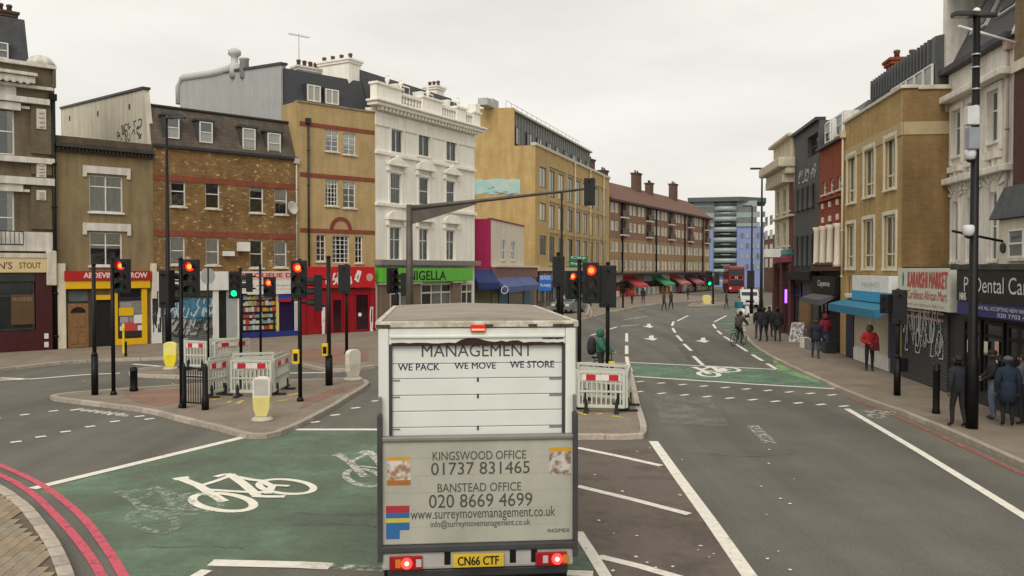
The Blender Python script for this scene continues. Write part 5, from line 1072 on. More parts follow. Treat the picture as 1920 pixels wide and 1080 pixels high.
p0, p1 = tnr.uz(1576, 570, -.5)[0], tnr.uz(1668, 570, -.5)[0]; za = tnr.uz(1620, 560, 0)[1]; awning(tnr, p0, p1, za, .25, 1.0, M('teal_awning', (.02, .16, .27), .6), .3); tnr.box('awning_cassette', p0, p1, -.35, 0, za, za+.18, CREAM, .03)
tnr.box('shop_pillar', 0, .9, -.12, 0, .13, z1f, TRB); tnr.box('navy_pillar', 1.0, 2.1, -.14, 0, .13, za-.1, M('navy_paint', (.02, .025, .06), .5)); 
WARM = M('lit_interior', (.42, .33, .18), .6, var=.35, scale=2)
tnr.box('shop_interior', 2.2, tnr.W-.5, -.04, 0, .6, za-.2, WARM); tnr.window((2.2, 4.2, .65, za-.2), 'plain', PANE_W, CREAM, sill=False, y=-.12); tnr.window((4.6, tnr.W-.9, .65, za-.2), 'plain', PANE_W, CREAM, sill=False, y=-.12); tnr.box('stall_riser', 2.2, tnr.W-.6, -.16, 0, .13, .64, WHITE); tnr.box('navy_pillar', tnr.W-.85, tnr.W-.1, -.16, 0, .13, za-.1, MATS['navy_paint']); tnr.box('cream_door_post', 4.25, 4.55, -.14, 0, .13, za-.2, CREAM)
# white stucco house set back, over low shops
wst = Bld('white_gothic_house', 'weathered white house with shell headed windows behind black lamp post', rp_(1775, 1.62), rp_(1896, 1.62))
WGS = M('weathered_white', (.76, .72, .65), .8, var=.1, streak=.26)
ops = [wst.rect(*r) for r in ((1788, 1804, 207, 292), (1818, 1832, 193, 280), (1855, 1876, 170, 265), (1786, 1798, 378, 490), (1815, 1828, 370, 490), (1856, 1872, 360, 488))]
z1f = wst.uz(1830, 500)[1]; zt = wst.uz(1835, 110)[1]
wst.wall(2.5, zt, ops, WGS, D=9)
for i, r in enumerate(ops): wst.window(r, 'tee' if i < 3 else 'cross', [PANE_D, PANE_M], WHITE, sillmat=WGS)
for r in ops[:3]:
    a, b, c, d = r; m = MB(); m.box(-.2, -.02, -.08, 0, -.3, d-c+.2); m.box(b-a+.02, b-a+.2, -.08, 0, -.3, d-c+.2); m.box(-.02, b-a+.02, -.08, 0, d-c+.02, d-c+.2); m.box(-.15, b-a+.15, -.16, 0, -.55, -.35); m.build('architrave', WGS, wst.root, (a, 0, c), .01)
for r in ops[3:]:
    a, b, c, d = r; cx_ = (b-a)/2; m = MB()
    for k in range(7):
        t = math.pi*(.12+.76*k/6); m.prism([(cx_+.35*math.cos(t-.08), .05+.35*math.sin(t-.08)), (cx_+.95*math.cos(t-.11), .05+.95*math.sin(t-.11)), (cx_+1.02*math.cos(t), .05+1.02*math.sin(t)), (cx_+.95*math.cos(t+.11), .05+.95*math.sin(t+.11)), (cx_+.35*math.cos(t+.08), .05+.35*math.sin(t+.08))], -.07, .02, 'y')
    m.build('shell_head', WGS, wst.root, (a, 0, d), .01)
    m = MB(); m.box(-.12, -.0, -.06, .02, 0, d-c+.1); m.box(b-a, b-a+.12, -.06, .02, 0, d-c+.1); m.build('architrave', WGS, wst.root, (a, 0, c), .01)
for y, o in ((163, .4), (328, .3)):
    z_ = wst.uz(1835, y)[1]; wst.box('cornice', -.15, wst.W+.05, -o, .1, z_-.12, z_+.1, WGS, .04)
wst.box('eaves_gutter', -.2, wst.W+.05, -.3, .1, zt, zt+.22, LEAD, .03)
zr1 = wst.uz(1835, 10, 1.6)[1]
m = MB(); m.prism([(0, zt+.2), (1.7, zr1+.8), (8, zr1+.8), (9, zt+.2)], 0, wst.W, 'x'); m.build('mansard_roof', M('dark_roof_slate', (.06, .062, .068), .6, var=.2, scale=5), wst.root)
sl_wall(wst.root, 'gable_parapet', [(-.1, zt), (-.1, zr1+.4), (1.2, zr1+1.4), (8, zr1+1.4), (9, zt)], -.3, .3, WGS); sl_wall(wst.root, 'gable_parapet', [(-.12, zt+.1), (1.5, zr1+1.0), (1.75, zr1+.9), (.2, zt+.1)], wst.W-.02, .2, WGS)
for f in (.12, .55):
    a = wst.W*f; m = MB(); q0, q1 = .3, .85; sl0, sl1 = (0+1.7*q0, zt+.2+(zr1+.6-zt)*q0), (1.7*q1, zt+.2+(zr1+.6-zt)*q1)
    m.prism([(sl0[0]-.1, sl0[1]), (sl1[0]-.1, sl1[1]), (sl1[0]+.02, sl1[1]-.04), (sl0[0]+.02, sl0[1]-.04)], a, a+1.25, 'x'); sk = m.build('skylight', WHITE, wst.root); m = MB(); m.prism([(sl0[0]-.12, sl0[1]+.1), (sl1[0]-.12, sl1[1]-.06), (sl1[0]-.1, sl1[1]-.06), (sl0[0]-.1, sl0[1]+.1)], a+.09, a+1.16, 'x'); m.build('pane', M_pane('skylight_glass', (.16, .17, .18), .06), sk)
wst.box('roof_dormer', -.2, wst.W*.75, -.1, 3, zr1+.25, zr1+1.8, WGS, .03); wst.box('dormer_soffit', -.25, wst.W*.78, -.2, 3, zr1+.15, zr1+.25, LEAD)
downpipe(wst, wst.W-.15, 3.4, zt, M('pinkish_pipe', (.4, .3, .27), .6), r=.05); downpipe(wst, .12, 3.4, zt-1, M('pinkish_pipe', (.4, .3, .27), .6), r=.05)
# rightmost brick house
rmo = Bld('rightmost_brick_house', 'brown brick house with cream oriel at the right edge', rp_(1897, 1.3), rp_(2120, 1.3))
RMB = MB_brick('purple_brown_brick', (.12, .06, .045), (.10, .05, .04), (.1, .06, .05), var=.2); YUB = MB_brick('yellow_upper_brick', (.26, .18, .09), (.2, .14, .07), (.2, .15, .08), var=.25)
zq0 = rmo.uz(1908, 300)[1]; zq1 = rmo.uz(1908, 135)[1]
o1 = (rmo.W*.45, rmo.W*.75, zq0+.4, zq0+2.2)
rmo.wall(2.5, zq1, [o1], RMB, D=9); rmo.window(o1, 'sash', PANE_M); rmo.wall(zq1+.3, zq1+5, [], YUB, D=9, name='upper_wall'); rmo.box('stone_band', -.03, rmo.W, -.08, 9, zq1, zq1+.3, CREAM)
a, b, c, d = rmo.rect(1893, 2010, 405, 505, -.6); rmo.box('oriel_bay', a, b, -.9, 0, c, d, CREAM, .05); m = MB(); m.prism([(-.05, 0), (-1.1, 0), (-.7, .9), (-.05, 1.0)], a-.15, b+.1, 'x'); m.build('oriel_roof', LEAD, rmo.root, (0, 0, d)); q = MB(); q.lathe([(.14, 0), (.14, .05)], seg=10); ob = q.build('oriel_vent', DARK, rmo.root, (a+.35, -.9, (c+d)/2-.1)); ob.rotation_euler[0] = math.radians(90); rmo.window((a+.75, a+1.6, c+.3, d-.3), 'sash', PANE_M, y=-.98)
m = MB(); m.tube([(0, 0, 0), (-.2, -1.25, .3)], .035, 8); m.build('flag_pole', BLACK, rmo.root, (a+.3, -.9, d-.6)); m = MB(); m.tube([(0, 0, 0), (.1, -1.6, .5)], .04, 8); m.build('white_bracket', WHITE, rmo.root, (.2, -.05, rmo.uz(1900, 85)[1]))
# low market shop and dental surgery: ground floor units on the street line
mkt = Bld('market_shop', 'shuttered market shop with red lettered white sign', rp_(1692), rp_(1789), 'shop')
zt_ = mkt.uz(1740, 500)[1]; mkt.wall(0, zt_, [], M('black_shop_wall', (.03, .03, .032), .7, var=.2), D=1.6)
a, b, c, d = mkt.rect(1689, 1788, 503, 580, -.2); sg = mkt.box('sign_board', a, b, -.3, -.02, c, d, M('pale_green_sign', (.55, .56, .47), .6, var=.1), .01)
RL = M('faded_red_lettering', (.46, .09, .08), .6)
text('KARARSHI MARKET', (b-a)*.74, .5, RL, mkt.root, (a+(b-a)*.22, -.31, d-.62), bold=.035); [text(wd, (b-a)*.74*wf, .3, RL, mkt.root, (a+(b-a)*(.22+.74*xf), -.31, d-1.0)) for wd, xf, wf in (('Caribbean', 0, .42), ('African', .45, .30), ('Mart', .79, .2))]
for k in range(3): text('fresh yam plantain fish rice', (b-a)*.7, .14, M('faded_pink_lettering', (.5, .28, .24), .6), mkt.root, (a+(b-a)*.2, -.31, d-1.25-k*.2))
q = MB(); q.prism([(0, 0), (.1, .05), (.14, .3), (.06, .5), (-.04, .35)], -.31, -.3, 'y'); q.build('green_emblem', M('emblem_green', (.05, .16, .1), .5), mkt.root, (a+(b-a)*.11, 0, d-.6))
sh = put('roller_shutter', None, mkt.root, (.25, -.06, .13)); hgt = mkt.uz(1740, 585)[1]-.13; nsl = 34
ms = MB(); ms.prism([(0, 0), (-.03, hgt/nsl*.5), (0, hgt/nsl), (.05, hgt/nsl), (.05, 0)], 0, mkt.W-.5, 'x'); ms = ms.mesh('slat', M('dark_shutter', (.05, .05, .05), .45, var=.2, metal=.3))
for k in range(nsl): put('slat', ms, sh, (0, 0, k*hgt/nsl))
scribble(mkt.root, 'graffiti', (.5, mkt.W-.5, 1.1, 2.9), M('white_spray', (.4, .4, .4), .6), 26, .05, 88, off=-.1, loops=4); text('MRS', 1.9, 1.1, M('grey_spray', (.17, .17, .17), .6), mkt.root, (.8, -.099, 1.3))
den = Bld('dental_surgery', 'dental surgery shopfront with black fascia and blue band', rp_(1790), rp_(2080), 'shop')
zt_ = den.uz(1860, 498)[1]; den.wall(0, zt_, [], M('surgery_wall', (.03, .03, .034), .6), D=1.6); a, b, c, d = den.rect(1797, 1960, 506, 571, -.3); xr = den.W
den.box('fascia', a, xr, -.35, -.02, c, d, M('black_gloss_fascia', (.018, .018, .02), .3), .01); den.box('coping', a-.1, xr, -.5, .2, d, d+.15, M('mossy_coping', (.05, .05, .04), .9, var=.4))
WT = M('pale_lettering', (.62, .62, .58), .5)
x0 = den.uz(1808, 540, -.35)[0]; x1 = den.uz(1940, 540, -.35)[0]; text('PI Dental Care', x1-x0, .42, WT, den.root, (x0, -.36, den.uz(1860, 550, -.35)[1])); 
zb_ = den.uz(1860, 588, -.35)[1]; zbt_ = den.uz(1860, 571, -.35)[1]
den.box('blue_band', a, xr, -.33, -.02, zb_-.12, c-.01, M('nhs_blue_band', (.03, .035, .14), .4), .01); x0 = den.uz(1800, 556, -.35)[0]; text('NHS', .42, .2, WT, den.root, (x0, -.36, den.uz(1806, 562, -.35)[1]), bold=.05)
x0 = den.uz(1832, 580, -.35)[0]; text('NHS ALL ACCEPTING NEW NHS PATIENTS', 3.6, .1, WT, den.root, (x0, -.345, c-.18)); text('020 7703 4422', 2.0, .1, WT, den.root, (x0+1.2, -.345, c-.33))
for k in range(3):
    p0 = .9+k*1.35; den.window((p0, p0+1.15, .5, c-.5), 'door', PANE_D, BLACK, sill=False, y=-.08, fw=.1)
for (xx, zz, mt) in ((1.2, 1.5, WHITE), (2.3, 1.55, M('cream_notice', (.6, .57, .4), .6)), (2.95, 1.6, M('pink_notice', (.55, .35, .3), .6)), (2.9, 1.1, WHITE)):
    den.box('notice', xx, xx+.22, -.1, -.088, zz, zz+.35, mt, .002)
# ================================================================== STREET FURNITURE
LR = M('red_lamp_lit', (1.0, .012, .008), emit=2.6); LRC = M('red_lamp_core', (1.0, .2, .03), emit=2.2); LG = M('green_lamp_lit', (.01, .8, .32), emit=1.3)
L0 = {'r': M('red_lens_off', (.06, .008, .008), .2), 'a': M('amber_lens_off', (.05, .03, .008), .2), 'g': M('green_lens_off', (.008, .04, .03), .2)}
HOUS = M('signal_housing', (.008, .008, .009), .6, var=.2)
_sh = {}
def head_parts(root, loc, face, lit='r', size=1.0, kinds='rag', board=False):
    """a signal head whose topmost lens centre is at loc, facing the angle face (0 = towards the camera)"""
    n = len(kinds); sp = .31*size; w = .2*size; z1 = .2*size; z0 = -sp*(n-1)-.2*size
    m = MB(); m.box(-w, w, 0, .22*size, z0, z1); m.box(-.03, .03, .2*size, .34*size, z0+.1, z0+.16); m.box(-.03, .03, .2*size, .34*size, z1-.16, z1-.1)
    if board: m.box(-.33*size, .33*size, .1, .12, z0-.15, z1+.15)
    hd = put('signal_head', m.mesh('signal_head', HOUS, bevel=.02), root, loc, face)
    for k, c in enumerate(kinds):
        on = (c == lit); q = MB(); r = .118*size
        q.tube([(0, -.012, -sp*k), (0, .01, -sp*k)], r, 14); put('lens', q.mesh('lens', ({'r': LR, 'g': LG}[c] if on else L0[c])), hd)
        if on and c == 'r': q = MB(); q.tube([(0, -.02, -sp*k), (0, -.011, -sp*k)], r*.6, 12); put('lamp_core', q.mesh('lamp_core', LRC), hd)
        v = MB(); seg = 10; a0, a1 = math.radians(-25), math.radians(205)
        ring = lambda y, rr: [(rr*math.cos(a0+(a1-a0)*t/seg), y, rr*math.sin(a0+(a1-a0)*t/seg)-sp*k) for t in range(seg+1)]
        A1, A2, B1, B2 = ring(0, r*1.14), ring(-.2*size, r*1.1), ring(0, r*1.06), ring(-.2*size, r*1.02)
        for t in range(seg): v.face([A1[t], A1[t+1], A2[t+1], A2[t]], True); v.face([B1[t+1], B1[t], B2[t], B2[t+1]], True); v.face([A2[t], A2[t+1], B2[t+1], B2[t]])
        put('visor', v.mesh('visor', HOUS), hd)
    return hd
def signal(label, x, yb, yt, heads=(), button=None, r=.058, ground=.12, sleeve=0, group='traffic signals', name='traffic_signal', lean=0):
    b = G(x, yb, ground); Y = b.y; zt = atY(x, yt, Y).z-ground; root = thing(name, label, 'traffic light', b, 0, group)
    m = MB(); m.tube([(0, 0, 0), (lean, 0, zt)], r, 10); m.lathe([(r*1.7, 0), (r*1.7, .05), (r*1.15, .12)], seg=10); m.lathe([(r*1.15, zt), (r*1.15, zt+.04), (.01, zt+.07)], seg=10)
    put('pole', m.mesh('pole', BLACK), root)
    if sleeve: m = MB(); m.tube([(0, 0, 0), (0, 0, sleeve)], r*1.7, 10); m.lathe([(r*1.7, sleeve), (r*1.1, sleeve+.12)], seg=10); put('pole_sleeve', m.mesh('pole_sleeve', BLACK), root)
    for h in heads:
        xx, yy, face, lit = h[:4]; kw = h[4] if len(h) > 4 else {}
        p = atY(xx, yy, Y); head_parts(root, (p.x-b.x, -.08 if abs(face) < 1.6 else .08, p.z-ground), face, lit, **kw)
        for dz in (.1, .6): m = MB(); m.tube([(0, 0, p.z-ground-dz), (p.x-b.x, .02, p.z-ground-dz)], .025, 6); put('bracket', m.mesh('bracket', BLACK), root)
    if button:
        bx_, by_, mt = button; p = atY(bx_, by_, Y); m = MB(); m.box(-.09, .09, -.12, .02, -.2, .2); bo = put('push_button_box', m.mesh('push_button_box', mt, bevel=.02), root, (p.x-b.x, -.06, p.z-ground)); m = MB(); m.box(-.06, .06, -.13, -.12, -.12, .1); put('button_panel', m.mesh('button_panel', BLACK), bo)
    return root
pi = math.pi
signal('red signal on the left end of the large island', 213, 740, 486, [(229, 498, -.05, 'r')])
signal('slim black pole with fat sleeve and side arm, leftmost on island', 178, 740, 497, [], sleeve=1.15, name='signal_pole', group=None)
signal('red signal with second head behind, beside the railing', 341, 764, 487, [(358, 500, 0, 'r'), (317, 520, 2.6, '')])
signal('red signal in the middle behind the front keep left bollard', 563, 752, 489, [(560, 502, 0, 'r', {'size': 1.05}), (590, 528, -1.3, '')], button=(557, 668, YELLOW))
signal('black pole with yellow button box right end of large island', 617, 722, 483, [], button=(611, 655, YELLOW), r=.07, name='signal_pole', group=None, sleeve=.9)
signal('signal seen from behind on pavement by the red shop', 650, 664, 497, [(646, 507, pi, '', {'size': 1.25})], r=.07)
signal('small green lit signal in front of the off licence', 452, 690, 505, [(440, 519, .2, 'g'), (463, 522, -1.2, '', {'kinds': 'rg'})], ground=.12)
signal('thin pole with lit red pedestrian signal before the off licence', 489, 683, 498, [(505, 530, 0, 'r', {'kinds': 'rg', 'size': 1.1})], r=.05)
signal('signal with two red lamps on the right island', 1086, 748, 490, [(1108, 507, 0, 'r', {'size': 1.15}), (1073, 518, .25, 'r', {'size': .8})])
signal('signal facing away on the right island', 1139, 744, 495, [(1139, 513, pi, '', {'size': 1.2})], button=(1146, 690, YELLOW))
signal('signal facing away on right pavement before the market shop', 1682, 741, 545, [(1688, 556, pi-.3, ''), (1668, 562, 1.9, '', {'kinds': 'rg', 'size': .8})], button=(1692, 683, BLACK), sleeve=1.1)
signal('distant green signal on the far island', 1337, 570, 522, [(1330, 514, 0, 'g', {'size': 1.6}), (1345, 516, 2.8, '', {'size': 1.3})], r=.1)
signal('dark signal head in front of the white corner house', 744, 662, 505, [(738, 512, .6, '', {'size': 1.1}), (752, 520, -1.6, '')], r=.06)
signal('signal back beside blue sign beyond the van', 1047, 640, 475, [(1047, 492, pi, '', {'size': 1.6})], r=.11, ground=.0)
signal('far black signal beside the far lamp post', 1410, 588, 506, [(1408, 514, 2.9, '', {'size': 1.5})], r=.08)
signal('small far signal before the flats shops', 1168, 577, 525, [(1168, 531, .3, '', {'size': 1.2})], r=.09)
# gantry arm reaching over the road
bp = VX(768, 37); root = thing('signal_gantry', 'tall gantry pole with long arm carrying signal over the road', 'traffic light', (bp.x, bp.y, .12), 0)
GAL = M('weathered_galvanised', (.10, .085, .07), .6, var=.25, metal=.3); zt = atY(768, 388, 37).z-.12; pe = atY(1118, 352, 37)
m = MB(); m.tube([(0, 0, 0), (0, 0, zt+.1)], [.18, .13], 12); m.box(-.35, .35, -.35, .35, 0, .05); put('pole', m.mesh('pole', GAL), root)
p1 = (pe.x-bp.x, 0, pe.z-.12); m = MB(); m.tube([(0, 0, zt-.05), (p1[0]*.3, 0, zt-.05+(p1[2]-zt)*.3), (p1[0], 0, p1[2])], [.12, .085, .045], 8); put('arm', m.mesh('arm', GAL), root)
m = MB(); m.prism([(.1, zt-.75), (.1, zt-.1), (p1[0]*.36, zt-.05+(p1[2]-zt)*.34), (p1[0]*.36, zt-.1+(p1[2]-zt)*.26)], -.03, .03, 'y'); put('gusset', m.mesh('gusset', GAL), root)
ph = atY(1107, 344, 37); head_parts(root, (ph.x-bp.x, .15, ph.z-.12), pi-.25, '', 1.15)
# lamp posts
def lamp(label, x, yb, yt, dirx, r=(.11, .055), ground=.12, arm=.9, box=True):
    b = G(x, yb, ground); zt = atY(x, yt, b.y).z-ground; root = thing('street_lamp', label, 'street lamp', b, 0, 'street lamps')
    m = MB(); m.tube([(0, 0, 0), (0, 0, 1.6), (0, 0, 1.7), (0, 0, zt)], [r[0]*1.3, r[0]*1.3, r[0], r[1]], 12); put('column', m.mesh('column', BLACK), root)
    m = MB(); m.prism([(0, -.1), (arm*dirx*.35, -.16), (arm*dirx, -.13), (arm*dirx, .13), (arm*dirx*.35, .16), (0, .1)], zt-.02, zt+.09); put('lantern', m.mesh('lantern', DARK, bevel=.02), root)
    m = MB(); m.box(min(arm*dirx*.4, arm*dirx*.95), max(arm*dirx*.4, arm*dirx*.95), -.09, .09, zt-.035, zt-.021); put('lens', m.mesh('lens', M('lamp_lens_off', (.5, .5, .48), .3)), root)
    return root, zt
lamp('tall black street lamp before the brick house', 316, 652, 222, 1)
lamp('tall black street lamp at the far right kerb bend', 1427, 606, 317, -1, arm=.8)
lamp('shorter far black lamp beside the taller kerb lamp', 1409, 588, 387, -1, arm=.8)
lamp('black lamp column beyond the van before the tan block', 1053, 602, 362, -1)
rt, zt = lamp('thick black lamp post with cameras at right edge', 1822, 803, 30, -1, r=(.105, .078), arm=.55)
q = MB(); q.prism([(0, -.09), (.4, -.11), (.5, 0), (.4, .11), (0, .09)], zt-.02, zt+.07); put('lantern', q.mesh('lantern', DARK, bevel=.02), rt); q = MB(); q.lathe([(.09, 0), (.08, .06), (.03, .1)], (0, 0, zt+.09), 10); put('photocell', q.mesh('photocell', WHITE), rt)
b = G(1822, 803, .12)
for (x, y, w, h_, mt, nm) in ((1822, 220, .28, .42, M('camera_box_white', (.55, .56, .56), .5), 'equipment_box'), (1824, 262, .26, .5, M('camera_box_grey', (.25, .27, .3), .5), 'equipment_box')):
    p = atY(x, y, b.y); m = MB(); m.box(-w/2, w/2, -.1, .1, -h_/2, h_/2); put(nm, m.mesh(nm, mt, bevel=.02), rt, (p.x-b.x-.1, -.18, p.z-.12))
for (x, y) in ((1829, 290), (1826, 432)):
    p = atY(x, y, b.y); q = MB(); q.lathe([(.02, -.16), (.1, -.12), (.13, -.02), (.13, .08), (.1, .12)], seg=12); d_ = put('camera_dome', q.mesh('camera_dome', M('camera_white', (.6, .6, .6), .4)), rt, (p.x-b.x-.18, -.1, p.z-.12)); q = MB(); q.lathe([(.02, -.2), (.08, -.16), (.1, -.12)], seg=12); put('dome_glass', q.mesh('dome_glass', PANE_D), d_); q = MB(); q.tube([(0, 0, .05), (.2, .1, .05)], .03, 6); put('camera_arm', q.mesh('camera_arm', BLACK), d_)
for z_ in (7.2, 7.5, 7.9, 8.4, 8.7): q = MB(); q.lathe([(.1, 0), (.1, .04)], (0, 0, z_), 12); put('strap', q.mesh('strap', M('steel_strap', (.4, .4, .4), .4, metal=.6)), rt)
# posts and bollards
def post(label, x, yb, yt, r, name='bollard', mat=None, ground=.12, cap=True, group=None):
    b = G(x, yb, ground); h_ = atY(x, yt, b.y).z-ground; m = MB(); m.lathe([(r*1.15, 0), (r*1.15, .08), (r, .12), (r, h_*.82), (r*1.1, h_*.83), (r*1.1, h_*.87), (r, h_*.88), (r, h_*.96), (r*.6, h_)], seg=12)
    return tag(put(name, m.mesh(name, mat or BLACK), None, b), label, 'bollard', group)
post('short black bollard on the left end of the large island', 251, 733, 688, .11)
post('tall black square topped post before the market shop', 1755, 775, 681, .085)
post('thin yellow post on far pavement before the yellow shop', 232, 664, 606, .05, mat=YELLOW); post('black bollard at kerb before the red and yellow shop', 236, 668, 640, .05)
def keep_left(label, x, yb, yt, rz, low=YELLOW, high=WHITE, wpx=34, full=False, ground=.12):
    b = G(x, yb, ground); h_ = atY(x, yt, b.y).z-ground; w = wpx*b.y/1600; root = thing('keep_left_bollard', label, 'bollard', b, rz, 'illuminated island bollards')
    def outline(z0, z1, inset):
        P_ = []; W_ = w/2-inset; R_ = W_*.75
        if z0 < .3: P_ += [(-W_*.62, z0+inset), (W_*.62, z0+inset), (W_*.92, z0+.2)]
        else: P_ += [(-W_, z0), (W_, z0)]
        if z1 > h_-.05: P_ += [(W_-R_+R_*math.cos(t), z1-inset-R_*.8+R_*.8*math.sin(t)) for t in [pi/2*k/6 for k in range(7)]]+[(-W_+R_-R_*math.sin(t), z1-inset-R_*.8+R_*.8*math.cos(t)) for t in [pi/2*k/6 for k in range(7)]]
        else: P_ += [(W_, z1), (-W_, z1)]
        if z0 < .3: P_ += [(-W_*.92, z0+.2)]
        return P_
    m = MB(); m.prism(outline(.1, h_, 0), -.1, .1, 'y'); put('shell', m.mesh('shell', high, bevel=.025), root)
    m = MB(); m.prism(outline(.1, h_*.56, .004), -.104, .104, 'y'); put('yellow_panel', m.mesh('yellow_panel', low, bevel=.02), root)
    if not full: m = MB(); m.prism(outline(h_*.58, h_-.06, .05), -.106, -.1, 'y'); put('sign_face', m.mesh('sign_face', M('grey_sign_face', (.42, .41, .38), .5)), root)
    m = MB(); m.lathe([(w*.62, 0), (w*.6, .04), (w*.4, .1)], seg=16); put('base', m.mesh('base', M('bollard_base', (.45, .4, .33), .8)), root)
PALEY = M('pale_yellow_plastic', (.62, .55, .2), .45, var=.08); WPL = M('white_plastic', (.68, .65, .56), .45, var=.08)
keep_left('pale yellow and white island bollard in front of the barriers', 492, 788, 706, 0, PALEY, WPL)
keep_left('white island bollard turned edgewise beside the van', 662, 712, 655, .9, M('cream_plastic', (.6, .56, .44), .5), WPL, wpx=30, full=True)
keep_left('bright yellow bollard on the small island', 320, 692, 641, .1, M('vivid_yellow', (.75, .62, .02), .4), M('vivid_yellow2', (.72, .66, .2), .4), wpx=24, full=True)
keep_left('distant yellow bollard on the far island', 1325, 570, 553, 0, PALEY, PALEY, wpx=17, full=True)
# sign posts
def sign_post(label, x, yb, plates, ground=.12, r=.04):
    b = G(x, yb, ground); zt = atY(x, min(p[2] for p in plates)-2, b.y).z-ground; root = thing('sign_post', label, 'road sign', b, 0)
    m = MB(); m.tube([(0, 0, 0), (0, 0, zt)], r, 8); put('post', m.mesh('post', GREYP), root)
    for (x0, x1, y0, y1, mt, lines) in plates:
        p, q = atY(x0, y1, b.y), atY(x1, y0, b.y); m = MB(); m.box(0, q.x-p.x, 0, .03, 0, q.z-p.z); pl = put('sign_plate', m.mesh('sign_plate', mt, bevel=.008), root, (p.x-b.x, -.09, p.z-ground))
        for k, s in enumerate(lines): text(s, (q.x-p.x)*.8, (q.z-p.z)*.5/max(1, len(lines)), WHL, pl, ((q.x-p.x)*.1, -.006, (q.z-p.z)*(.72-.5*k/max(1, len(lines)-1) if len(lines) > 1 else .3)))
    return root
sign_post('small blue information sign beyond the van', 1022, 600, [(1011, 1034, 516, 545, M('sign_blue', (.01, .12, .48), .4), ['RED ROUTE', 'No stopping'])])
sign_post('green direction sign beyond the right island signals', 1083, 597, [(1067, 1102, 480, 502, M('sign_green', (.01, .13, .05), .4), ['City', 'Elephant'])])
b = G(391, 690, .12); root = thing('sign_post', 'slim grey post with round sign back by the barriers', 'road sign', b); zt = atY(391, 500, b.y).z-.12
m = MB(); m.tube([(0, 0, 0), (0, 0, zt)], .04, 8); put('post', m.mesh('post', BLACK), root); m = MB(); m.tube([(0, -.02, zt-.35), (0, .02, zt-.35)], .3, 18); pl = put('sign_plate', m.mesh('sign_plate', M('sign_back', (.42, .42, .4), .5)), root); pl.rotation_euler[2] = .9
# railing on the island
p0, p1 = G(345, 765, .12), G(385, 768, .12); d = p1-p0; root = thing('guard_railing', 'short black guard railing on the large island', 'railing', p0, math.atan2(d.y, d.x)); Lr = d.length; hr = 1.12
for xx, r_ in ((0, .05), (Lr, .075)):
    m = MB(); m.lathe([(r_*1.3, 0), (r_*1.3, .3), (r_, .34), (r_, hr), (r_*.5, hr+.1)], (xx, 0, 0), 10); put('post', m.mesh('post', BLACK), root)
for z_ in (.14, hr-.28, hr-.06): m = MB(); m.box(0, Lr, -.015, .015, z_, z_+.035); put('rail', m.mesh('rail', BLACK), root)
m = MB(); m.box(-.008, .008, -.008, .008, .16, hr-.08); bar = m.mesh('bar', BLACK)
for k in range(8): put('bar', bar, root, (Lr*(k+1)/9, 0, 0))
# plastic barriers
BPL = M('grey_barrier_plastic', (.5, .51, .45), .5, var=.1); BRED = M('barrier_red', (.46, .02, .03), .35); BWH = M('barrier_white', (.7, .62, .58), .35); FOOT = M('rubber_foot', (.02, .02, .02), .8)
_sl = {}
def barrier(label, pa, pb, h=1.08, ground=.12, board=True, feet=True):
    p0, p1 = (G(*pa, ground) if not isinstance(pa, Vector) else pa), (G(*pb, ground) if not isinstance(pb, Vector) else pb); d = p1-p0; L_ = d.length; root = thing('plastic_barrier', label, 'barrier', p0, math.atan2(d.y, d.x), 'roadworks barriers')
    m = MB(); t = .03; m.box(0, .07, -t, t, .12, h); m.box(L_-.07, L_, -t, t, .12, h); m.box(.07, L_-.07, -t, t, h-.07, h); m.box(.07, L_-.07, -t, t, .12, .2); m.box(.07, L_-.07, -t, t, h*.48, h*.48+.05); m.box(.07, L_-.07, -t*.6, t*.6, h*.74, h*.9)
    put('frame', m.mesh('frame', BPL, bevel=.008), root); n = max(4, int(L_/.12)); k_ = round(h, 2)
    if k_ not in _sl: m = MB(); m.box(-.018, .018, -.015, .015, .19, h*.75); _sl[k_] = m.mesh('slat', BPL)
    for k in range(1, n): put('slat', _sl[k_], root, (L_*k/n, 0, 0))
    if board:
        m = MB(); m.box(L_*.1, L_*.9, -t-.012, -t-.002, h*.77, h*.92); bd = put('reflective_board', m.mesh('reflective_board', BWH), root)
        for f in (.18, .66): m = MB(); m.box(L_*f, L_*(f+.2), -t-.016, -t-.012, h*.775, h*.915); put('red_stripe', m.mesh('red_stripe', BRED), bd)
    if feet:
        for f in (.18, .82): m = MB(); m.prism([(-.045, 0), (.045, 0), (.045, .2), (.02, .36), (-.02, .36), (-.045, .2)], -.06, .06, 'y'); m.box(-.06, .06, -.28, .28, 0, .05); put('foot', m.mesh('foot', FOOT, bevel=.01), root, (L_*f, 0, 0))
    return root
barrier('left angled barrier of the pit on the large island', (388, 747), (428, 739)); barrier('front barrier of the pit on the large island', (432, 744), (510, 744)); barrier('right angled barrier of the pit on the large island', (513, 743), (542, 727))
barrier('rear barrier of the pit on the large island', (436, 727), (515, 723), board=False); barrier('barrier beside the yellow bollard on the small island', (346, 693), (388, 694)); barrier('turned barrier right end of the small island', (402, 694), (468, 686))
barrier('front barrier of the fenced work on the right island', (1083, 772), (1172, 774)); barrier('right side barrier of the fenced work on right island', (1175, 774), (1181, 757), board=False); barrier('rear barrier of the fenced work on right island', (1083, 750), (1178, 758), board=False)
barrier('left side barrier of the fenced work on right island', (1062, 752), (1081, 770))
barrier('second left barrier of the pit nearer the railing', (392, 738), (430, 730)); barrier('turned rear right barrier of the pit on large island', (512, 730), (530, 722), board=False)
barrier('rear barrier of the small island behind the sign post', (392, 688), (452, 686)); barrier('end barrier at the left of the small island work', (345, 690), (352, 686), board=False)
SPRAY = M_paint('yellow_spray', (.7, .55, .08), wear=.45, wscale=9)
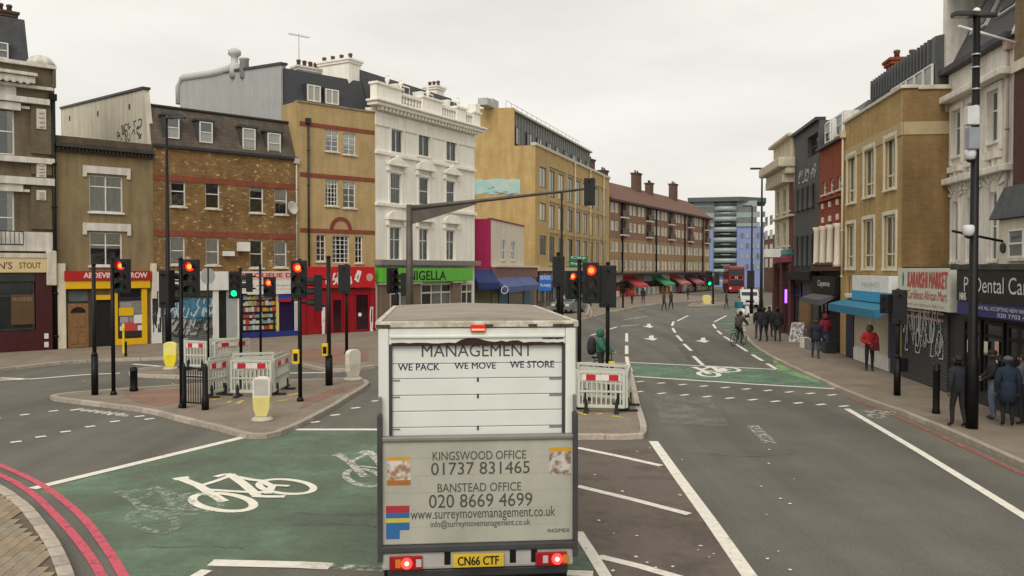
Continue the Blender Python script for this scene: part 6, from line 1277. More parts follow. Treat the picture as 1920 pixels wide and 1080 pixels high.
for px in ([(425, 755), (433, 752)], [(445, 757), (455, 751)], [(395, 750), (412, 747)], [(520, 752), (538, 750)], [(540, 742), (562, 737)], [(1085, 773), (1100, 778)], [(1148, 780), (1168, 783)], [(1118, 777), (1130, 775)]):
    pts = [G(x, y, .12) for x, y in px]; ribbon('spray_mark', None, .12, SPRAY, .124, world=pts)
# advertising board, boxes, bins
b = G(1497, 641, .12); root = thing('pavement_board', 'white patterned pavement board outside the black house', 'sign', b, -.9); m = MB(); m.prism([(-.3, 0), (.3, 0), (.05, 1.0), (-.05, 1.0)], -.38, .38, 'x'); put('board', m.mesh('board', M('board_pattern', (.62, .6, .58), .6, col2=(.2, .17, .2), scale=7, thr=(.45, .55)), bevel=.01), root)
for i, (x, y) in enumerate(((1512, 652), (1521, 654), (1555, 662))):
    b = G(x, y, .12); m = MB(); m.box(-.25, .25, -.2, .2, 0, .45); m.box(-.26, .26, -.21, .21, .45, .5); o = tag(put('goods_crate', m.mesh('goods_crate', [WHITE, GREYP, DARK][i], bevel=.02), None, b), ['white crate on pavement left of the walker', 'grey crate on pavement beside the walker', 'dark crate outside the black awning shop'][i], 'crate')
# ================================================================== VEHICLES
def wheel(root, loc, r=.34, w=.22, rz=0, name='wheel'):
    m = MB(); seg = 20; prof = [(r*.62, -w/2), (r*.95, -w/2), (r, -w*.35), (r, w*.35), (r*.95, w/2), (r*.62, w/2)]
    for a, b in zip(prof, prof[1:]):
        for k in range(seg):
            t0, t1 = 2*pi*k/seg, 2*pi*(k+1)/seg; m.face([(a[1], a[0]*math.cos(t0), a[0]*math.sin(t0)), (a[1], a[0]*math.cos(t1), a[0]*math.sin(t1)), (b[1], b[0]*math.cos(t1), b[0]*math.sin(t1)), (b[1], b[0]*math.cos(t0), b[0]*math.sin(t0))], True)
    wl = put(name, m.mesh('tyre', M('tyre_rubber', (.018, .018, .018), .85)), root, loc, rz); m = MB(); m.tube([(-w*.4, 0, 0), (w*.4, 0, 0)], r*.63, 16); put('rim', m.mesh('rim', M('steel_rim', (.35, .35, .35), .4, metal=.7)), wl)
    return wl
VANW = M('van_white', (.70, .71, .66), .35, var=.05, scale=1.2, streak=.10); VANR = M('dirty_roof', (.27, .235, .19), .7, var=.18, scale=1.6); ALU = M('tail_lift_aluminium', (.42, .405, .345), .45, var=.12, scale=1.5, streak=.1, metal=.1); VDK = M('van_dark_trim', (.045, .045, .045), .6, var=.2); VLINE = M('panel_gap', (.10, .095, .085), .8)
DV = 9.63; HV = math.radians(5.2); vb = VX(896, DV)
van = thing('removal_van', 'white removal van with lettered tail lift stopped in the cycle box', 'van', (vb.x, vb.y, 0), HV)
W2 = 1.115
def vz(y): return atY(896, y, DV).z
def vx(x): return (x-896)/166.1
def vbox(nm, x0, x1, y0, y1, z0, z1, mat, bv=.01, parent=None): m = MB(); m.box(x0, x1, y0, y1, z0, z1); return put(nm, m.mesh(nm, mat, bevel=bv), parent or van)
zr = vz(600); zfl = .95; zh = vz(645); zroof = zr
# box body: sides, roof, front, rear frame
vbox('side_panel', -W2, -W2+.05, .03, 4.15, zfl, zr-.05, VANW); vbox('side_panel', W2-.05, W2, .03, 4.15, zfl, zr-.05, VANW); vbox('front_panel', -W2+.06, W2-.06, 4.05, 4.14, zfl, zr-.05, VANW)
m = MB(); m.prism([(-W2+.02, zr-.05), (W2-.02, zr-.05), (W2-.06, zr), (0, zr+.035), (-W2+.06, zr)], .04, 4.14, 'y'); put('roof', m.mesh('roof', VANR), van)
m = MB()
for s in (-1, 1): m.box(s*W2-.035 if s < 0 else s*W2-.03, s*W2+.03 if s < 0 else s*W2+.035, 0.02, 4.16, zr-.09, zr-.01)
m.box(-W2-.03, W2+.03, -.035, .05, zr-.08, zr-.012); m.box(-W2, W2, 4.1, 4.17, zr-.09, zr-.01); put('roof_trim', m.mesh('roof_trim', M('worn_trim', (.40, .35, .27), .7, col2=(.62, .59, .52), scale=9, thr=(.4, .6)), bevel=.012), van)
for f in (-1.05, .12, .62, .9, 1.02): vbox('corner_rust', f-.05 if abs(f) < 1 else f-.09, f+.05 if abs(f) < 1 else f+.07, -.042, -.034, zr-.075, zr-.045, M('rust', (.07, .045, .035), .9), .003)
wp = .118
for s in (-1, 1): vbox('rear_post', (-W2 if s < 0 else W2-wp), (-W2+wp if s < 0 else W2), -.02, .12, zfl-.1, zr-.09, VANW, .015)
vbox('header', -W2+wp+.002, W2-wp-.002, -.012, .1, zh, zr-.09, VANW, .01); vbox('header_lip', -W2+wp+.01, W2-wp-.01, -.035, -.012, zr-.2, zr-.165, VANW, .012)
vbox('maker_mark', vx(1018), vx(1058), -.016, -.0125, vz(636), vz(631), DARK, .001); text('INGIMEX', .22, .05, BLACK, van, (vx(1018), -.0165, vz(637)))
hl = vbox('high_brake_light', vx(882), vx(910), -.05, -.012, vz(622), vz(608), M('brake_red', (.6, .03, .02), .3), .01); vbox('light_strip', vx(884), vx(908), -.054, -.05, vz(619), vz(616), M('brake_strip', (1, .16, .08), emit=2.5), .002, hl)
# torn header edge
random.seed(17); m = MB(); P_ = []; n_ = 30
for k in range(n_+1):
    t = k/n_; x = vx(735)+(vx(1058)-vx(735))*t; px_ = 735+323*t; hgt = .012+.012*random.random()
    if 858 < px_ < 915: hgt = .04+.03*random.random()
    elif 915 <= px_ < 975: hgt = .02+.02*random.random()
    P_.append((x, zh+hgt))
m.prism([(P_[0][0], zh-.015)]+[(P_[-1][0], zh-.015)]+list(reversed(P_)), -.024, -.0125, 'y'); put('perished_seal', m.mesh('perished_seal', M('torn_seal', (.035, .015, .014), .9)), van)
# roller shutter door
ys = [645, 682, 710, 741, 771, 801, 835]; rs = put('roller_door', None, van)
for a, b in zip(ys, ys[1:]): vbox('shutter_panel', -W2+wp+.02, W2-wp-.02, .03, .07, vz(b)+.006, vz(a), M('shutter_white', (.66, .68, .64), .35, var=.06, scale=1.4), .008, rs)
vbox('shutter_gap', -W2+wp, W2-wp, .065, .09, vz(835), zh, VLINE, .001, rs)
for s in (-1, 1): vbox('shutter_channel', (-W2+wp if s < 0 else W2-wp-.035), (-W2+wp+.035 if s < 0 else W2-wp), -.005, .06, vz(830), zh-.005, VDK, .004)
for y in (712, 743, 803): vbox('hinge', -.01, .01, .02, .03, vz(y+4), vz(y-4), DARK, .002, rs); vbox('roller_bracket', W2-wp-.18, W2-wp-.04, .022, .03, vz(y+1.5), vz(y-2.5), GREYP, .002, rs); vbox('roller_bracket', -W2+wp+.04, -W2+wp+.12, .022, .03, vz(y+1.5), vz(y-1), GREYP, .002, rs)
GL = M('charcoal_vinyl', (.07, .065, .06), .5); NV = M('navy_vinyl', (.02, .02, .06), .5)
def vt(s, x0, x1, y0, y1, mat, y=-.1, bold=0, parent=None): return text(s, vx(x1)-vx(x0), vz(y0)-vz(y1), mat, parent or van, (vx(x0), y, vz(y1)), bold=bold)
vt('MANAGEMENT', 791, 1000, 646, 669, GL, .027); vt('WE PACK', 747, 824, 681, 694, NV, .027, .012); vt('WE MOVE', 852, 930, 680, 692, NV, .027, .012); vt('WE STORE', 957, 1041, 678, 691, NV, .027, .012)
# tail lift
zt0, zt1 = vz(1012), vz(822); YT = -.10
lift = vbox('tail_lift_platform', -W2+.03, W2-.03, YT, -.03, zt0, zt1, ALU, .012)
vbox('platform_edge', -W2+.0, W2-.0, YT-.03, -.025, zt1, zt1+.055, M('lift_edge', (.24, .23, .21), .5, metal=.4), .015); vbox('platform_lower_edge', -W2+.03, W2-.03, YT-.05, -.02, zt0-.085, zt0-.002, VDK, .02)
for k in range(1, 6): vbox('plank_joint', -W2+.06, W2-.06, YT-.0015, YT, zt0+(zt1-zt0)*k/6, zt0+(zt1-zt0)*k/6+.004, M('lift_joint', (.33, .32, .28), .5), .0005, lift)
for s in (-1, 1):
    vbox('lift_rail', s*(W2-.02)-.028, s*(W2-.02)+.028, -.15, -.03, zt0-.18, vz(772), VDK, .012); vbox('lift_rail_upper', s*(W2-.02)-.018, s*(W2-.02)+.018, -.1, -.03, vz(770), vz(740), M('worn_steel', (.2, .2, .19), .5, metal=.5), .01)
vt('KINGSWOOD OFFICE', 811, 985, 842, 858, GL, YT-.004); vt('01737 831465', 808, 992, 862, 885, GL, YT-.004); vt('BANSTEAD OFFICE', 820, 976, 901, 917, GL, YT-.004); vt('020 8669 4699', 804, 997, 921, 946, GL, YT-.004); vt('www.surreymovemanagement.co.uk', 770, 1040, 947, 972, GL, YT-.004); vt('info@surreymovemanagement.co.uk', 807, 993, 969, 985, GL, YT-.004); vt('INGIMEX', 1026, 1068, 990, 997, BLACK, YT-.004)
def decal(nm, x0, x1, y0, y1, mat, o=.003): return vbox(nm, vx(x0), vx(x1), YT-o, YT-.001, vz(y1), vz(y0), mat, .0005)
dr, dbl, dy = M('decal_red', (.38, .03, .04), .4), M('decal_blue', (.03, .13, .33), .4), M('decal_yellow', (.55, .46, .05), .4)
decal('coloured_decal', 725, 768, 940, 953, dr); decal('coloured_decal', 725, 768, 953, 963, dbl); decal('coloured_decal', 725, 768, 963, 971, dy); decal('coloured_decal', 725, 768, 971, 985, dbl); decal('coloured_decal', 725, 750, 985, 1001, dbl)
ph1 = M('photo_brown', (.3, .17, .09), .5, col2=(.6, .57, .52), scale=9, thr=(.42, .56)); orr = M('decal_orange', (.55, .3, .03), .4)
decal('photo_decal', 727, 770, 857, 895, ph1); decal('coloured_decal', 727, 770, 850, 857, orr); decal('coloured_decal', 727, 770, 893, 902, M('decal_rust', (.36, .14, .03), .4), .005); decal('photo_decal', 1029, 1070, 846, 890, M('photo_pale', (.2, .14, .1), .5, col2=(.55, .5, .46), scale=12, thr=(.42, .56))); decal('coloured_decal', 1029, 1070, 838, 846, orr)
# bumper, lamps, plate
zb = vz(1040)
vbox('bumper', -W2+.04, W2-.04, -.12, .12, vz(1058), vz(1020), M('bumper_grey', (.38, .37, .34), .5, var=.15), .03); vbox('under_run_bar', -W2+.1, W2-.1, -.1, .02, vz(1075), vz(1059), DARK, .02)
BRL = M('tail_lamp_lit', (1, .03, .02), emit=3.0); TLR = M('tail_lens', (.30, .01, .015), .2)
for s, xa, xb, xl in ((-1, 731, 792, 763), (1, 1002, 1062, 1043)):
    tl = vbox('tail_lamp', vx(xa), vx(xb), -.15, -.121, vz(1057), vz(1031), TLR, .015)
    q = MB(); q.tube([(vx(xl), -.16, vz(1044)), (vx(xl), -.15, vz(1044))], .062, 16); put('brake_bulb', q.mesh('brake_bulb', BRL), tl); q = MB(); q.tube([(vx(xl), -.164, vz(1044)), (vx(xl), -.16, vz(1044))], .024, 12); put('bulb_core', q.mesh('bulb_core', M('bulb_core', (1, .25, .2), emit=6)), tl)
    vbox('reverse_lens', vx(xl-s*22)-.03, vx(xl-s*22)+.03, -.155, -.15, vz(1051), vz(1037), M('reverse_lens', (.5, .4, .4), .2), .004, tl); vbox('indicator_lens', vx(xl+s*16)-.03, vx(xl+s*16)+.03, -.155, -.15, vz(1052), vz(1036), M('amber_lens', (.6, .18, .02), .2), .004, tl)
pl = vbox('number_plate', vx(848), vx(943), -.165, -.122, vz(1054), vz(1030), M('plate_yellow', (.58, .40, .03), .4), .006); vt('CN66 CTF', 857, 933, 1034, 1050, BLACK, -.168, .02, None)
for x in (838, 960, 1000): vbox('bumper_hole', vx(x)-.035, vx(x)+.035, -.128, -.119, vz(1050), vz(1024), BLACK, .004)
# cab and running gear
vbox('chassis', -.45, .45, .1, 5.9, .5, .72, DARK, .02); vbox('load_floor', -W2+.05, W2-.05, .1, 4.1, .75, zfl+.02, DARK, .02)
m = MB(); m.prism([(4.2, .45), (6.1, .45), (6.15, 1.0), (5.75, 1.25), (5.0, 2.2), (4.2, 2.3)], -1.0, 1.0, 'x'); cab = put('cab', m.mesh('cab', VANW, bevel=.05), van)
for s in (-1, 1): m = MB(); m.prism([(4.35, 1.35), (5.5, 1.35), (4.95, 2.1), (4.35, 2.15)], s*1.0-.01, s*1.0+.01, 'x'); put('cab_window', m.mesh('cab_window', PANE_D), cab); m = MB(); m.box(s*1.25-.08, s*1.25+.08, 5.3, 5.4, 1.2, 1.65); put('wing_mirror', m.mesh('wing_mirror', DARK, bevel=.02), cab)
m = MB(); m.prism([(5.1, 2.13), (5.78, 1.28), (5.8, 1.3), (5.12, 2.15)], -.9, .9, 'x'); put('windscreen', m.mesh('windscreen', PANE_D), cab)
for s in (-1, 1): wheel(van, (s*.9, 1.0, .36), .36, .24); wheel(van, (s*.9, 5.3, .36), .36, .22); vbox('mud_flap', s*.9-.18, s*.9+.18, .38, .4, .15, .6, BLACK, .004)
# red double decker
P_ = VX(1381, 136); bus = thing('double_decker_bus', 'distant red double decker bus', 'bus', (P_.x, P_.y, 0), math.radians(-9)); BR = M('bus_red', (.26, .012, .014), .35, var=.05)
def bb(nm, x0, x1, y0, y1, z0, z1, mat, bv=.02, parent=None): m = MB(); m.box(x0, x1, y0, y1, z0, z1); return put(nm, m.mesh(nm, mat, bevel=bv), parent or bus)
bb('body', -1.25, 1.25, 0, 10.8, .35, 4.35, BR, .18); bb('lower_windscreen', -1.1, 1.1, -.02, .02, 1.2, 2.2, PANE_D); bb('upper_windscreen', -1.15, 1.15, -.02, .02, 2.9, 3.95, PANE_D); bb('destination_blind', -.9, .9, -.025, .0, 2.35, 2.75, BLACK); text('12', .4, .25, M('blind_amber', (.8, .6, .2), emit=.8), bus, (-.2, -.03, 2.43))
for s in (-1, 1):
    for k in range(7): bb('side_window', s*1.25-.02, s*1.25+.02, .8+k*1.4, 2.0+k*1.4, 1.3, 2.3, PANE_D); bb('side_window', s*1.25-.02, s*1.25+.02, .4+k*1.45, 1.75+k*1.45, 2.95, 3.9, PANE_D)
    wheel(bus, (s*1.1, 2.4, .48), .48, .28); wheel(bus, (s*1.1, 8.2, .48), .48, .28); bb('headlamp', s*.95-.16, s*.95+.16, -.03, .02, .7, .95, M('headlamp', (.7, .7, .65), .2))
# parked white van, grey car, silver car
def car(label, P, rz, col, h=1.45, L_=4.2, w=1.75, van_=False, name='parked_car'):
    r = thing(name, label, 'van' if van_ else 'car', P, rz); pm = M('car_paint_'+name+str(round(P.x)), col, .3, var=.05, coat=.5)
    prof = [(0, .3), (0, .75), (.15, .95), (.9, 1.0), (1.5, h-.05), (1.8, h), (L_-.8, h), (L_-.25, 1.0), (L_, .9), (L_, .3)] if not van_ else [(0, .35), (0, 1.0), (.6, 1.15), (1.2, h-.1), (1.5, h), (L_, h), (L_, .35)]
    m = MB(); m.prism(prof, -w/2, w/2, 'x'); put('body', m.mesh('body', pm, bevel=.06), r)
    a, b = ((.95, 1.04), (1.48, h-.1)) if not van_ else ((.68, 1.24), (1.16, h-.16))
    m = MB(); m.prism([(a[0]-.02, a[1]), (b[0]-.02, b[1]), (b[0]+.02, b[1]), (a[0]+.02, a[1])], -w/2+.12, w/2-.12, 'x'); put('windscreen', m.mesh('windscreen', PANE_D), r)
    for s in (-1, 1):
        m = MB(); m.prism([(1.25, 1.02), (1.75, h-.12), ((L_-.9) if not van_ else 2.6, h-.12), ((L_-.6) if not van_ else 2.6, 1.02)], s*w/2-.012, s*w/2+.012, 'x'); put('side_window', m.mesh('side_window', PANE_D), r)
        m = MB(); m.box(s*w*.36-.16, s*w*.36+.16, -.02, .05, .62, .8); put('headlamp', m.mesh('headlamp', M('headlamp', (.7, .7, .65), .2), bevel=.02), r); wheel(r, (s*(w/2-.1), .85, .31), .31, .2); wheel(r, (s*(w/2-.1), L_-.85, .31), .31, .2)
        m = MB(); m.box(s*(w/2+.12)-.1, s*(w/2+.12)+.1, 1.3, 1.42, 1.0, 1.15); put('wing_mirror', m.mesh('wing_mirror', DARK, bevel=.02), r)
    m = MB(); m.box(-.26, .26, -.02, .02, .42, .54); put('number_plate', m.mesh('number_plate', M('plate_white', (.65, .65, .62), .4)), r); m = MB(); m.box(-.4, .4, -.015, .02, .58, .78); put('grille', m.mesh('grille', BLACK), r)
    return r
car('white van stopped beyond the group of walkers', G(1406, 578), math.radians(-12), (.5, .5, .49), 1.8, 4.6, 1.75, True, 'delivery_van')
car('grey car parked beyond the right island signals', G(1050, 588, .12), math.radians(-25), (.16, .17, .18)); 
# ================================================================== PEOPLE
SKIN = [M('skin_light', (.42, .25, .17), .6, var=.06), M('skin_brown', (.16, .085, .05), .6, var=.06)]; HAIR = M('dark_hair', (.012, .009, .008), .7); SHOE = M('dark_shoe', (.015, .014, .014), .5)
def cloth(n, c): return M('cloth_'+n, c, .85, var=.22, scale=7, bump=.3, bscale=18)
def person(label, P, rz, h=1.74, top=None, legs=None, skin=0, pose='stand', stride=.0, bulk=0., fingers=True, hair='short', shoe=None, arms=None, coat=0, group='pedestrians', hatmat=None, name='person', seat=None):
    s = h/1.75; J = {}; B = []
    def j(k, p, r): J[k] = (Vector(p)*s, (r if isinstance(r, tuple) else (r, r)))
    lean = 0
    if pose == 'cycle':
        j('pelvis', (0, .12, 1.0), (.15, .12)); j('spine', (0, .04, 1.15), (.145+bulk, .11+bulk)); j('chest', (0, -.10, 1.32), (.165+bulk, .12+bulk)); j('neck', (0, -.17, 1.47), .06); j('jaw', (0, -.20, 1.54), .075); j('mid', (0, -.21, 1.62), .096); j('crown', (0, -.20, 1.70), .07)
        for q, sg in (('l', -1), ('r', 1)):
            j('sh'+q, (sg*.18, -.1, 1.38), .075+bulk*.7); j('el'+q, (sg*.26, -.28, 1.18), .052+bulk*.6); j('wr'+q, (sg*.23, -.48, 1.06), .034+bulk*.3); j('pa'+q, (sg*.22, -.55, 1.04), .036)
            up = sg > 0; j('hip'+q, (sg*.1, .08, .95), .1); j('kn'+q, (sg*.11, -.28 if up else -.16, .78 if up else .58), .068); j('an'+q, (sg*.11, -.08 if up else 0, .40 if up else .20), .046); j('to'+q, (sg*.11, -.24 if up else -.16, .35 if up else .14), .036)
    else:
        j('pelvis', (0, 0, .95), (.15, .11)); j('spine', (0, .005, 1.12), (.14+bulk, .1+bulk)); j('chest', (0, .0, 1.31), (.165+bulk, .115+bulk)); j('neck', (0, -.005, 1.475), .058); j('jaw', (0, -.025, 1.55), .073); j('mid', (0, -.02, 1.63), .096); j('crown', (0, -.01, 1.705), .07)
        for q, sg in (('l', -1), ('r', 1)):
            st = stride*sg
            j('sh'+q, (sg*.185, 0, 1.4), .075+bulk*.7); a = (arms or {}).get(q)
            if a: j('el'+q, a[0], .052+bulk*.6); j('wr'+q, a[1], .034+bulk*.3); d_ = (Vector(a[1])-Vector(a[0])).normalized()*.08; j('pa'+q, tuple(Vector(a[1])+d_), .036)
            else: j('el'+q, (sg*.245, .03+st*.35, 1.13), .052+bulk*.6); j('wr'+q, (sg*.25, -.05+st*.7, .89), .034+bulk*.3); j('pa'+q, (sg*.25, -.08+st*.8, .81), .036)
            j('hip'+q, (sg*.09, 0, .9), .098); j('kn'+q, (sg*.1, -.03-st*.5, .5), .068); j('an'+q, (sg*.1, .03-st, .09+max(0, -st)*.2), .046); j('to'+q, (sg*.115, -.12-st, .04+max(0, -st)*.05), .036)
    for a, b, t in [('pelvis', 'spine', 0), ('spine', 'chest', 0), ('chest', 'neck', 0), ('neck', 'jaw', 2), ('jaw', 'mid', 2), ('mid', 'crown', 2)]+[e for q in 'lr' for e in (('chest', 'sh'+q, 0), ('sh'+q, 'el'+q, 0), ('el'+q, 'wr'+q, 0), ('wr'+q, 'pa'+q, 2), ('pelvis', 'hip'+q, 1), ('hip'+q, 'kn'+q, 1), ('kn'+q, 'an'+q, 1), ('an'+q, 'to'+q, 3))]: B.append((a, b, t))
    if fingers:
        for q, sg in (('l', -1), ('r', 1)):
            p = J['pa'+q][0]/s; d_ = (p-J['wr'+q][0]/s).normalized(); side = Vector((0, 1, 0)) if abs(d_.y) < .8 else Vector((1, 0, 0)); cu = Vector((-sg, 0, 0))*.02
            for k, (o, ln) in enumerate(((-.03, .07), (-.01, .08), (.01, .076), (.03, .06))):
                j('f%s%d' % (q, k), tuple(p+d_*ln*.6+side*o+cu*.3), .0095); j('g%s%d' % (q, k), tuple(p+d_*ln+side*o+cu), .008); B += [('pa'+q, 'f%s%d' % (q, k), 2), ('f%s%d' % (q, k), 'g%s%d' % (q, k), 2)]
            j('t'+q, tuple(p-side*.05+d_*.02+cu*.5), .01); B.append(('pa'+q, 't'+q, 2))
    keys = list(J); me = bpy.data.meshes.new('person'); me.from_pydata([tuple(J[k][0]) for k in keys], [(keys.index(a), keys.index(b)) for a, b, t in B], [])
    ob = bpy.data.objects.new('tmp', me); COL.objects.link(ob); md = ob.modifiers.new('s', 'SKIN'); md.use_smooth_shade = True; md.branch_smoothing = .4
    for k, sv in zip(keys, me.skin_vertices[0].data): sv.radius = (J[k][1][0]*s, J[k][1][1]*s); sv.use_root = (k == 'pelvis')
    sb = ob.modifiers.new('u', 'SUBSURF'); sb.levels = 1; sb.render_levels = 1
    me2 = bpy.data.meshes.new_from_object(ob.evaluated_get(bpy.context.evaluated_depsgraph_get())); bpy.data.objects.remove(ob)
    me2.materials.clear()
    for m_ in (top, legs, SKIN[skin], shoe or SHOE): me2.materials.append(m_)
    seg = [(J[a][0], J[b][0], t, max(J[a][1])*s) for a, b, t in B]
    for p in me2.polygons:
        c = p.center; best = 1e9
        for a, b, t, r_ in seg:
            ab = b-a; u = max(0, min(1, (c-a).dot(ab)/max(1e-9, ab.length_squared))); d_ = (c-a-ab*u).length-r_*.6
            if d_ < best: best = d_; p.material_index = t
        p.use_smooth = True
    o = put(name, me2, None, P, rz); tag(o, label, 'person', group)
    hc = J['mid'][0]; R_ = .104*s
    m = MB()
    if hair == 'hood': m.lathe([(R_*.9, -.14*s), (R_*1.25, -.06*s), (R_*1.28, .02), (R_*1.05, .09*s), (R_*.5, .125*s), (.005, .135*s)], (hc.x, hc.y+.03, hc.z), 12); put('hood', m.mesh('hood', hatmat or top), o)
    elif hair == 'cap': m.lathe([(R_*1.06, 0), (R_*1.08, .04), (R_*.8, .09*s), (.005, .11*s)], (hc.x, hc.y+.005, hc.z+.015), 12); m.prism([(-.08, -.09), (.08, -.09), (.05, -.2), (-.05, -.2)], hc.z+.02, hc.z+.035); put('cap', m.mesh('cap', hatmat or HAIR), o)
    else: m.lathe([(R_*.95, -.03 if hair == 'short' else -.2*s), (R_*1.08, .02), (R_*.95, .065*s), (R_*.55, .1*s), (.005, .112*s)], (hc.x, hc.y+.022, hc.z), 12); put('hair', m.mesh('hair', hatmat or HAIR), o)
    if hair != 'hood':
        for sg in (-1, 1): m = MB(); m.lathe([(.008, -.03), (.02, -.01), (.022, .015), (.008, .03)], (hc.x+sg*.1*s, hc.y, hc.z-.015), 6, sx=.6); put('ear', m.mesh('ear', SKIN[skin]), o)
    m = MB(); m.prism([(-.014, -.03), (.014, -.03), (.006, .02), (-.006, .02)], 0, .03, 'y'); put('nose', m.mesh('nose', SKIN[skin], bevel=.004), o, (hc.x, hc.y-.118*s, hc.z-.005))
    for sg in (-1, 1): m = MB(); m.lathe([(.002, -.008), (.011, 0), (.002, .008)], (hc.x+sg*.034*s, hc.y-.088*s, hc.z+.016), 6); put('eye', m.mesh('eye', HAIR), o)
    m = MB(); m.box(-.022, .022, -.003, .006, -.004, .004); put('mouth', m.mesh('mouth', M('lips', (.2, .08, .07), .6)), o, (hc.x, hc.y-.092*s, hc.z-.062*s))
    if coat: m = MB(); m.lathe([(.20*s, (.95-coat)*s), (.19*s, .85*s), (.185*s, 1.0*s), (.17*s, 1.12*s)], (0, 0, 0), 14, sx=1.05, sy=.8); put('coat_skirt', m.mesh('coat_skirt', top), o)
    return o
NAVY = cloth('navy', (.016, .018, .028)); BLK = cloth('black', (.014, .014, .016)); JEAN = cloth('jeans', (.13, .17, .23)); DKB = cloth('dark_blue', (.014, .024, .045)); REDJ = cloth('red', (.38, .015, .022)); GRN = cloth('green', (.035, .13, .085)); GRY = cloth('grey', (.1, .1, .11)); DRK = cloth('charcoal', (.03, .028, .026)); OLV_ = cloth('olive', (.05, .042, .03)); DENB = cloth('denim', (.035, .05, .09))
gp = lambda x, y: G(x, y, .12)
person('man in black suit jacket with back turned beside the thick lamp post', gp(1796, 801), pi+.15, 1.72, NAVY, BLK, 1, stride=.1, bulk=.03)
person('man in black jacket and pale blue jeans outside the dental surgery', gp(1861, 787), -pi/2-.3, 1.74, BLK, JEAN, 1, bulk=.03, hair='cap', arms={'l': ((-.26, -.06, 1.14), (-.14, -.24, 1.05)), 'r': ((.26, -.06, 1.14), (.12, -.24, 1.02))})
person('stooping person in long dark blue coat outside the dental surgery', gp(1889, 800), pi-.3, 1.68, DKB, BLK, 1, bulk=.05, coat=.35, hair='cap', hatmat=GRY)
person('person in grey at the right edge outside the dental surgery', gp(1918, 797), pi+.6, 1.72, GRY, BLK, 0, bulk=.04)
person('person in red jacket facing the road outside the blue signed shop', gp(1630, 696), -.35, 1.7, REDJ, BLK, 1, bulk=.06, arms={'l': ((-.27, -.02, 1.15), (-.05, -.24, 1.08)), 'r': ((.27, -.02, 1.14), (.1, -.26, 1.0))}, hair='hood', hatmat=cloth('olive_hat', (.09, .08, .03)))
person('walker in dark navy coat near the black awning shop', gp(1529, 672), -.2, 1.72, NAVY, DENB, 0, stride=.14, bulk=.04, coat=.2)
person('walker in dark red hooded top behind the navy coated walker', gp(1547, 660), pi+.2, 1.74, cloth('crimson', (.2, .012, .03)), DENB, 1, stride=.12, bulk=.05, hair='hood')
for i, (x, y, r_, t, l, lb, st) in enumerate(((1422, 636, pi, BLK, DENB, 'leftmost dark coated walker in the kerbside group', .1), (1432, 641, pi+.3, NAVY, BLK, 'dark coated walker nearest in the kerbside group', .15), (1442, 632, .2, DRK, BLK, 'charcoal coated walker in middle of the kerbside group', .12), (1458, 641, pi-.2, BLK, DRK, 'rightmost dark coated walker of the kerbside group', .1))):
    person(lb, gp(x, y), r_, (1.74, 1.8, 1.7, 1.82)[i], t, l, i % 2, stride=st, bulk=.05, coat=.15 if i % 2 else 0)
person('left of two walkers crossing the far road', G(1245, 582), .9, 1.78, OLV_, DRK, 0, stride=.18, bulk=.05, fingers=False); person('right of two walkers crossing the far road', G(1258, 580), .7, 1.76, DRK, BLK, 1, stride=.16, bulk=.05, fingers=False)
person('lone walker crossing near the distant bus', G(1362, 579), 1.2, 1.74, cloth('maroon', (.08, .02, .02)), OLV_, 1, stride=.16, bulk=.03, fingers=False)
person('walker in white trousers beyond the right island signals', gp(1105, 594), 1.4, 1.74, BLK, cloth('white', (.55, .54, .52)), 0, stride=.2, bulk=.04, fingers=False)
random.seed(44)
for i, (x, y, c) in enumerate(((1185, 571, 'red'), (1206, 569, 'black'), (1290, 562, 'charcoal'), (1480, 615, 'grey'), (1150, 578, 'navy'))):
    person(['small far shopper in red before the awnings', 'small far shopper in black before the awnings', 'small far shopper near green signal', 'walker in grey before the cream house shopfront', 'small far pedestrian by the tan block shops'][i], gp(x, y), random.random()*6, 1.72, MATS['cloth_'+c], DRK, i % 2, stride=.12, bulk=.04, fingers=False)
# bicycles
def bicycle(label, P, rz, col=(.02, .02, .02)):
    r = thing('bicycle', label, 'bicycle', P, rz); fm = M('bike_paint_%d' % int(col[1]*1000), col, .35)
    for y in (-.52, .52):
        m = MB(); m.tube([(0, y+.32*math.cos(2*pi*k/24), .34+.32*math.sin(2*pi*k/24)) for k in range(25)], .018, 6, caps=False); wl = put('wheel', m.mesh('wheel', M('tyre_rubber', (.018, .018, .018), .85)), r); m = MB()
        for k in range(8): m.tube([(0, y, .34), (0, y+.31*math.cos(pi*k/4), .34+.31*math.sin(pi*k/4))], .003, 4)
        put('spokes', m.mesh('spokes', GREYP), wl)
    m = MB()
    for a, b in (((0, .52, .34), (0, .08, .3)), ((0, .08, .3), (0, .2, .85)), ((0, .2, .78), (0, -.36, .82)), ((0, .08, .3), (0, -.38, .72)), ((0, .52, .34), (0, .2, .78)), ((0, -.52, .34), (0, -.35, .95))): m.tube([a, b], .018, 6)
    put('frame', m.mesh('frame', fm), r); m = MB(); m.tube([(-.26, -.42, 1.0), (0, -.36, 1.0), (.26, -.42, 1.0)], .014, 6); put('handlebar', m.mesh('handlebar', BLACK), r); m = MB(); m.prism([(-.02, .05), (.02, .05), (.08, .3), (-.08, .3)], .86, .92); put('saddle', m.mesh('saddle', BLACK, bevel=.015), r)
    m = MB(); m.tube([(-.12, .0, .2), (-.03, .08, .3), (.03, .08, .3), (.12, .16, .4)], .012, 6); put('crank', m.mesh('crank', GREYP), r)
    return r
P_ = G(1385, 648); bicycle('bicycle ridden up the green lane at the kerb bend', P_, pi-.75); person('cyclist in dark brown riding away at the kerb bend', P_, pi-.75, 1.76, OLV_, DRK, 0, pose='cycle', bulk=.05, group='cyclists')
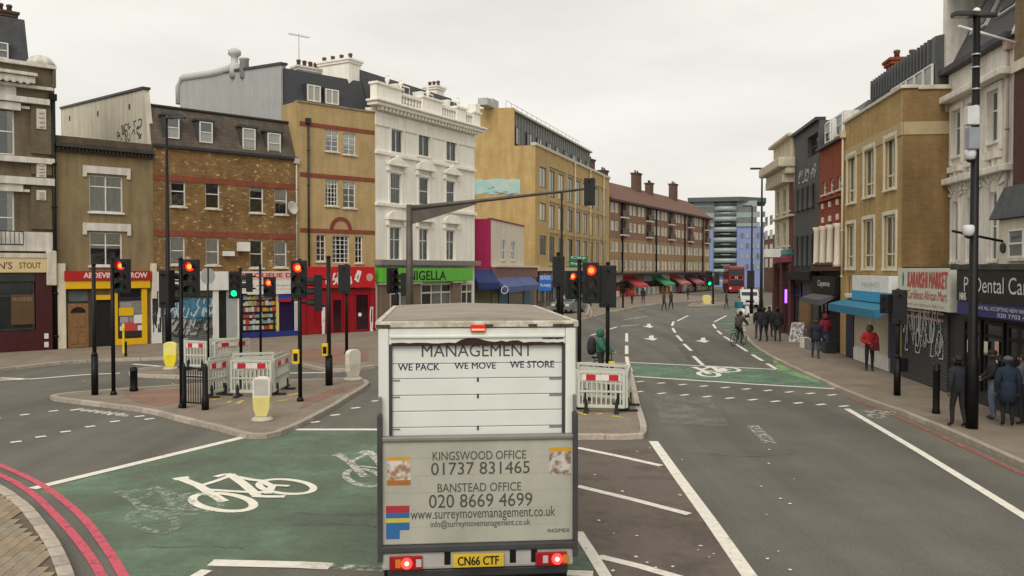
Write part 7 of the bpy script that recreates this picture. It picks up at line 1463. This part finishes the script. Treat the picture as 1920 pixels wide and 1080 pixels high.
P_ = G(1126, 720); bicycle('bicycle straddled behind the right island barriers', P_, 1.3, (.05, .05, .06)); person('cyclist in green hooded coat waiting behind the right island barriers', P_, 1.3, 1.86, GRN, DRK, 0, bulk=.085, hair='hood', group='cyclists', arms={'l': ((-.27, -.12, 1.15), (-.22, -.36, 1.02)), 'r': ((.27, -.12, 1.15), (.22, -.36, 1.02))})
m = MB(); m.lathe([(.1, -.3), (.19, -.24), (.215, -.08), (.2, .1), (.15, .24), (.05, .3)], seg=14, sx=1.0, sy=.75); R_ = Matrix.Rotation(1.3, 4, 'Z'); q = P_+R_ @ Vector((0, .3, 1.28)); bpk = tag(put('backpack', m.mesh('backpack', cloth('purple_grey', (.03, .026, .035))), None, q, 1.3), 'dark grey backpack worn by the cyclist in green', 'backpack')
m = MB(); m.prism([(-.16, -.2), (.16, -.2), (.14, .1), (-.14, .1)], -.06, .06, 'y'); tag(put('shoulder_bag', m.mesh('shoulder_bag', cloth('dark_red', (.1, .01, .015)), bevel=.03), None, gp(1638, 697)+Vector((0, -.1, .98)), -.2), 'dark red bag held by the person in red jacket', 'bag')
m = MB(); m.box(-.3, .3, -.35, .35, 0, 1.0); 
# motor scooter with box by the far kerb
P_ = G(1393, 597); r = thing('delivery_scooter', 'pale delivery scooter with blue box stopped at the far kerb', 'scooter', P_, .3)
for y in (-.6, .6): m = MB(); m.tube([(-.05, y, .25), (.05, y, .25)], .25, 14); put('wheel', m.mesh('wheel', M('tyre_rubber', (.018, .018, .018), .85)), r)
m = MB(); m.prism([(-.75, .3), (.55, .3), (.7, .55), (.6, .78), (0, .75), (-.2, .4), (-.42, .5), (-.5, 1.0), (-.62, 1.0), (-.7, .5)], -.14, .14, 'x'); put('body', m.mesh('body', WHITE, bevel=.03), r); m = MB(); m.box(-.25, .25, .35, .85, .8, 1.3); put('top_box', m.mesh('top_box', M('teal_box', (.02, .14, .2), .5), bevel=.03), r); m = MB(); m.tube([(-.32, -.5, 1.02), (.32, -.5, 1.02)], .02, 6); put('handlebar', m.mesh('handlebar', BLACK), r)
